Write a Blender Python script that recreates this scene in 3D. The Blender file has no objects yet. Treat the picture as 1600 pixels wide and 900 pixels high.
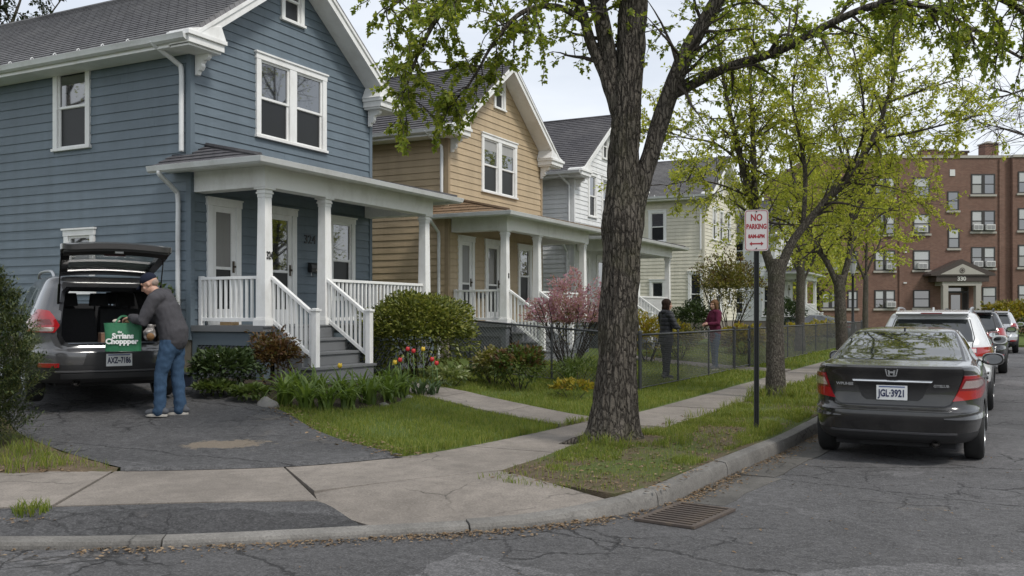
import bpy, bmesh, math, random
from mathutils import Vector, Matrix, noise
R = math.radians
random.seed(7)
scene = bpy.context.scene
COL = scene.collection

# ------------------------------------------------------------------ camera
FPX, HORIZON, CAM_H, YAW = 1470.0, 490.0, 1.6, R(27.34)
SN, CS = math.sin(YAW), math.cos(YAW)
cam_data = bpy.data.cameras.new('camera')
cam_data.sensor_width = 36.0
cam_data.lens = FPX / 1600 * 36
cam_data.shift_y = (HORIZON - 450) / 1600
cam_data.clip_start = 0.1
cam_data.clip_end = 3000
cam = bpy.data.objects.new('camera', cam_data)
COL.objects.link(cam)
cam.location = (0, 0, CAM_H)
cam.rotation_euler = (R(90), 0, YAW)
scene.camera = cam

# ------------------------------------------------------------------ sky, sun, exposure
SUN_EL, SUN_AZ = R(50), R(105)          # azimuth clockwise from +Y: the sun stands over the far side of the street
world = bpy.data.worlds.new('World')
scene.world = world
world.use_nodes = True
wt = world.node_tree
wt.nodes.clear()
def wn(t, **k):
    n = wt.nodes.new(t)
    for a, b in k.items(): setattr(n, a, b)
    return n
w_out = wn('ShaderNodeOutputWorld'); w_bg = wn('ShaderNodeBackground')
w_sky = wn('ShaderNodeTexSky', sky_type='NISHITA', sun_disc=False)
w_sky.sun_elevation = SUN_EL; w_sky.sun_rotation = SUN_AZ
w_tc = wn('ShaderNodeTexCoord'); w_map = wn('ShaderNodeMapping'); w_map.inputs['Scale'].default_value = (1, 1, 3.0)
w_no = wn('ShaderNodeTexNoise'); w_no.inputs['Scale'].default_value = 2.2; w_no.inputs['Detail'].default_value = 7
w_no.inputs['Roughness'].default_value = .55
w_rp = wn('ShaderNodeValToRGB')
w_rp.color_ramp.elements[0].position = .36; w_rp.color_ramp.elements[0].color = (5.3, 5.65, 6.2, 1)
w_rp.color_ramp.elements[1].position = .66; w_rp.color_ramp.elements[1].color = (7.2, 7.4, 7.65, 1)
w_mx = wn('ShaderNodeMix', data_type='RGBA'); w_mx.inputs[0].default_value = .88
wl = wt.links.new
wl(w_tc.outputs['Generated'], w_map.inputs[0]); wl(w_map.outputs[0], w_no.inputs['Vector']); wl(w_no.outputs[0], w_rp.inputs[0])
wl(w_sky.outputs[0], w_mx.inputs[6]); wl(w_rp.outputs[0], w_mx.inputs[7]); wl(w_mx.outputs[2], w_bg.inputs[0])
wl(w_bg.outputs[0], w_out.inputs[0])
w_bg.inputs[1].default_value = .10
sun_d = bpy.data.lights.new('sun', 'SUN'); sun_d.energy = 1.5; sun_d.angle = R(12); sun_d.color = (1, .955, .89)
sun = bpy.data.objects.new('sun', sun_d); COL.objects.link(sun)
sdir = Vector((math.sin(SUN_AZ) * math.cos(SUN_EL), math.cos(SUN_AZ) * math.cos(SUN_EL), math.sin(SUN_EL)))
sun.rotation_euler = sdir.to_track_quat('Z', 'Y').to_euler(); sun.location = sdir * 60
scene.view_settings.view_transform = 'Standard'; scene.view_settings.look = 'None'
scene.view_settings.exposure = 0.62; scene.view_settings.gamma = 1.0; scene.view_settings.use_curve_mapping = False
scene.render.engine = 'CYCLES'
scene.cycles.max_bounces = 8; scene.cycles.transparent_max_bounces = 12

# ------------------------------------------------------------------ photograph pixel -> place helpers
def ray(px, py):
    r = (px - 800) / FPX
    return Vector((-SN + r * CS, CS + r * SN, (HORIZON - py) / FPX))
def gp(px, py, z=0.0):
    return Vector((0, 0, CAM_H)) + ray(px, py) * ((CAM_H - z) * FPX / (py - HORIZON))
def tp(px, py, d):
    return Vector((0, 0, CAM_H)) + ray(px, py) * d
def atx(px, x):                          # y where the ray of column px meets the plane x
    r = ray(px, 490); return r.y * x / r.x
def aty(px, y):
    r = ray(px, 490); return r.x * y / r.y

# ------------------------------------------------------------------ objects
def tag(o, label=None, cat=None, group=None, kind=None):
    if label: o['label'] = label
    if cat: o['category'] = cat
    if group: o['group'] = group
    if kind: o['kind'] = kind
    return o
def link(o, parent=None):
    COL.objects.link(o)
    if parent is not None: o.parent = parent
    return o
def thing(name, label, cat, loc=(0, 0, 0), rotz=0.0, group=None):
    o = bpy.data.objects.new(name, None); o.empty_display_size = .2
    o.location = loc; o.rotation_euler = (0, 0, rotz)
    return link(tag(o, label, cat, group))
def copy_tree(o, parent=None):
    c = o.copy(); COL.objects.link(c); c.parent = parent
    for ch in o.children: copy_tree(ch, c)
    return c

class MB:
    """collects shapes, builds ONE mesh object"""
    def __init__(s): s.v = []; s.f = []; s.m = []
    def add(s, vs, fs, mi=0):
        b = len(s.v); s.v += [tuple(q) for q in vs]
        s.f += [tuple(b + i for i in q) for q in fs]; s.m += [mi] * len(fs)
        return s
    def box(s, x0, x1, y0, y1, z0, z1, mi=0):
        return s.hexa([(x0, y0, z0), (x1, y0, z0), (x1, y1, z0), (x0, y1, z0), (x0, y0, z1), (x1, y0, z1), (x1, y1, z1), (x0, y1, z1)], mi)
    def hexa(s, p, mi=0):
        return s.add(p, [(3, 2, 1, 0), (4, 5, 6, 7), (0, 1, 5, 4), (1, 2, 6, 5), (2, 3, 7, 6), (3, 0, 4, 7)], mi)
    def obox(s, c, ax, ay, az, mi=0):       # centre and three half axes
        c, ax, ay, az = map(Vector, (c, ax, ay, az))
        return s.hexa([c - ax - ay - az, c + ax - ay - az, c + ax + ay - az, c - ax + ay - az,
                       c - ax - ay + az, c + ax - ay + az, c + ax + ay + az, c - ax + ay + az], mi)
    def bar(s, a, b, w, h, up=(0, 0, 1), mi=0):  # rectangular bar from a to b, w sideways, h along up
        a, b = Vector(a), Vector(b); d = (b - a)
        side = d.cross(Vector(up)).normalized(); u = side.cross(d).normalized()
        return s.obox((a + b) / 2, side * w / 2, d / 2, u * h / 2, mi)
    def prism(s, poly, fn, mi=0):           # poly: 2D points; fn(p, 0/1) -> 3D point
        n = len(poly)
        vs = [fn(p, 0) for p in poly] + [fn(p, 1) for p in poly]
        fs = [tuple(range(n - 1, -1, -1)), tuple(range(n, 2 * n))] + [(i, (i + 1) % n, n + (i + 1) % n, n + i) for i in range(n)]
        return s.add(vs, fs, mi)
    def tube(s, path, rad, n=8, cap=True, mi=0):
        path = [Vector(p) for p in path]
        if not hasattr(rad, '__len__'): rad = [rad] * len(path)
        t0 = (path[1] - path[0]).normalized()
        u = t0.cross(Vector((0, 0, 1)) if abs(t0.z) < .9 else Vector((1, 0, 0))).normalized()
        vs = []
        for i, p in enumerate(path):
            a = path[max(0, i - 1)]; b = path[min(len(path) - 1, i + 1)]
            t = (b - a).normalized(); u = (u - t * u.dot(t)).normalized(); w = t.cross(u)
            for k in range(n):
                an = 2 * math.pi * k / n
                vs.append(p + (u * math.cos(an) + w * math.sin(an)) * rad[i])
        fs = []
        for i in range(len(path) - 1):
            for k in range(n):
                k2 = (k + 1) % n
                fs.append((i * n + k, i * n + k2, (i + 1) * n + k2, (i + 1) * n + k))
        if cap:
            fs.append(tuple(range(n - 1, -1, -1))); m = (len(path) - 1) * n; fs.append(tuple(range(m, m + n)))
        return s.add(vs, fs, mi)
    def lathe(s, prof, c=(0, 0, 0), n=16, axis='z', mi=0):
        vs = []; c = Vector(c)
        for r, h in prof:
            for k in range(n):
                a = 2 * math.pi * k / n; x, y = r * math.cos(a), r * math.sin(a)
                vs.append(c + Vector({'z': (x, y, h), 'x': (h, x, y), 'y': (x, h, y)}[axis]))
        fs = []
        for i in range(len(prof) - 1):
            for k in range(n):
                k2 = (k + 1) % n; q = (i * n + k, i * n + k2, (i + 1) * n + k2, (i + 1) * n + k)
                fs.append(q if axis != 'y' else q[::-1])
        return s.add(vs, fs, mi)
    def grid(s, rows, mi=0, closed=False):
        n = len(rows[0]); vs = [p for r in rows for p in r]; fs = []
        for i in range(len(rows) - 1):
            for k in range(n if closed else n - 1):
                k2 = (k + 1) % n
                fs.append((i * n + k, i * n + k2, (i + 1) * n + k2, (i + 1) * n + k))
        return s.add(vs, fs, mi)
    def mesh(s, name, mats):
        me = bpy.data.meshes.new(name); me.from_pydata(s.v, [], s.f)
        for m in (mats if isinstance(mats, (list, tuple)) else [mats]): me.materials.append(m)
        if any(s.m): me.polygons.foreach_set('material_index', s.m)
        me.update(); return me
    def build(s, name, mats, parent=None, smooth=False, bevel=0.0, normals=True):
        me = s.mesh(name, mats)
        if normals:
            bm = bmesh.new(); bm.from_mesh(me)
            if bevel: bmesh.ops.bevel(bm, geom=[e for e in bm.edges if e.is_manifold and e.calc_face_angle(0) > .5], offset=bevel, segments=2, affect='EDGES', profile=.6)
            bmesh.ops.recalc_face_normals(bm, faces=bm.faces); bm.to_mesh(me); bm.free()
        if smooth:
            me.polygons.foreach_set('use_smooth', [True] * len(me.polygons))
            if smooth == 'auto': me.set_sharp_from_angle(angle=R(38))
        return link(bpy.data.objects.new(name, me), parent)

def baked(o, name=None):
    """evaluate modifiers into a plain mesh"""
    dg = bpy.context.evaluated_depsgraph_get(); dg.update()
    me = bpy.data.meshes.new_from_object(o.evaluated_get(dg))
    o.modifiers.clear(); o.data = me
    return o
def boolean_cut(o, cutters):
    for c in cutters:
        c.parent = o.parent
        m = o.modifiers.new('cut', 'BOOLEAN'); m.operation = 'DIFFERENCE'; m.solver = 'MANIFOLD'; m.object = c
        baked(o)
    for c in cutters:
        d = c.data; bpy.data.objects.remove(c); bpy.data.meshes.remove(d)
    return o
FONT_CACHE = {}
def text_mesh(txt, size, depth=.004, shear=0, xs=1.0, bold=0.0):
    cu = bpy.data.curves.new('lettering', 'FONT'); cu.body = txt; cu.size = size; cu.extrude = depth / 2
    cu.align_x = 'CENTER'; cu.align_y = 'CENTER'; cu.shear = shear; cu.resolution_u = 3; cu.offset = bold
    o = bpy.data.objects.new('lettering', cu); COL.objects.link(o)
    dg = bpy.context.evaluated_depsgraph_get(); dg.update()
    me = bpy.data.meshes.new_from_object(o.evaluated_get(dg))
    bpy.data.objects.remove(o); bpy.data.curves.remove(cu)
    for v in me.vertices: v.co.x *= xs
    return me
def text(txt, size, mat, parent, loc, right, up, name='lettering', **k):
    """lettering lying in the plane of right/up"""
    me = text_mesh(txt, size, **k); r, u = Vector(right).normalized(), Vector(up).normalized(); n = r.cross(u)
    M = Matrix(((r.x, u.x, n.x), (r.y, u.y, n.y), (r.z, u.z, n.z)))
    for v in me.vertices: v.co = M @ v.co + Vector(loc)
    me.materials.clear(); me.materials.append(mat)
    return link(bpy.data.objects.new(name, me), parent)
def lerp(a, b, t): return a + (b - a) * t
def smooth(t): t = max(0., min(1., t)); return t * t * (3 - 2 * t)
def interp(tab, x):
    """smooth (monotone cubic) interpolation in a table of (x, value)"""
    n = len(tab)
    if x <= tab[0][0]: return tab[0][1]
    if x >= tab[-1][0]: return tab[-1][1]
    for i in range(n - 1):
        if tab[i][0] <= x <= tab[i + 1][0]: break
    def sl(j): return (tab[j + 1][1] - tab[j][1]) / (tab[j + 1][0] - tab[j][0])
    def tg(j):
        if j == 0: return sl(0)
        if j == n - 1: return sl(n - 2)
        a, b = sl(j - 1), sl(j)
        return 0 if a * b <= 0 else 2 * a * b / (a + b)
    h = tab[i + 1][0] - tab[i][0]; t = (x - tab[i][0]) / h
    return ((2*t**3 - 3*t*t + 1) * tab[i][1] + (t**3 - 2*t*t + t) * h * tg(i) + (3*t*t - 2*t**3) * tab[i + 1][1] + (t**3 - t*t) * h * tg(i + 1))
def catmull(pts, per=6):
    P = [Vector(p) for p in pts]; P = [P[0] * 2 - P[1]] + P + [P[-1] * 2 - P[-2]]; out = []
    for i in range(1, len(P) - 2):
        for k in range(per):
            t = k / per; a, b, c, d = P[i - 1], P[i], P[i + 1], P[i + 2]
            out.append(.5 * ((2 * b) + (c - a) * t + (2 * a - 5 * b + 4 * c - d) * t * t + (3 * b - a - 3 * c + d) * t ** 3))
    out.append(P[-2]); return out

# ------------------------------------------------------------------ materials
MATS = {}
def nodes_of(name):
    m = bpy.data.materials.new(name); m.use_nodes = True; t = m.node_tree
    return m, t, t.nodes['Principled BSDF']
def N(t, typ, **k):
    n = t.nodes.new(typ)
    for a, b in k.items():
        if a.startswith('i_'):
            key = a[2:].replace('_', ' '); n.inputs[int(key) if key.isdigit() else key].default_value = b
        else: setattr(n, a, b)
    return n
def mixc(t, fac, a, b, mode='MIX'):
    n = N(t, 'ShaderNodeMix', data_type='RGBA', blend_type=mode)
    for s, v in ((0, fac), (6, a), (7, b)):
        if hasattr(v, 'is_output'): t.links.new(v, n.inputs[s])
        else: n.inputs[s].default_value = v if s == 0 else (v if len(v) == 4 else (*v, 1))
    return n.outputs[2]
def ramp(t, src, stops):
    n = N(t, 'ShaderNodeValToRGB'); e = n.color_ramp.elements
    while len(e) < len(stops): e.new(.5)
    for q, (p, c) in zip(e, stops): q.position = p; q.color = c if len(c) == 4 else (*c, 1)
    t.links.new(src, n.inputs[0]); return n.outputs[0]
def g(v): return (v, v, v)
def coords(t, scale=(1, 1, 1), kind='Object'):
    tc = N(t, 'ShaderNodeTexCoord'); mp = N(t, 'ShaderNodeMapping'); mp.inputs['Scale'].default_value = scale
    t.links.new(tc.outputs[kind], mp.inputs[0]); return mp.outputs[0]
def noise_n(t, vec, scale, detail=4, rough=.55, dist=0.0):
    n = N(t, 'ShaderNodeTexNoise'); n.inputs['Scale'].default_value = scale; n.inputs['Detail'].default_value = detail
    n.inputs['Roughness'].default_value = rough; n.inputs['Distortion'].default_value = dist
    t.links.new(vec, n.inputs['Vector']); return n.outputs[0]
def bump(t, b, h, strength=.3, dist=.01):
    n = N(t, 'ShaderNodeBump'); n.inputs['Strength'].default_value = strength; n.inputs['Distance'].default_value = dist
    t.links.new(h, n.inputs['Height']); t.links.new(n.outputs[0], b.inputs['Normal']); return n
def sc(c, k): return tuple(min(1, x * k) for x in c[:3])
def paint(name, col, rough=.55, var=.18, nscale=3., aniso=(1, 1, 1), fine=40., bstr=.12, metal=0., rnd=.0, spec=.5, dirt=None, coat=0.):
    """painted / plain surface: broad and fine tone variation, optional dirt, slight relief"""
    if name in MATS: return MATS[name]
    m, t, b = nodes_of(name); v = coords(t, aniso)
    n1 = noise_n(t, v, nscale, 5, .6); n2 = noise_n(t, v, fine, 3)
    c = mixc(t, n1, sc(col, 1 - var), sc(col, 1 + var))
    c = mixc(t, .35, c, mixc(t, n2, sc(col, 1 - var * 1.2), sc(col, 1 + var * 1.2)))
    if dirt:
        d = ramp(t, noise_n(t, v, nscale * .8, 7, .7), [(.48, g(0)), (.72, g(1))])
        c = mixc(t, mixc(t, .5, d, g(0)), c, dirt)
    if rnd:
        oi = N(t, 'ShaderNodeObjectInfo'); mr = N(t, 'ShaderNodeMapRange'); mr.inputs[3].default_value = 1 - rnd; mr.inputs[4].default_value = 1 + rnd
        t.links.new(oi.outputs['Random'], mr.inputs[0]); c = mixc(t, 1.0, c, mr.outputs[0], 'MULTIPLY')
    t.links.new(c, b.inputs['Base Color'])
    b.inputs['Roughness'].default_value = rough; b.inputs['Metallic'].default_value = metal
    b.inputs['Specular IOR Level'].default_value = spec; b.inputs['Coat Weight'].default_value = coat; b.inputs['Coat Roughness'].default_value = .05
    if bstr: bump(t, b, n2, bstr, .01)
    MATS[name] = m; return m
def glossy(name, col, rough=.05, metal=0., spec=.5, coat=0., trans=0., alpha=1., ior=1.45):
    if name in MATS: return MATS[name]
    m, t, b = nodes_of(name); b.inputs['Base Color'].default_value = (*col, 1); b.inputs['Roughness'].default_value = rough
    b.inputs['Metallic'].default_value = metal; b.inputs['Specular IOR Level'].default_value = spec
    b.inputs['Coat Weight'].default_value = coat; b.inputs['Coat Roughness'].default_value = .03
    b.inputs['Transmission Weight'].default_value = trans; b.inputs['IOR'].default_value = ior; b.inputs['Alpha'].default_value = alpha
    MATS[name] = m; return m

# ================================================================== ground, road, pavement
def asphalt(name, base, crack=1.0, patch=.25, speck=.5):
    m, t, b = nodes_of(name); v = coords(t)
    big = noise_n(t, v, .38, 7, .68, .6); mid = noise_n(t, v, 2.6, 7, .72, .3); sml = noise_n(t, v, 15, 5, .7); fine = noise_n(t, v, 55, 3, .75); grit = noise_n(t, v, 170, 2, .7)
    c = mixc(t, ramp(t, big, [(.34, g(0)), (.62, g(1))]), sc(base, 1 - patch), sc(base, 1 + patch * 1.5))
    c = mixc(t, .55, c, mixc(t, ramp(t, mid, [(.30, g(0)), (.68, g(1))]), sc(base, .60), sc(base, 1.5)))
    c = mixc(t, ramp(t, sml, [(.36, g(.55)), (.52, g(0))]), c, sc(base, .38)); c = mixc(t, ramp(t, sml, [(.54, g(0)), (.70, g(.7))]), c, sc(base, 2.0))
    c = mixc(t, ramp(t, fine, [(.52, g(.0)), (.68, g(speck))]), c, sc(base, 2.6)); c = mixc(t, ramp(t, fine, [(.32, g(.75)), (.45, g(0))]), c, sc(base, .35))
    c = mixc(t, ramp(t, grit, [(.55, g(0)), (.75, g(.5))]), c, sc(base, 2.2))
    # old repair patches with tar seams: large irregular cells of differing tone
    wob = N(t, 'ShaderNodeTexNoise'); wob.inputs['Scale'].default_value = 2.2; wob.inputs['Detail'].default_value = 7; wob.inputs['Roughness'].default_value = .65; t.links.new(v, wob.inputs['Vector'])
    add = N(t, 'ShaderNodeVectorMath', operation='MULTIPLY_ADD'); add.inputs[1].default_value = (.38, .38, .38); t.links.new(wob.outputs[1], add.inputs[0]); t.links.new(v, add.inputs[2])
    cell = N(t, 'ShaderNodeTexVoronoi', feature='F1'); cell.inputs['Scale'].default_value = .45; t.links.new(add.outputs[0], cell.inputs['Vector'])
    tone = N(t, 'ShaderNodeSeparateColor'); t.links.new(cell.outputs['Color'], tone.inputs[0]); c = mixc(t, 1.0, c, ramp(t, tone.outputs[0], [(0, g(.70)), (1, g(1.2))]), 'MULTIPLY')
    hs = []
    for s_, w, lo, hi in ((.42, .0068, .32, .42), (1.9, .0066, .50, .58), (4.2, .010, .59, .67)):
        vo = N(t, 'ShaderNodeTexVoronoi', feature='DISTANCE_TO_EDGE'); vo.inputs['Scale'].default_value = s_
        st_ = N(t, 'ShaderNodeMapping'); st_.inputs['Scale'].default_value = (.45, 1.0, 1) if s_ < 1 else (1, 1, 1); st_.inputs['Rotation'].default_value = (0, 0, .25); t.links.new(add.outputs[0], st_.inputs[0]); t.links.new(st_.outputs[0], vo.inputs['Vector'])
        wv = mixc(t, .6, vo.outputs[0], mixc(t, 1.0, vo.outputs[0], ramp(t, sml, [(.3, g(.2)), (.7, g(2.2))]), 'MULTIPLY'))
        ck = ramp(t, wv, [(.0, g(1)), (w * s_, g(.75)), (w * s_ * 2.2, g(0))])
        mk = ramp(t, noise_n(t, v, .7 if s_ < 1 else .4, 5, .65), [(lo, g(0)), (hi, g(1))]); hs.append(mixc(t, 1.0, ck, mk, 'MULTIPLY'))
    ck = mixc(t, 1.0, mixc(t, 1.0, hs[0], hs[1], 'ADD'), hs[2], 'ADD')
    c = mixc(t, mixc(t, 1.0, ck, g(.85 * crack), 'MULTIPLY'), c, sc(base, .22))
    tan = ramp(t, noise_n(t, v, .8, 7, .72), [(.62, g(0)), (.72, g(.7))]); c = mixc(t, mixc(t, 1.0, tan, ramp(t, sml, [(.35, g(.3)), (.6, g(1))]), 'MULTIPLY'), c, (.155, .130, .102))
    t.links.new(c, b.inputs['Base Color'])
    b.inputs['Roughness'].default_value = .82; b.inputs['Specular IOR Level'].default_value = .35
    h = mixc(t, .5, fine, sml); h = mixc(t, 1.0, h, mixc(t, 1.0, ck, g(.7), 'MULTIPLY'), 'SUBTRACT')
    bump(t, b, h, .9, .016); return m
def concrete(name, base, dark=.25):
    m, t, b = nodes_of(name); v = coords(t)
    big = noise_n(t, v, .9, 7, .7, .4); fine = noise_n(t, v, 60, 3, .75); mid = noise_n(t, v, 6, 7, .72, .3); peb = noise_n(t, v, 130, 2, .7)
    c = mixc(t, ramp(t, big, [(.30, g(0)), (.66, g(1))]), sc(base, 1 - dark * 1.4), sc(base, 1.14))
    c = mixc(t, ramp(t, mid, [(.46, g(0)), (.70, g(.65))]), c, sc(base, .55)); c = mixc(t, ramp(t, mid, [(.25, g(.4)), (.42, g(0))]), c, sc(base, 1.3))
    c = mixc(t, ramp(t, fine, [(.34, g(.6)), (.48, g(0))]), c, sc(base, .42)); c = mixc(t, ramp(t, fine, [(.56, g(0)), (.72, g(.45))]), c, sc(base, 1.6)); c = mixc(t, ramp(t, peb, [(.56, g(0)), (.75, g(.4))]), c, sc(base, 1.5))
    wob = N(t, 'ShaderNodeVectorMath', operation='MULTIPLY_ADD'); wob.inputs[1].default_value = (.5, .5, .5); nz = N(t, 'ShaderNodeTexNoise'); nz.inputs['Scale'].default_value = 2; nz.inputs['Detail'].default_value = 6; t.links.new(v, nz.inputs['Vector']); t.links.new(nz.outputs[1], wob.inputs[0]); t.links.new(v, wob.inputs[2])
    vo = N(t, 'ShaderNodeTexVoronoi', feature='DISTANCE_TO_EDGE'); vo.inputs['Scale'].default_value = .5; t.links.new(wob.outputs[0], vo.inputs['Vector'])
    ck = mixc(t, 1.0, ramp(t, vo.outputs[0], [(0, g(1)), (.006, g(0))]), ramp(t, noise_n(t, v, .8, 3), [(.50, g(0)), (.56, g(.8))]), 'MULTIPLY'); c = mixc(t, ck, c, sc(base, .2))
    oi = N(t, 'ShaderNodeObjectInfo'); mr = N(t, 'ShaderNodeMapRange'); mr.inputs[3].default_value = .86; mr.inputs[4].default_value = 1.1
    t.links.new(oi.outputs['Random'], mr.inputs[0]); c = mixc(t, 1.0, c, mr.outputs[0], 'MULTIPLY')
    t.links.new(c, b.inputs['Base Color']); b.inputs['Roughness'].default_value = .88; b.inputs['Specular IOR Level'].default_value = .3
    bump(t, b, mixc(t, .5, fine, mid), .6, .010); return m
def soil(name, green, brown, lo=.45, hi=.62):
    m, t, b = nodes_of(name); v = coords(t)
    n1 = noise_n(t, v, 1.1, 6, .65); n2 = noise_n(t, v, 14, 5, .7); n3 = noise_n(t, v, 60, 3, .7)
    gcol = mixc(t, n2, sc(green, .6), sc(green, 1.5)); bcol = mixc(t, n2, sc(brown, .5), sc(brown, 1.6))
    bcol = mixc(t, ramp(t, n3, [(.6, g(0)), (.7, g(.6))]), bcol, sc(brown, 2.6))
    c = mixc(t, ramp(t, n1, [(lo, g(0)), (hi, g(1))]), gcol, bcol)
    t.links.new(c, b.inputs['Base Color']); b.inputs['Roughness'].default_value = .95; b.inputs['Specular IOR Level'].default_value = .15
    bump(t, b, mixc(t, .5, n2, n3), .9, .03); return m
M_road = asphalt('road_asphalt', (.088, .086, .087), patch=.35, speck=.75)
M_drive = asphalt('driveway_asphalt', (.064, .063, .064), crack=.9, patch=.35)
M_apron = asphalt('apron_asphalt', (.058, .057, .058), crack=.25, patch=.15, speck=.7)
M_slab = concrete('pavement_concrete', (.228, .202, .176))
M_kerb = concrete('kerb_concrete', (.20, .19, .175), .35)
M_lawn = soil('lawn_soil', (.085, .115, .030), (.10, .080, .05), .60, .78)
M_verge = soil('verge_soil', (.080, .100, .032), (.105, .082, .056), .42, .56)
M_mulch = soil('mulch', (.05, .042, .03), (.055, .042, .032))

S2 = [(-4.7, 100), (-4.7, 60), (-4.7, 30), (-4.7, 20), (-4.7, 13.6), (-4.92, 11.6), (-5.03, 10), (-5.18, 8.75), (-5.42, 7.9), (-6.0, 6.95), (-7.24, 6.0), (-8.1, 5.5), (-10, 4.55), (-13, 3.2), (-20, .3), (-40, -8)]
S1 = [(-3.75, 100), (-3.75, 60), (-3.75, 30), (-3.75, 20), (-3.75, 13.6), (-3.8, 11.6), (-4.1, 9.3), (-4.1, 7.65)]
KC = [(-2.15, 100), (-2.15, 60), (-2.15, 30), (-2.15, 18), (-2.16, 12.2), (-2.28, 10.2), (-2.40, 8.6), (-2.47, 7.6), (-2.68, 7.0), (-3.04, 6.42), (-3.40, 6.0), (-3.98, 5.5), (-4.71, 4.88), (-5.3, 4.46), (-6.0, 4.07), (-7.5, 3.35), (-10, 2.3), (-16, 0), (-40, -10)]
S2 = [p.to_2d() for p in catmull([(*p, 0) for p in S2], 5)]; S1 = [p.to_2d() for p in catmull([(*p, 0) for p in S1], 5)]; KC = [p.to_2d() for p in catmull([(*p, 0) for p in KC], 5)]
def sdist(poly, x, y):
    """signed distance to a polyline that runs towards the viewer; positive on the houses' side"""
    best = 1e9; sg = 1
    for i in range(len(poly) - 1):
        ax, ay = poly[i]; bx, by = poly[i + 1]; dx, dy = bx - ax, by - ay
        t = max(0., min(1., ((x - ax) * dx + (y - ay) * dy) / (dx * dx + dy * dy)))
        ex, ey = x - ax - t * dx, y - ay - t * dy; d = ex * ex + ey * ey
        if d < best - 1e-12: best = d; sg = -1 if dx * ey - dy * ex > 0 else 1
    return math.sqrt(best) * sg
S2NEAR = [p for p in S2 if -9 < p.y < 22]
def terrain(x, y):
    d = -4.7 - x if y > 16 else sdist(S2NEAR, x, y)
    if d <= 0: return .13 - .3 * min(1, -d / .3)
    return .16 + .32 * smooth(d / 6.0) + .012 * noise.noise((x * 1.3, y * 1.3, 0)) * min(1, d)
KCNEAR = [p for p in KC if -1 < p.y < 16]
def kerb_h(y): return lerp(.055, .135, smooth((y - 6.2) / 1.6))
def kerb_z(x, y):                       # height of the ramped apron between kerb and pavement
    d = max(0, sdist(KCNEAR, x, y)); h = kerb_h(y)
    return h + (.15 - h) * smooth((d - .15) / 1.3)
def resample(poly, n):
    L = [0]
    for a, b in zip(poly, poly[1:]): L.append(L[-1] + (Vector(b) - Vector(a)).length)
    out = []; j = 0
    for k in range(n):
        s = L[-1] * k / (n - 1)
        while j < len(L) - 2 and L[j + 1] < s: j += 1
        t = (s - L[j]) / max(1e-9, L[j + 1] - L[j]); out.append(Vector(poly[j]).lerp(Vector(poly[j + 1]), t))
    return out
def clip_poly(poly, y1, y0):            # part of a polyline between heights y1 > y0 (runs towards the viewer)
    out = []
    for a, b in zip(poly, poly[1:]):
        if a.y > y1 and b.y <= y1: out.append(a.lerp(b, (a.y - y1) / (a.y - b.y)))
        elif a.y <= y1 and a.y >= y0 and not out: out.append(a)
        if out and b.y >= y0: out.append(b)
        elif out and a.y >= y0 > b.y: out.append(a.lerp(b, (a.y - y0) / (a.y - b.y))); break
    return out
def strip(A, B, nu, nv, zf, thick=0.0, skirt=0.0):
    A, B = resample(A, nu), resample(B, nu); mb = MB()
    rows = [[(*a.lerp(b, j / nv), zf(*a.lerp(b, j / nv))) for j in range(nv + 1)] for a, b in zip(A, B)]
    mb.grid(rows)
    if thick:
        ring = rows[0] + [r[-1] for r in rows[1:]] + rows[-1][-2::-1] + [r[0] for r in rows[-2:0:-1]]
        mb.grid([ring, [(p[0], p[1], p[2] - thick) for p in ring]], closed=True)
    return mb

gnd = MB(); gnd.add([(-900, -900, -.2), (900, -900, -.2), (900, 900, -.2), (-900, 900, -.2)], [(0, 1, 2, 3)])
tag(gnd.build('ground', M_lawn), kind='structure')
road = MB(); road.grid([[(x, y, 0) for x in (-42, -30, -16, -8, -3, 2, 10)] for y in (-40, -12, -4, 0, 6, 12, 20, 32, 44, 51)])
tag(road.build('road', M_road), kind='structure')
# house lots rise gently from the pavement
xs = [-60, -50, -42, -36, -30, -26, -23, -20, -18, -16] + [-15 + .34 * i for i in range(34)] + [-3.2]
ys = [-14, -8, -3, 0, 1.5] + [2.5 + .34 * i for i in range(48)] + [19 + .8 * i for i in range(30)] + [43.5, 46, 49, 51.3]
lot = MB(); lot.grid([[(x, y, terrain(x, y) if x < -2.9 else -.1) for x in xs] for y in ys])
tag(lot.build('front_yards', M_lawn, smooth=True), kind='structure')
far = MB(); far.grid([[(x, y, .10) for x in (-60, -30, -10, 10, 30, 80)] for y in (51.0, 60, 80, 110)])
far.box(-60, 80, 50.85, 51.0, -.05, .11)
tag(far.build('far_lawn', M_lawn), kind='structure')
def verge_z(x, y):
    d = (Vector((x, y)) - Vector((-3.55, 9.85))).length
    return .142 + .10 * math.exp(-(d / .75) ** 2) + .022 * noise.noise((x * 2.1, y * 2.1, 3))
kb = [p + Vector((-.155, .0)) for p in clip_poly(KC, 100, 7.15)]
vg = strip([p.copy() for p in kb], clip_poly(S1, 100, 7.66), 260, 8, verge_z, .1)
tag(vg.build('grass_verge', M_verge, smooth=True), kind='structure')

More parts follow.
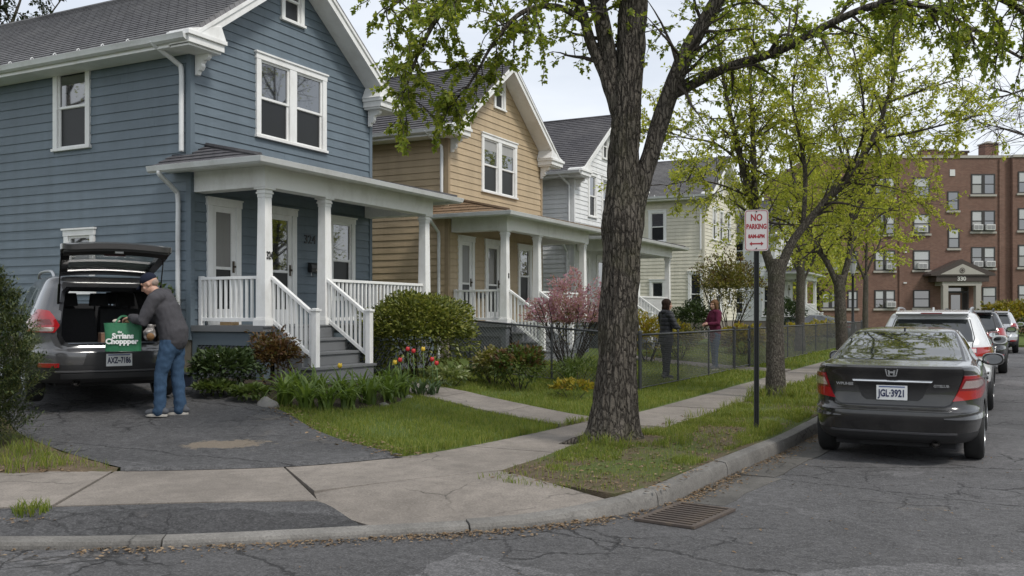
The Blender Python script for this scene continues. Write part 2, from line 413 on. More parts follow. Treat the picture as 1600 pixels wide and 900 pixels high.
# pavement slabs
pav = thing('pavement', None, None); tag(pav, kind='structure')
def slab(A, B, nu=6, nv=4, zf=lambda x, y: .15, name='slab', mat=None, parent=pav, dz=0.0):
    ph = random.uniform(-.004, .004) + dz
    o = strip(A, B, nu, nv, lambda x, y: zf(x, y) + ph, .12).build(name, mat or M_slab, parent); return o
def gap(a, b, q=.008):
    d = (b - a).normalized() * q; return a + d, b - d
y = 8.95
while y < 62:
    L = 1.32 if y < 40 else 2.6
    slab(clip_poly(S2, y + L - .016, y), clip_poly(S1, y + L - .016, y), 4, 3); y += L
j1, j2 = gp(178, 736, .15).to_2d(), gp(85, 790, .15).to_2d()
k1, k2 = gp(444, 729, .15).to_2d(), gp(498, 781, .15).to_2d()
def seg(poly, a, b):                    # piece of poly between the points nearest to a and b
    ia = min(range(len(poly)), key=lambda i: (poly[i] - a).length); ib = min(range(len(poly)), key=lambda i: (poly[i] - b).length)
    return [a] + poly[ia + 1:ib] + [b]
# inner ramp slab (between driveway and verge), outer ramp slab down to the kerb
m1, m2 = gp(491, 766, .15).to_2d(), Vector((-4.1, 7.68))
slab(clip_poly(S2, 8.94, k1.y + .01), [Vector((-4.11, 8.94)), Vector((-4.105, 8.2)), m2, Vector((-4.5, 7.1)), m1], 14, 5)
kbk = [p + Vector((-.11, .11)) for p in KC]
ko = [p for p in kbk if 5.62 < p.y < 7.2 and p.x > -4.3]
slab([m2 + Vector((.01, -.012)), Vector((-4.49, 7.085)), m1 + Vector((.008, -.012)), k2 + Vector((.02, .0))], [Vector((-2.80, 7.10))] + ko + [Vector((-4.04, 5.62))], 18, 8, kerb_z)
slab([k1 + Vector((-.008, -.004)), (k1 + j1) / 2 + Vector((-.03, .03)), j1 + Vector((.01, 0))], [k2 + Vector((-.012, 0)), (k2 + j2) / 2 + Vector((-.03, .03)), j2 + Vector((.01, 0))], 8, 4)
l1, l2 = Vector((-8.9, 5.1)), Vector((-7.35, 4.0))
slab([j1 + Vector((-.012, -.008)), Vector((-8.1, 5.5)), l1], [j2 + Vector((-.02, -.01)), Vector((-6.85, 4.33)), l2], 6, 4)
slab([l1 + Vector((-.01, 0)), Vector((-13, 3.2))], [l2 + Vector((-.01, 0)), Vector((-11.8, 1.9))], 6, 4)
ap = strip([k2 + Vector((.0, -.02)), (k2 + j2) / 2 + Vector((-.015, .01)), j2 + Vector((.0, -.02)), Vector((-6.88, 4.3))],
           [Vector((-4.07, 5.58)), Vector((-4.8, 5.0)), Vector((-5.37, 4.58)), Vector((-6.06, 4.2)), Vector((-6.5, 4.0))], 16, 6, lambda x, y: kerb_h(y) - .004 + (.147 - kerb_h(y)) * smooth((sdist(KCNEAR, x, y) - .13) / .5))
tag(ap.build('driveway_apron', M_apron), kind='structure')
vl = strip([Vector((-6.9, 4.31)), Vector((-11.8, 1.9))], [Vector((-6.52, 3.98)), Vector((-11.5, 1.72))], 10, 4, lambda x, y: .10 + .02 * noise.noise((x * 3, y * 3, 1)), .08)
tag(vl.build('grass_verge', M_verge), kind='structure')
# kerb stones, each a block with a rounded, chipped front edge
kerb = thing('kerb', None, None); tag(kerb, kind='structure')
kpath = resample([p for p in KC if -13 < p.x and p.y < 61], 900)
i = 0; kl = 0
while i < len(kpath) - 3:
    L = random.uniform(1.5, 2.1); j = i
    while j < len(kpath) - 1 and (kpath[j] - kpath[i]).length < L: j += 1
    seg_p = resample(kpath[i:j + 1], 10); rows = []; dz = random.uniform(-.008, .008)
    for q, p in enumerate(seg_p):
        t = (seg_p[min(q + 1, 9)] - seg_p[max(q - 1, 0)]).normalized(); n = Vector((t.y, -t.x))     # n: towards the houses
        if q == 0: p = p + t * .007
        if q == 9: p = p - t * .007
        h = kerb_h(p.y) + dz; ch = .004 + .012 * max(0, noise.noise((p.x * 4, p.y * 4, 9)))
        pr = [(0, -.06), (.006, h * .5), (.014, h - .03 - ch), (.028, h - .006), (.05 + ch, h + .002), (.15, h + .008), (.152, -.06)]
        rows.append([(p.x + n.x * a, p.y + n.y * a, z) for a, z in pr])
    mb = MB(); mb.grid(rows); k = len(rows[0]); mb.f.append(tuple(range(k))); mb.f.append(tuple(range((len(rows) - 1) * k, len(rows) * k))); mb.m += [0, 0]
    mb.build('kerb_stone', M_kerb, kerb, smooth='auto'); i = j
# driveway
DR_R = [(-5.36, 7.95), (-5.75, 8.1), (-6.34, 8.3), (-7.2, 8.75), (-8.0, 9.3), (-9.47, 10.06), (-10.9, 10.5), (-12.6, 11.0), (-15, 11.4), (-21, 11.5)]
DR_L = [(-7.2, 6.06), (-7.9, 6.25), (-8.98, 6.55), (-9.9, 6.9), (-10.86, 7.4), (-12.5, 7.9), (-14, 8.3), (-16, 8.6), (-18, 8.8), (-21, 9.0)]
DR_R, DR_L = [Vector(p) for p in DR_R], [Vector(p) for p in DR_L]
dr = strip([p.to_2d() for p in catmull([(*p, 0) for p in DR_R], 4)], [p.to_2d() for p in catmull([(*p, 0) for p in DR_L], 4)], 50, 14, lambda x, y: max(terrain(x, y), .155) + .02)
e0 = [p + Vector((.02, -.02)) for p in seg(S2, Vector((-5.36, 7.95)), Vector((-7.2, 6.06)))]
lip = strip(e0, [DR_R[0], DR_L[0]], 16, 3, lambda x, y: max(terrain(x, y) + .02, .152)); dr.add(lip.v, lip.f)
tag(dr.build('driveway', M_drive, smooth=True), kind='structure')
DRIVE_POLY = [tuple(p) for p in DR_R] + [tuple(p) for p in DR_L[::-1]]
def inside(poly, x, y):
    c = False; n = len(poly); j = n - 1
    for i in range(n):
        xi, yi = poly[i][0], poly[i][1]; xj, yj = poly[j][0], poly[j][1]
        if (yi > y) != (yj > y) and x < (xj - xi) * (y - yi) / (yj - yi) + xi: c = not c
        j = i
    return c
# front walk of the blue house and the walk at the gate
walk = thing('front_walk', None, None); tag(walk, kind='structure')
wa = [Vector(p) for p in ((-9.05, 13.55), (-7.6, 13.2), (-6.2, 12.6), (-4.96, 12.0))]; wb = [Vector(p) for p in ((-9.05, 12.5), (-7.6, 12.1), (-6.2, 11.55), (-5.0, 11.0))]
for i in range(3):
    a0, a1 = gap(wa[i], wa[i + 1]); b0, b1 = gap(wb[i], wb[i + 1])
    slab([a0, a1], [b0, b1], 4, 3, lambda x, y: max(terrain(x, y), .15) + .022, parent=walk)
gw = thing('gate_walk', None, None); tag(gw, kind='structure')
for i in range(4):
    slab([Vector((-4.72 - i * 1.1, 24.7)), Vector((-5.80 - i * 1.1, 24.7))], [Vector((-4.72 - i * 1.1, 23.3)), Vector((-5.80 - i * 1.1, 23.3))], 3, 3, lambda x, y: max(terrain(x, y), .15) + .022, parent=gw)
BED_POLY = [(-9.1, 10.1), (-8.2, 9.9), (-7.75, 10.15), (-7.6, 10.9), (-7.75, 11.6), (-8.2, 12.3), (-9.1, 12.45), (-10.6, 12.2), (-12.1, 11.65), (-11.4, 10.9)]
bed = MB(); cx, cy = -9.6, 11.2
bed.grid([[(lerp(cx, p[0], k / 8), lerp(cy, p[1], k / 8), terrain(lerp(cx, p[0], k / 8), lerp(cy, p[1], k / 8)) + (.045 if k < 8 else -.02)) for p in BED_POLY] for k in range(0, 9)], closed=True)
tag(bed.build('flower_bed', M_mulch, smooth=True), kind='structure')

# storm drain grate beside the kerb
M_iron = paint('cast_iron', (.075, .058, .048), .75, .4, 12, dirt=(.16, .12, .08))
M_pitshade = paint('pit_shade', (.012, .011, .010), .9)
sd = thing('storm_drain', 'rusty iron storm drain grate in the road against the kerb', 'drain grate', (-2.19, 7.23, .003), R(-8))
MB().box(-.21, .21, -.36, .36, .0, .002).build('pit_shade_plate', M_pitshade, sd)  # flat dark plate on the road, coloured as the shade of an open pit
fr = MB(); fr.box(-.25, -.21, -.40, .40, 0, .022); fr.box(.21, .25, -.40, .40, 0, .022); fr.box(-.21, .21, -.40, -.365, 0, .022); fr.box(-.21, .21, .365, .40, 0, .022)
fr.build('drain_frame', M_iron, sd, bevel=.003)
barm = None
for i in range(9):
    yy = -.365 + .73 * (i + .9) / 9.8
    if barm is None:
        o = MB().box(-.21, .21, -.015, .015, .003, .019).build('grate_bar', M_iron, sd); barm = o.data
    else: o = link(bpy.data.objects.new('grate_bar', barm), sd)
    o.location = (0, yy, 0)

# soil strip left of the driveway, worn gravel spot in the driveway, concrete gutter slabs along the kerb
ss = strip([Vector((-7.22, 5.93)), Vector((-8.06, 5.44)), Vector((-9.96, 4.5)), Vector((-11.46, 3.85))], [DR_L[0] + Vector((-.02, 0)), DR_L[1], DR_L[2], DR_L[3], DR_L[4], Vector((-12.2, 7.6))], 26, 8, lambda x, y: (max(terrain(x, y), .14) + .014 + .012 * noise.noise((x * 4, y * 4, 0))) if sdist(S2NEAR, x, y) > .02 else .147)
tag(ss.build('bare_soil', soil('litter_soil', (.07, .08, .03), (.12, .092, .062), .38, .52), smooth=True), kind='structure')
# worn tan spot where the driveway surface has broken out
_t = M_drive.node_tree; _b = _t.nodes['Principled BSDF']; _old = _b.inputs['Base Color'].links[0].from_socket
gc = gp(352, 690, .24); _tc = N(_t, 'ShaderNodeTexCoord'); _mp = N(_t, 'ShaderNodeMapping', vector_type='TEXTURE'); _mp.inputs['Location'].default_value = (gc.x, gc.y, .24); _mp.inputs['Rotation'].default_value = (0, 0, YAW + R(8)); _mp.inputs['Scale'].default_value = (.62, .34, 1)
_t.links.new(_tc.outputs['Object'], _mp.inputs[0]); _ln = N(_t, 'ShaderNodeVectorMath', operation='LENGTH'); _t.links.new(_mp.outputs[0], _ln.inputs[0])
_nz = noise_n(_t, coords(_t), 5, 7, .75); _ad = N(_t, 'ShaderNodeMath', operation='MULTIPLY_ADD'); _ad.inputs[1].default_value = 1.7; _t.links.new(_nz, _ad.inputs[0]); _t.links.new(_ln.outputs['Value'], _ad.inputs[2])
_mr = N(_t, 'ShaderNodeMapRange'); _mr.inputs[1].default_value = 1.46; _mr.inputs[2].default_value = 1.56; _mr.inputs[3].default_value = .85; _mr.inputs[4].default_value = 0; _t.links.new(_ad.outputs[0], _mr.inputs[0])
_gr = mixc(_t, noise_n(_t, coords(_t), 45, 4, .75), (.085, .07, .052), (.27, .22, .165)); _t.links.new(mixc(_t, _mr.outputs[0], _old, _gr), _b.inputs['Base Color'])
gut_ = thing('gutter', None, None); tag(gut_, kind='structure')
M_gut = concrete('gutter_concrete', (.125, .118, .108), .45)
yy_ = 7.75
while yy_ < 45:
    L = random.uniform(1.1, 1.7) if yy_ < 20 else 4.0; A = clip_poly(KC, yy_ + L - .02, yy_)
    slab([p + Vector((.004, 0)) for p in A], [p + Vector((random.uniform(.40, .50), 0)) for p in A], 6, 3, lambda x, y: .008, 'gutter_slab', M_gut, gut_, -.002); yy_ += L

# ================================================================== houses
def shingle_mat(name, a, b_, c_):
    m, t, b = nodes_of(name); v = coords(t)
    br = N(t, 'ShaderNodeTexBrick'); br.offset = .5; br.inputs['Scale'].default_value = 1
    br.inputs['Color1'].default_value = (*a, 1); br.inputs['Color2'].default_value = (*b_, 1); br.inputs['Mortar'].default_value = (*sc(a, .35), 1)
    br.inputs['Mortar Size'].default_value = .012; br.inputs['Brick Width'].default_value = .24; br.inputs['Row Height'].default_value = .14
    uv = N(t, 'ShaderNodeUVMap'); t.links.new(uv.outputs[0], br.inputs['Vector'])
    n1 = noise_n(t, v, .7, 6, .7); n2 = noise_n(t, v, 90, 3, .7); n3 = noise_n(t, v, 5, 4)
    c = mixc(t, ramp(t, n1, [(.42, g(0)), (.7, g(.8))]), br.outputs[0], c_)
    c = mixc(t, ramp(t, n3, [(.35, g(.5)), (.6, g(0))]), c, sc(a, .6)); c = mixc(t, ramp(t, n2, [(.4, g(0)), (.7, g(.4))]), c, sc(b_, 1.7))
    t.links.new(c, b.inputs['Base Color']); b.inputs['Roughness'].default_value = .9; b.inputs['Specular IOR Level'].default_value = .25
    bump(t, b, mixc(t, .5, br.outputs[1], n2), .6, .01); return m
M_white = paint('white_paint', (.80, .80, .785), .5, .06, 2.2, (1, 1, .6), 50, .10, dirt=(.50, .48, .44))
M_gutter = paint('gutter_white', (.66, .67, .67), .38, .08, 2.0, (1, 1, 1), 20, .06, dirt=(.36, .34, .31))
M_pane_up = glossy('window_glass', (.022, .025, .028), .02, 0, 1.0, coat=1.0, ior=1.9)
M_pane_lo = glossy('screened_glass', (.020, .021, .022), .30, 0, .4)
M_shade = paint('window_shade', (.34, .34, .33), .6, .08)
M_curtain = paint('lace_curtain', (.16, .155, .145), .35, .3, 8, (1, 1, .15), spec=.9)
M_stepgrey = paint('grey_deck_paint', (.145, .15, .155), .55, .16, 4)
M_lattice = paint('lattice_grey', (.11, .12, .13), .6, .2)
M_found = paint('foundation_block', (.20, .175, .145), .9, .3, 5, bstr=.5)
M_black = paint('black_metal', (.016, .016, .017), .4, .3)
M_brass = paint('door_brass', (.08, .065, .05), .35, .2, metal=.8)
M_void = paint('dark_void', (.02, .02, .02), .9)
M_woodbare = paint('bare_wood', (.42, .28, .14), .7, .25, 9)

def siding_mat(name, col, rnd):
    m, t, b = nodes_of(name); v = coords(t); vs = coords(t, (2.6, 2.6, .22)); vl = coords(t, (1.1, 1.1, 2.2))
    big = noise_n(t, v, .55, 5, .6); streak = noise_n(t, vs, 1.6, 6, .65); fine = noise_n(t, coords(t, (3, 3, 40)), 1.2, 4, .6); wv = noise_n(t, vl, 1.1, 3, .5)
    c = mixc(t, ramp(t, big, [(.3, g(0)), (.7, g(1))]), sc(col, .88), sc(col, 1.12)); c = mixc(t, ramp(t, streak, [(.42, g(0)), (.72, g(.55))]), c, sc(col, .74)); c = mixc(t, ramp(t, streak, [(.24, g(.4)), (.40, g(0))]), c, sc(col, 1.22)); c = mixc(t, ramp(t, fine, [(.35, g(.25)), (.55, g(0))]), c, sc(col, .82))
    oi = N(t, 'ShaderNodeObjectInfo'); mr = N(t, 'ShaderNodeMapRange'); mr.inputs[3].default_value = 1 - rnd; mr.inputs[4].default_value = 1 + rnd; t.links.new(oi.outputs['Random'], mr.inputs[0]); c = mixc(t, 1.0, c, mr.outputs[0], 'MULTIPLY')
    t.links.new(c, b.inputs['Base Color']); b.inputs['Roughness'].default_value = .55; b.inputs['Specular IOR Level'].default_value = .45
    n1 = bump(t, b, fine, .15, .01); n2 = N(t, 'ShaderNodeBump'); n2.inputs['Strength'].default_value = .5; n2.inputs['Distance'].default_value = .06; t.links.new(wv, n2.inputs['Height']); t.links.new(n2.outputs[0], n1.inputs['Normal']); return m

def house(name, label, yc, base, col, shingle, porch_shingle, hw=2.6, x0=-12.2, eave=6.03, slope=.72, length=10.0, expo=.168, pitch_windows=None, trim=None,
          number=None, col_number=None, ncols=(-2.4, -.85, 2.45), side_windows=True, second='double', seg_rnd=.05, side_far=9.95, porch=True, deck=None, pz=0.0, corner_col=None):
    trim = trim or M_white
    H = thing(name, label, 'house', (x0, yc, base))
    mS = siding_mat(name + '_siding', col, seg_rnd); mC = paint(name + '_corner', sc(corner_col or col, .9), .6, .1)
    ridge = eave + hw * slope
    # openings on the facade (y0,y1,z0,z1) and on the side wall that faces the viewer (x0,x1,z0,z1): siding stops there
    F = [(-2.23, -1.42, .97, 3.16), (-.83, .10, .97, 3.16), (1.12, 1.98, .97 + .45, 3.16)]
    if second == 'double': F.append((-1.02, 1.02, 4.42, 6.0))
    else: F += [(-1.55, -.80, 4.42, 5.95), (-.35, .42, 4.42, 5.95), (1.0, 1.75, 4.42, 5.95)]
    F.append((-.33, .33, 6.78, 7.75) if second == 'double' else (-.30, .30, 6.55, 7.55))
    SW = [(-3.5, -2.5, 4.17, 5.84), (-3.2, -2.38, 1.5, 2.70)] if side_windows else []
    if side_windows == 'cream': SW = [(-2.6, -1.75, 4.3, 5.75), (-2.55, -1.8, 1.1, 2.6), (-.75, -.05, .95, 2.95)]
    # wall core
    w = MB(); t_ = .06
    w.prism([(-hw + t_, .0), (hw - t_, .0), (hw - t_, eave), (0, ridge - t_), (-hw + t_, eave)], lambda p, k: (-t_ - k * (length - t_ * 2), p[0], p[1]))
    wall = w.build('wall', M_void, H)
    fd = MB(); fd.box(-length, -.03, -hw + .03, hw - .03, -.35, .72); fd.build('foundation', M_found, H)
    def board(fix, a0, a1, z0, z1, za=None):
        """one clapboard; fix='f' facade or 's' side wall"""
        top = .010; bot = .027; q = 1 if fix == 'f' else 0
        def P(a, d, z): return (-.05 + d, a, z) if q else (a, -hw + .05 - d, z)
        if za is None: b0, b1 = a0, a1
        else: b0, b1 = za
        tl = .05 + random.uniform(-.0015, .0015)
        pts = [P(a0, 0, z0), P(a1, 0, z0), P(a1, tl, z0), P(a0, tl, z0), P(b0, 0, z1), P(b1, 0, z1), P(b1, tl - .017, z1), P(b0, tl - .017, z1)]
        MB().hexa(pts).build('siding_board', mS, wall)
    def courses(fix, lo, hi, openings, z0, z1, half=None):
        z = z0
        while z < z1 - .02:
            zt = min(z + expo, z1)
            l0, l1 = (lo, hi) if half is None else (-half(z), half(z)); u0, u1 = (lo, hi) if half is None else (-half(zt), half(zt))
            if l1 - l0 < .12: break
            spans = [(l0, l1)]
            for (a, b, c, d) in openings:
                if c < zt - .01 and d > z + .01:
                    spans = [s for (p, q) in spans for s in ((p, min(q, a)), (max(p, b), q)) if s[1] - s[0] > .03]
            for (a, b, c, d) in openings:
                if z + .01 < c < zt - .01: board(fix, a, b, z, c)
                if z + .01 < d < zt - .01: board(fix, a, b, d, zt)
            for (p, q) in spans:
                za = None
                if half is not None: za = (max(p, u0) if p != l0 else u0, min(q, u1) if q != l1 else u1)
                if za and za[1] - za[0] < .01: za = None
                if q - p > 2.2 and half is None and random.random() < .75:
                    c_ = random.uniform(p + .7, q - .7); board(fix, p, c_ - .0015, z, zt); board(fix, c_ + .0015, q, z, zt)
                else: board(fix, p, q, z, zt, za)
            z = zt
    courses('f', -hw + .055, hw - .055, F, .72, eave)
    courses('f', 0, 0, F, eave, ridge - .1, lambda z: max(0, (ridge - z) / slope - .04))
    courses('s', -side_far, -.06, SW, .72, eave - .05)
    cb = MB(); cb.box(-.10, .012, -hw - .012, -hw + .085, .70, eave); cb.build('corner_board', mC, H, bevel=.004)
    cb = MB(); cb.box(-.10, .012, hw - .085, hw + .012, .70, eave); cb.build('corner_board', mC, H, bevel=.004)
    # ---------------- windows and doors
    def frame_pt(fix):
        return (lambda a, d, z: (d, a, z)) if fix == 'f' else (lambda a, d, z: (a, -hw - d, z))
    def bx(mb, fp, a0, a1, d0, d1, z0, z1, mi=0):
        P = fp; mb.hexa([P(a0, d0, z0), P(a1, d0, z0), P(a1, d1, z0), P(a0, d1, z0), P(a0, d0, z1), P(a1, d0, z1), P(a1, d1, z1), P(a0, d1, z1)], mi)
    def sash_window(fix, a0, a1, z0, z1, double=False, cas=.115, parent=H, glass=True, shade=0.0):
        fp = frame_pt(fix); mb = MB()
        bx(mb, fp, a0, a0 + cas, -.05, .028, z0 + .05, z1 - .12); bx(mb, fp, a1 - cas, a1, -.05, .028, z0 + .05, z1 - .12)
        bx(mb, fp, a0 - .015, a1 + .015, -.05, .034, z1 - .12, z1 - .015); bx(mb, fp, a0 - .035, a1 + .035, -.05, .06, z1 - .015, z1 + .02)
        bx(mb, fp, a0 - .025, a1 + .025, -.05, .055, z0, z0 + .05)
        bays = [(a0 + cas, a1 - cas)]
        if double:
            mid = (a0 + a1) / 2; bx(mb, fp, mid - .10, mid + .10, -.05, .027, z0 + .05, z1 - .12); bays = [(a0 + cas, mid - .10), (mid + .10, a1 - cas)]
        win = mb.build('window', trim, parent, bevel=.004)
        for (p, q) in bays:
            zl, zh = z0 + .05, z1 - .12; zm = (zl + zh) / 2; s = .042
            for (lo, hi, dd, nm, pm) in ((zm - .015, zh, .0, 'upper_sash', M_pane_up), (zl, zm + .02, -.018, 'lower_sash', M_pane_lo)):
                sb = MB(); d0, d1 = -.045 + dd * .2, -.006 + dd
                bx(sb, fp, p, p + s, d0, d1, lo, hi); bx(sb, fp, q - s, q, d0, d1, lo, hi); bx(sb, fp, p + s, q - s, d0, d1, lo, lo + s); bx(sb, fp, p + s, q - s, d0, d1, hi - s, hi)
                sh = sb.build(nm, trim, win)
                pb = MB(); pd = -.030 + dd; bx(pb, fp, p + s, q - s, -.046, pd, lo + s, hi - s)
                pn = pb.build('pane', pm, win)
                if nm == 'upper_sash' and shade:
                    kb_ = MB(); bx(kb_, fp, p + s + .004, q - s - .004, pd + .0, pd + .003, hi - s - shade * (hi - lo), hi - s - .004); kb_.build('window_shade', M_shade, win)
        return win
    def door(a0, a1, z0, z1, handle=True):
        fp = frame_pt('f'); mb = MB(); c = .12
        bx(mb, fp, a0, a0 + c, -.05, .03, z0, z1 - .12); bx(mb, fp, a1 - c, a1, -.05, .03, z0, z1 - .12); bx(mb, fp, a0 - .02, a1 + .02, -.05, .036, z1 - .12, z1)
        bx(mb, fp, a0 - .03, a1 + .03, -.05, .055, z1, z1 + .025)
        fr = mb.build('door_frame', trim, H, bevel=.004)
        p, q = a0 + c, a1 - c; lf = MB(); s = .10
        bx(lf, fp, p, p + s, -.045, -.004, z0, z1 - .12); bx(lf, fp, q - s, q, -.045, -.004, z0, z1 - .12)
        bx(lf, fp, p + s, q - s, -.045, -.004, z1 - .12 - s, z1 - .12); bx(lf, fp, p + s, q - s, -.045, -.004, z0, z0 + .28); bx(lf, fp, p + s, q - s, -.045, -.004, z0 + .98, z0 + 1.03)
        dr_ = lf.build('door', trim, H, bevel=.004)
        for (lo, hi, m_) in ((z0 + 1.03, z1 - .12 - s, M_curtain if handle != 2 else M_pane_up), (z0 + .28, z0 + .98, M_pane_lo)):
            pb = MB(); bx(pb, fp, p + s, q - s, -.046, -.026, lo, hi); pb.build('pane', m_, dr_)
        hb = MB(); bx(hb, fp, q - .075, q - .035, -.004, .014, z0 + .93, z0 + 1.14); bx(hb, fp, q - .067, q - .043, .014, .055, z0 + 1.02, z0 + 1.06); hb.build('door_handle', M_brass, dr_)
        return dr_
    door(-2.23, -1.42, .95, 3.16); door(-.83, .10, .95, 3.16, 2)
    sash_window('f', 1.12, 1.98, 1.42, 3.16)
    for o in F[3:]:
        sash_window('f', o[0], o[1], o[2], o[3], double=(second == 'double' and o[1] - o[0] > 1.5), cas=.10 if o[1] - o[0] < .9 else .12, shade=.0 if yc < 15 else random.choice((0, .35, .6)))
    for o in SW: sash_window('s', o[0], o[1], o[2], o[3], shade=0)
    # ---------------- main roof
    oh = .46; ov = .45; th = .05; zt = eave + .03
    for sg in (-1, 1):
        mb = MB(); Ls = math.hypot(hw + oh, (hw + oh) * slope); n = int(Ls / .14); uvs = []
        ca, sa = 1 / math.hypot(1, slope), slope / math.hypot(1, slope)
        def RP(x, d, up): # d: distance down from ridge
            return (x, sg * (d * ca + up * sa), ridge + .07 - d * sa + up * ca)
        rows = []
        for i in range(n + 1):
            d = Ls * i / n
            rows.append([RP(x, d, .022 if i else .0) for x in (-length, ov)])
            rows.append([RP(x, d, .0) for x in (-length, ov)])
        mb.grid(rows)
        mb.grid([[RP(x, 0, -th) for x in (-length, ov)], [RP(x, Ls, -th) for x in (-length, ov)]]); mb.add([RP(x, d, u) for x, d, u in ((ov, 0, .02), (ov, Ls, .02), (ov, Ls, -th), (ov, 0, -th))], [(0, 1, 2, 3)])
        mb.add([RP(x, Ls, u) for x, u in ((-length, .02), (ov, .02), (ov, -th), (-length, -th))], [(0, 1, 2, 3)])
        o = mb.build('roof_slope', shingle, H); me = o.data; uv = me.uv_layers.new(name='UVMap')
        for lp in me.loops:
            co = me.vertices[lp.vertex_index].co; uv.data[lp.index].uv = (co.x, math.hypot(co.y, ridge + .07 - co.z))
        # rake trim and soffit at the front gable, eave fascia and soffit, gutter
        rk = MB(); rk.add([RP(ov - .03, d, u) for d, u in ((0, -th), (Ls - .02, -th), (Ls - .02, -th - .17), (0, -th - .17))] + [RP(ov, d, u) for d, u in ((0, -th), (Ls - .02, -th), (Ls - .02, -th - .17), (0, -th - .17))],
               [(0, 1, 2, 3), (7, 6, 5, 4), (0, 1, 5, 4), (1, 2, 6, 5), (2, 3, 7, 6), (3, 0, 4, 7)])
        a_, b_, cc, dd_ = (RP(ov, 0, -th - .002), RP(ov, Ls - .02, -th - .002), RP(ov, Ls - .02, -th - .055), RP(ov, 0, -th - .055))
        rk.add([a_, b_, cc, dd_] + [(p[0] + .03, p[1], p[2]) for p in (a_, b_, cc, dd_)], [(0, 1, 2, 3), (7, 6, 5, 4), (0, 1, 5, 4), (1, 2, 6, 5), (2, 3, 7, 6), (3, 0, 4, 7)])
        rk.build('rake_board', trim, H)
        sf = MB(); sf.add([RP(x, d, -th - .12) for x, d in ((0, 0), (ov - .03, 0), (ov - .03, Ls - .02), (0, Ls - .02))], [(0, 1, 2, 3)])
        sf.add([RP(x, d, -th - .14) for x, d in ((0, 0), (ov - .03, 0), (ov - .03, Ls - .02), (0, Ls - .02))], [(3, 2, 1, 0)]); sf.build('gable_soffit', trim, H)
        ze = ridge + .07 - Ls * sa; ye = Ls * ca
        es = MB(); es.box(-length, -.01, sg * (hw + .01), sg * (ye - .0), ze - .20, ze - .17) if sg > 0 else es.box(-length, -.01, -ye, -hw - .01, ze - .20, ze - .17)
        es.box(-length, ov - .04, min(sg * ye, sg * (ye - .03)), max(sg * ye, sg * (ye - .03)), ze - .17, ze - .02); es.build('eave_soffit', trim, H)
        gt = MB(); pr = [(0, 0), (.0, -.10), (.05, -.115), (.10, -.085), (.115, -.03), (.128, 0), (.120, .004), (.10, -.02), (.02, -.02)]
        gt.prism(pr, lambda p, k: (-length + k * (length + ov - .02), sg * (ye + .003 + p[0]), ze - .03 + p[1])); gut = gt.build('gutter', M_gutter, H, smooth='auto')
        if sg < 0:
            for k in range(7):
                hk = MB(); hk.tube([(-.9 - k * .62, -ye - .02, ze - .02), (-.9 - k * .62, -ye - .07, ze + .035), (-.9 - k * .62, -ye - .11, ze - .01)], .009, 5); hk.build('gutter_hanger', M_gutter, gut)
        # eave return box and scroll bracket at the front corner
        er = MB(); y1, y2 = hw - .34, ye + .02
        def ybox(mb, x0_, x1_, ya, yb, z0_, z1_): mb.box(x0_, x1_, min(sg * ya, sg * yb), max(sg * ya, sg * yb), z0_, z1_)
        ybox(er, .0, ov + .06, y1, y2 + .05, ze - .05, ze + .02); ybox(er, .0, ov + .02, y1 + .03, y2, ze - .17, ze - .05); ybox(er, .0, ov - .03, y1 + .06, y2 - .04, ze - .21, ze - .17)
        pts = [(y1 - .02, ze + .02), (y2, ze + .02), (y2, ze + .05), (y1 + .1, ze + .26)]
        er.prism(pts, lambda p, k: (.0 + k * (ov + .02), sg * p[0], p[1])); er.build('eave_return', trim, H, bevel=.006)
        bk = MB(); prf = [(0, 0), (.30, 0), (.30, -.06), (.25, -.10), (.19, -.10), (.15, -.15), (.16, -.2), (.12, -.26), (.07, -.27), (.05, -.33), (0, -.34)]
        bk.prism(prf, lambda p, k: (.02 + p[0], sg * (hw - .12) + (k - .5) * .09, ze - .212 + p[1])); bk.build('bracket', trim, H, bevel=.004)
    rc = MB(); rc.tube([(-length, 0, ridge + .075), (ov, 0, ridge + .075)], .05, 8); rc.build('ridge_cap', shingle, H)
    # downspouts
    def spout(pts, r=.042):
        mb = MB(); mb.tube(catmull(pts, 4), r, 10); mb.build('downspout', M_gutter, H, smooth='auto')
    ze = eave - .32; ye = hw + oh
    spout([(-.32, -ye - .05, ze + .02), (-.32, -ye - .05, ze - .06), (-.20, -hw - .12, ze - .30), (-.16, -hw - .055, ze - .42), (-.16, -hw - .055, ze - 1.0), (-.16, -hw - .055, 3.98), (-.16, -hw - .055, 3.93)])
    spout([(-.32, ye + .05, ze + .02), (-.32, ye + .05, ze - .06), (-.20, hw + .12, ze - .30), (-.16, hw + .055, ze - .42), (-.16, hw + .055, ze - 1.0), (-.16, hw + .055, .3)])
    if not porch: return H
    # ---------------- porch
    pf = .95; fx = 1.52; ex = 1.92; ey = hw + .42; gz = 3.62 + pz; yl, yr = ncols[0] - .12, ncols[-1] + .12
    dk = deck or M_stepgrey
    fl = MB(); nb = int((yr - yl + .2) / .11)
    fl.box(.03, fx + .10, yl - .1, yr + .1, pf - .10, pf - .022); fb = fl.build('porch_floor', dk, H)
    bw = (yr - yl + .2) / nb; bm_ = None
    for k in range(nb):
        if bm_ is None: o = MB().box(.03, fx + .13, .002, bw - .002, pf - .022, pf).build('floor_board', dk, fb); bm_ = o.data
        else: o = link(bpy.data.objects.new('floor_board', bm_), fb)
        o.location = (0, yl - .1 + k * bw, 0)
    sk = MB(); sk.box(.02, fx + .06, yl - .06, yl - .02, .62, pf - .10); sk.box(fx + .02, fx + .06, yl - .02, yr + .06, .62, pf - .10)
    for (a, b) in ((.02, .14), (fx - .08, fx + .06)): sk.box(a, b, yl - .062, yl + .02, -.3, .62)
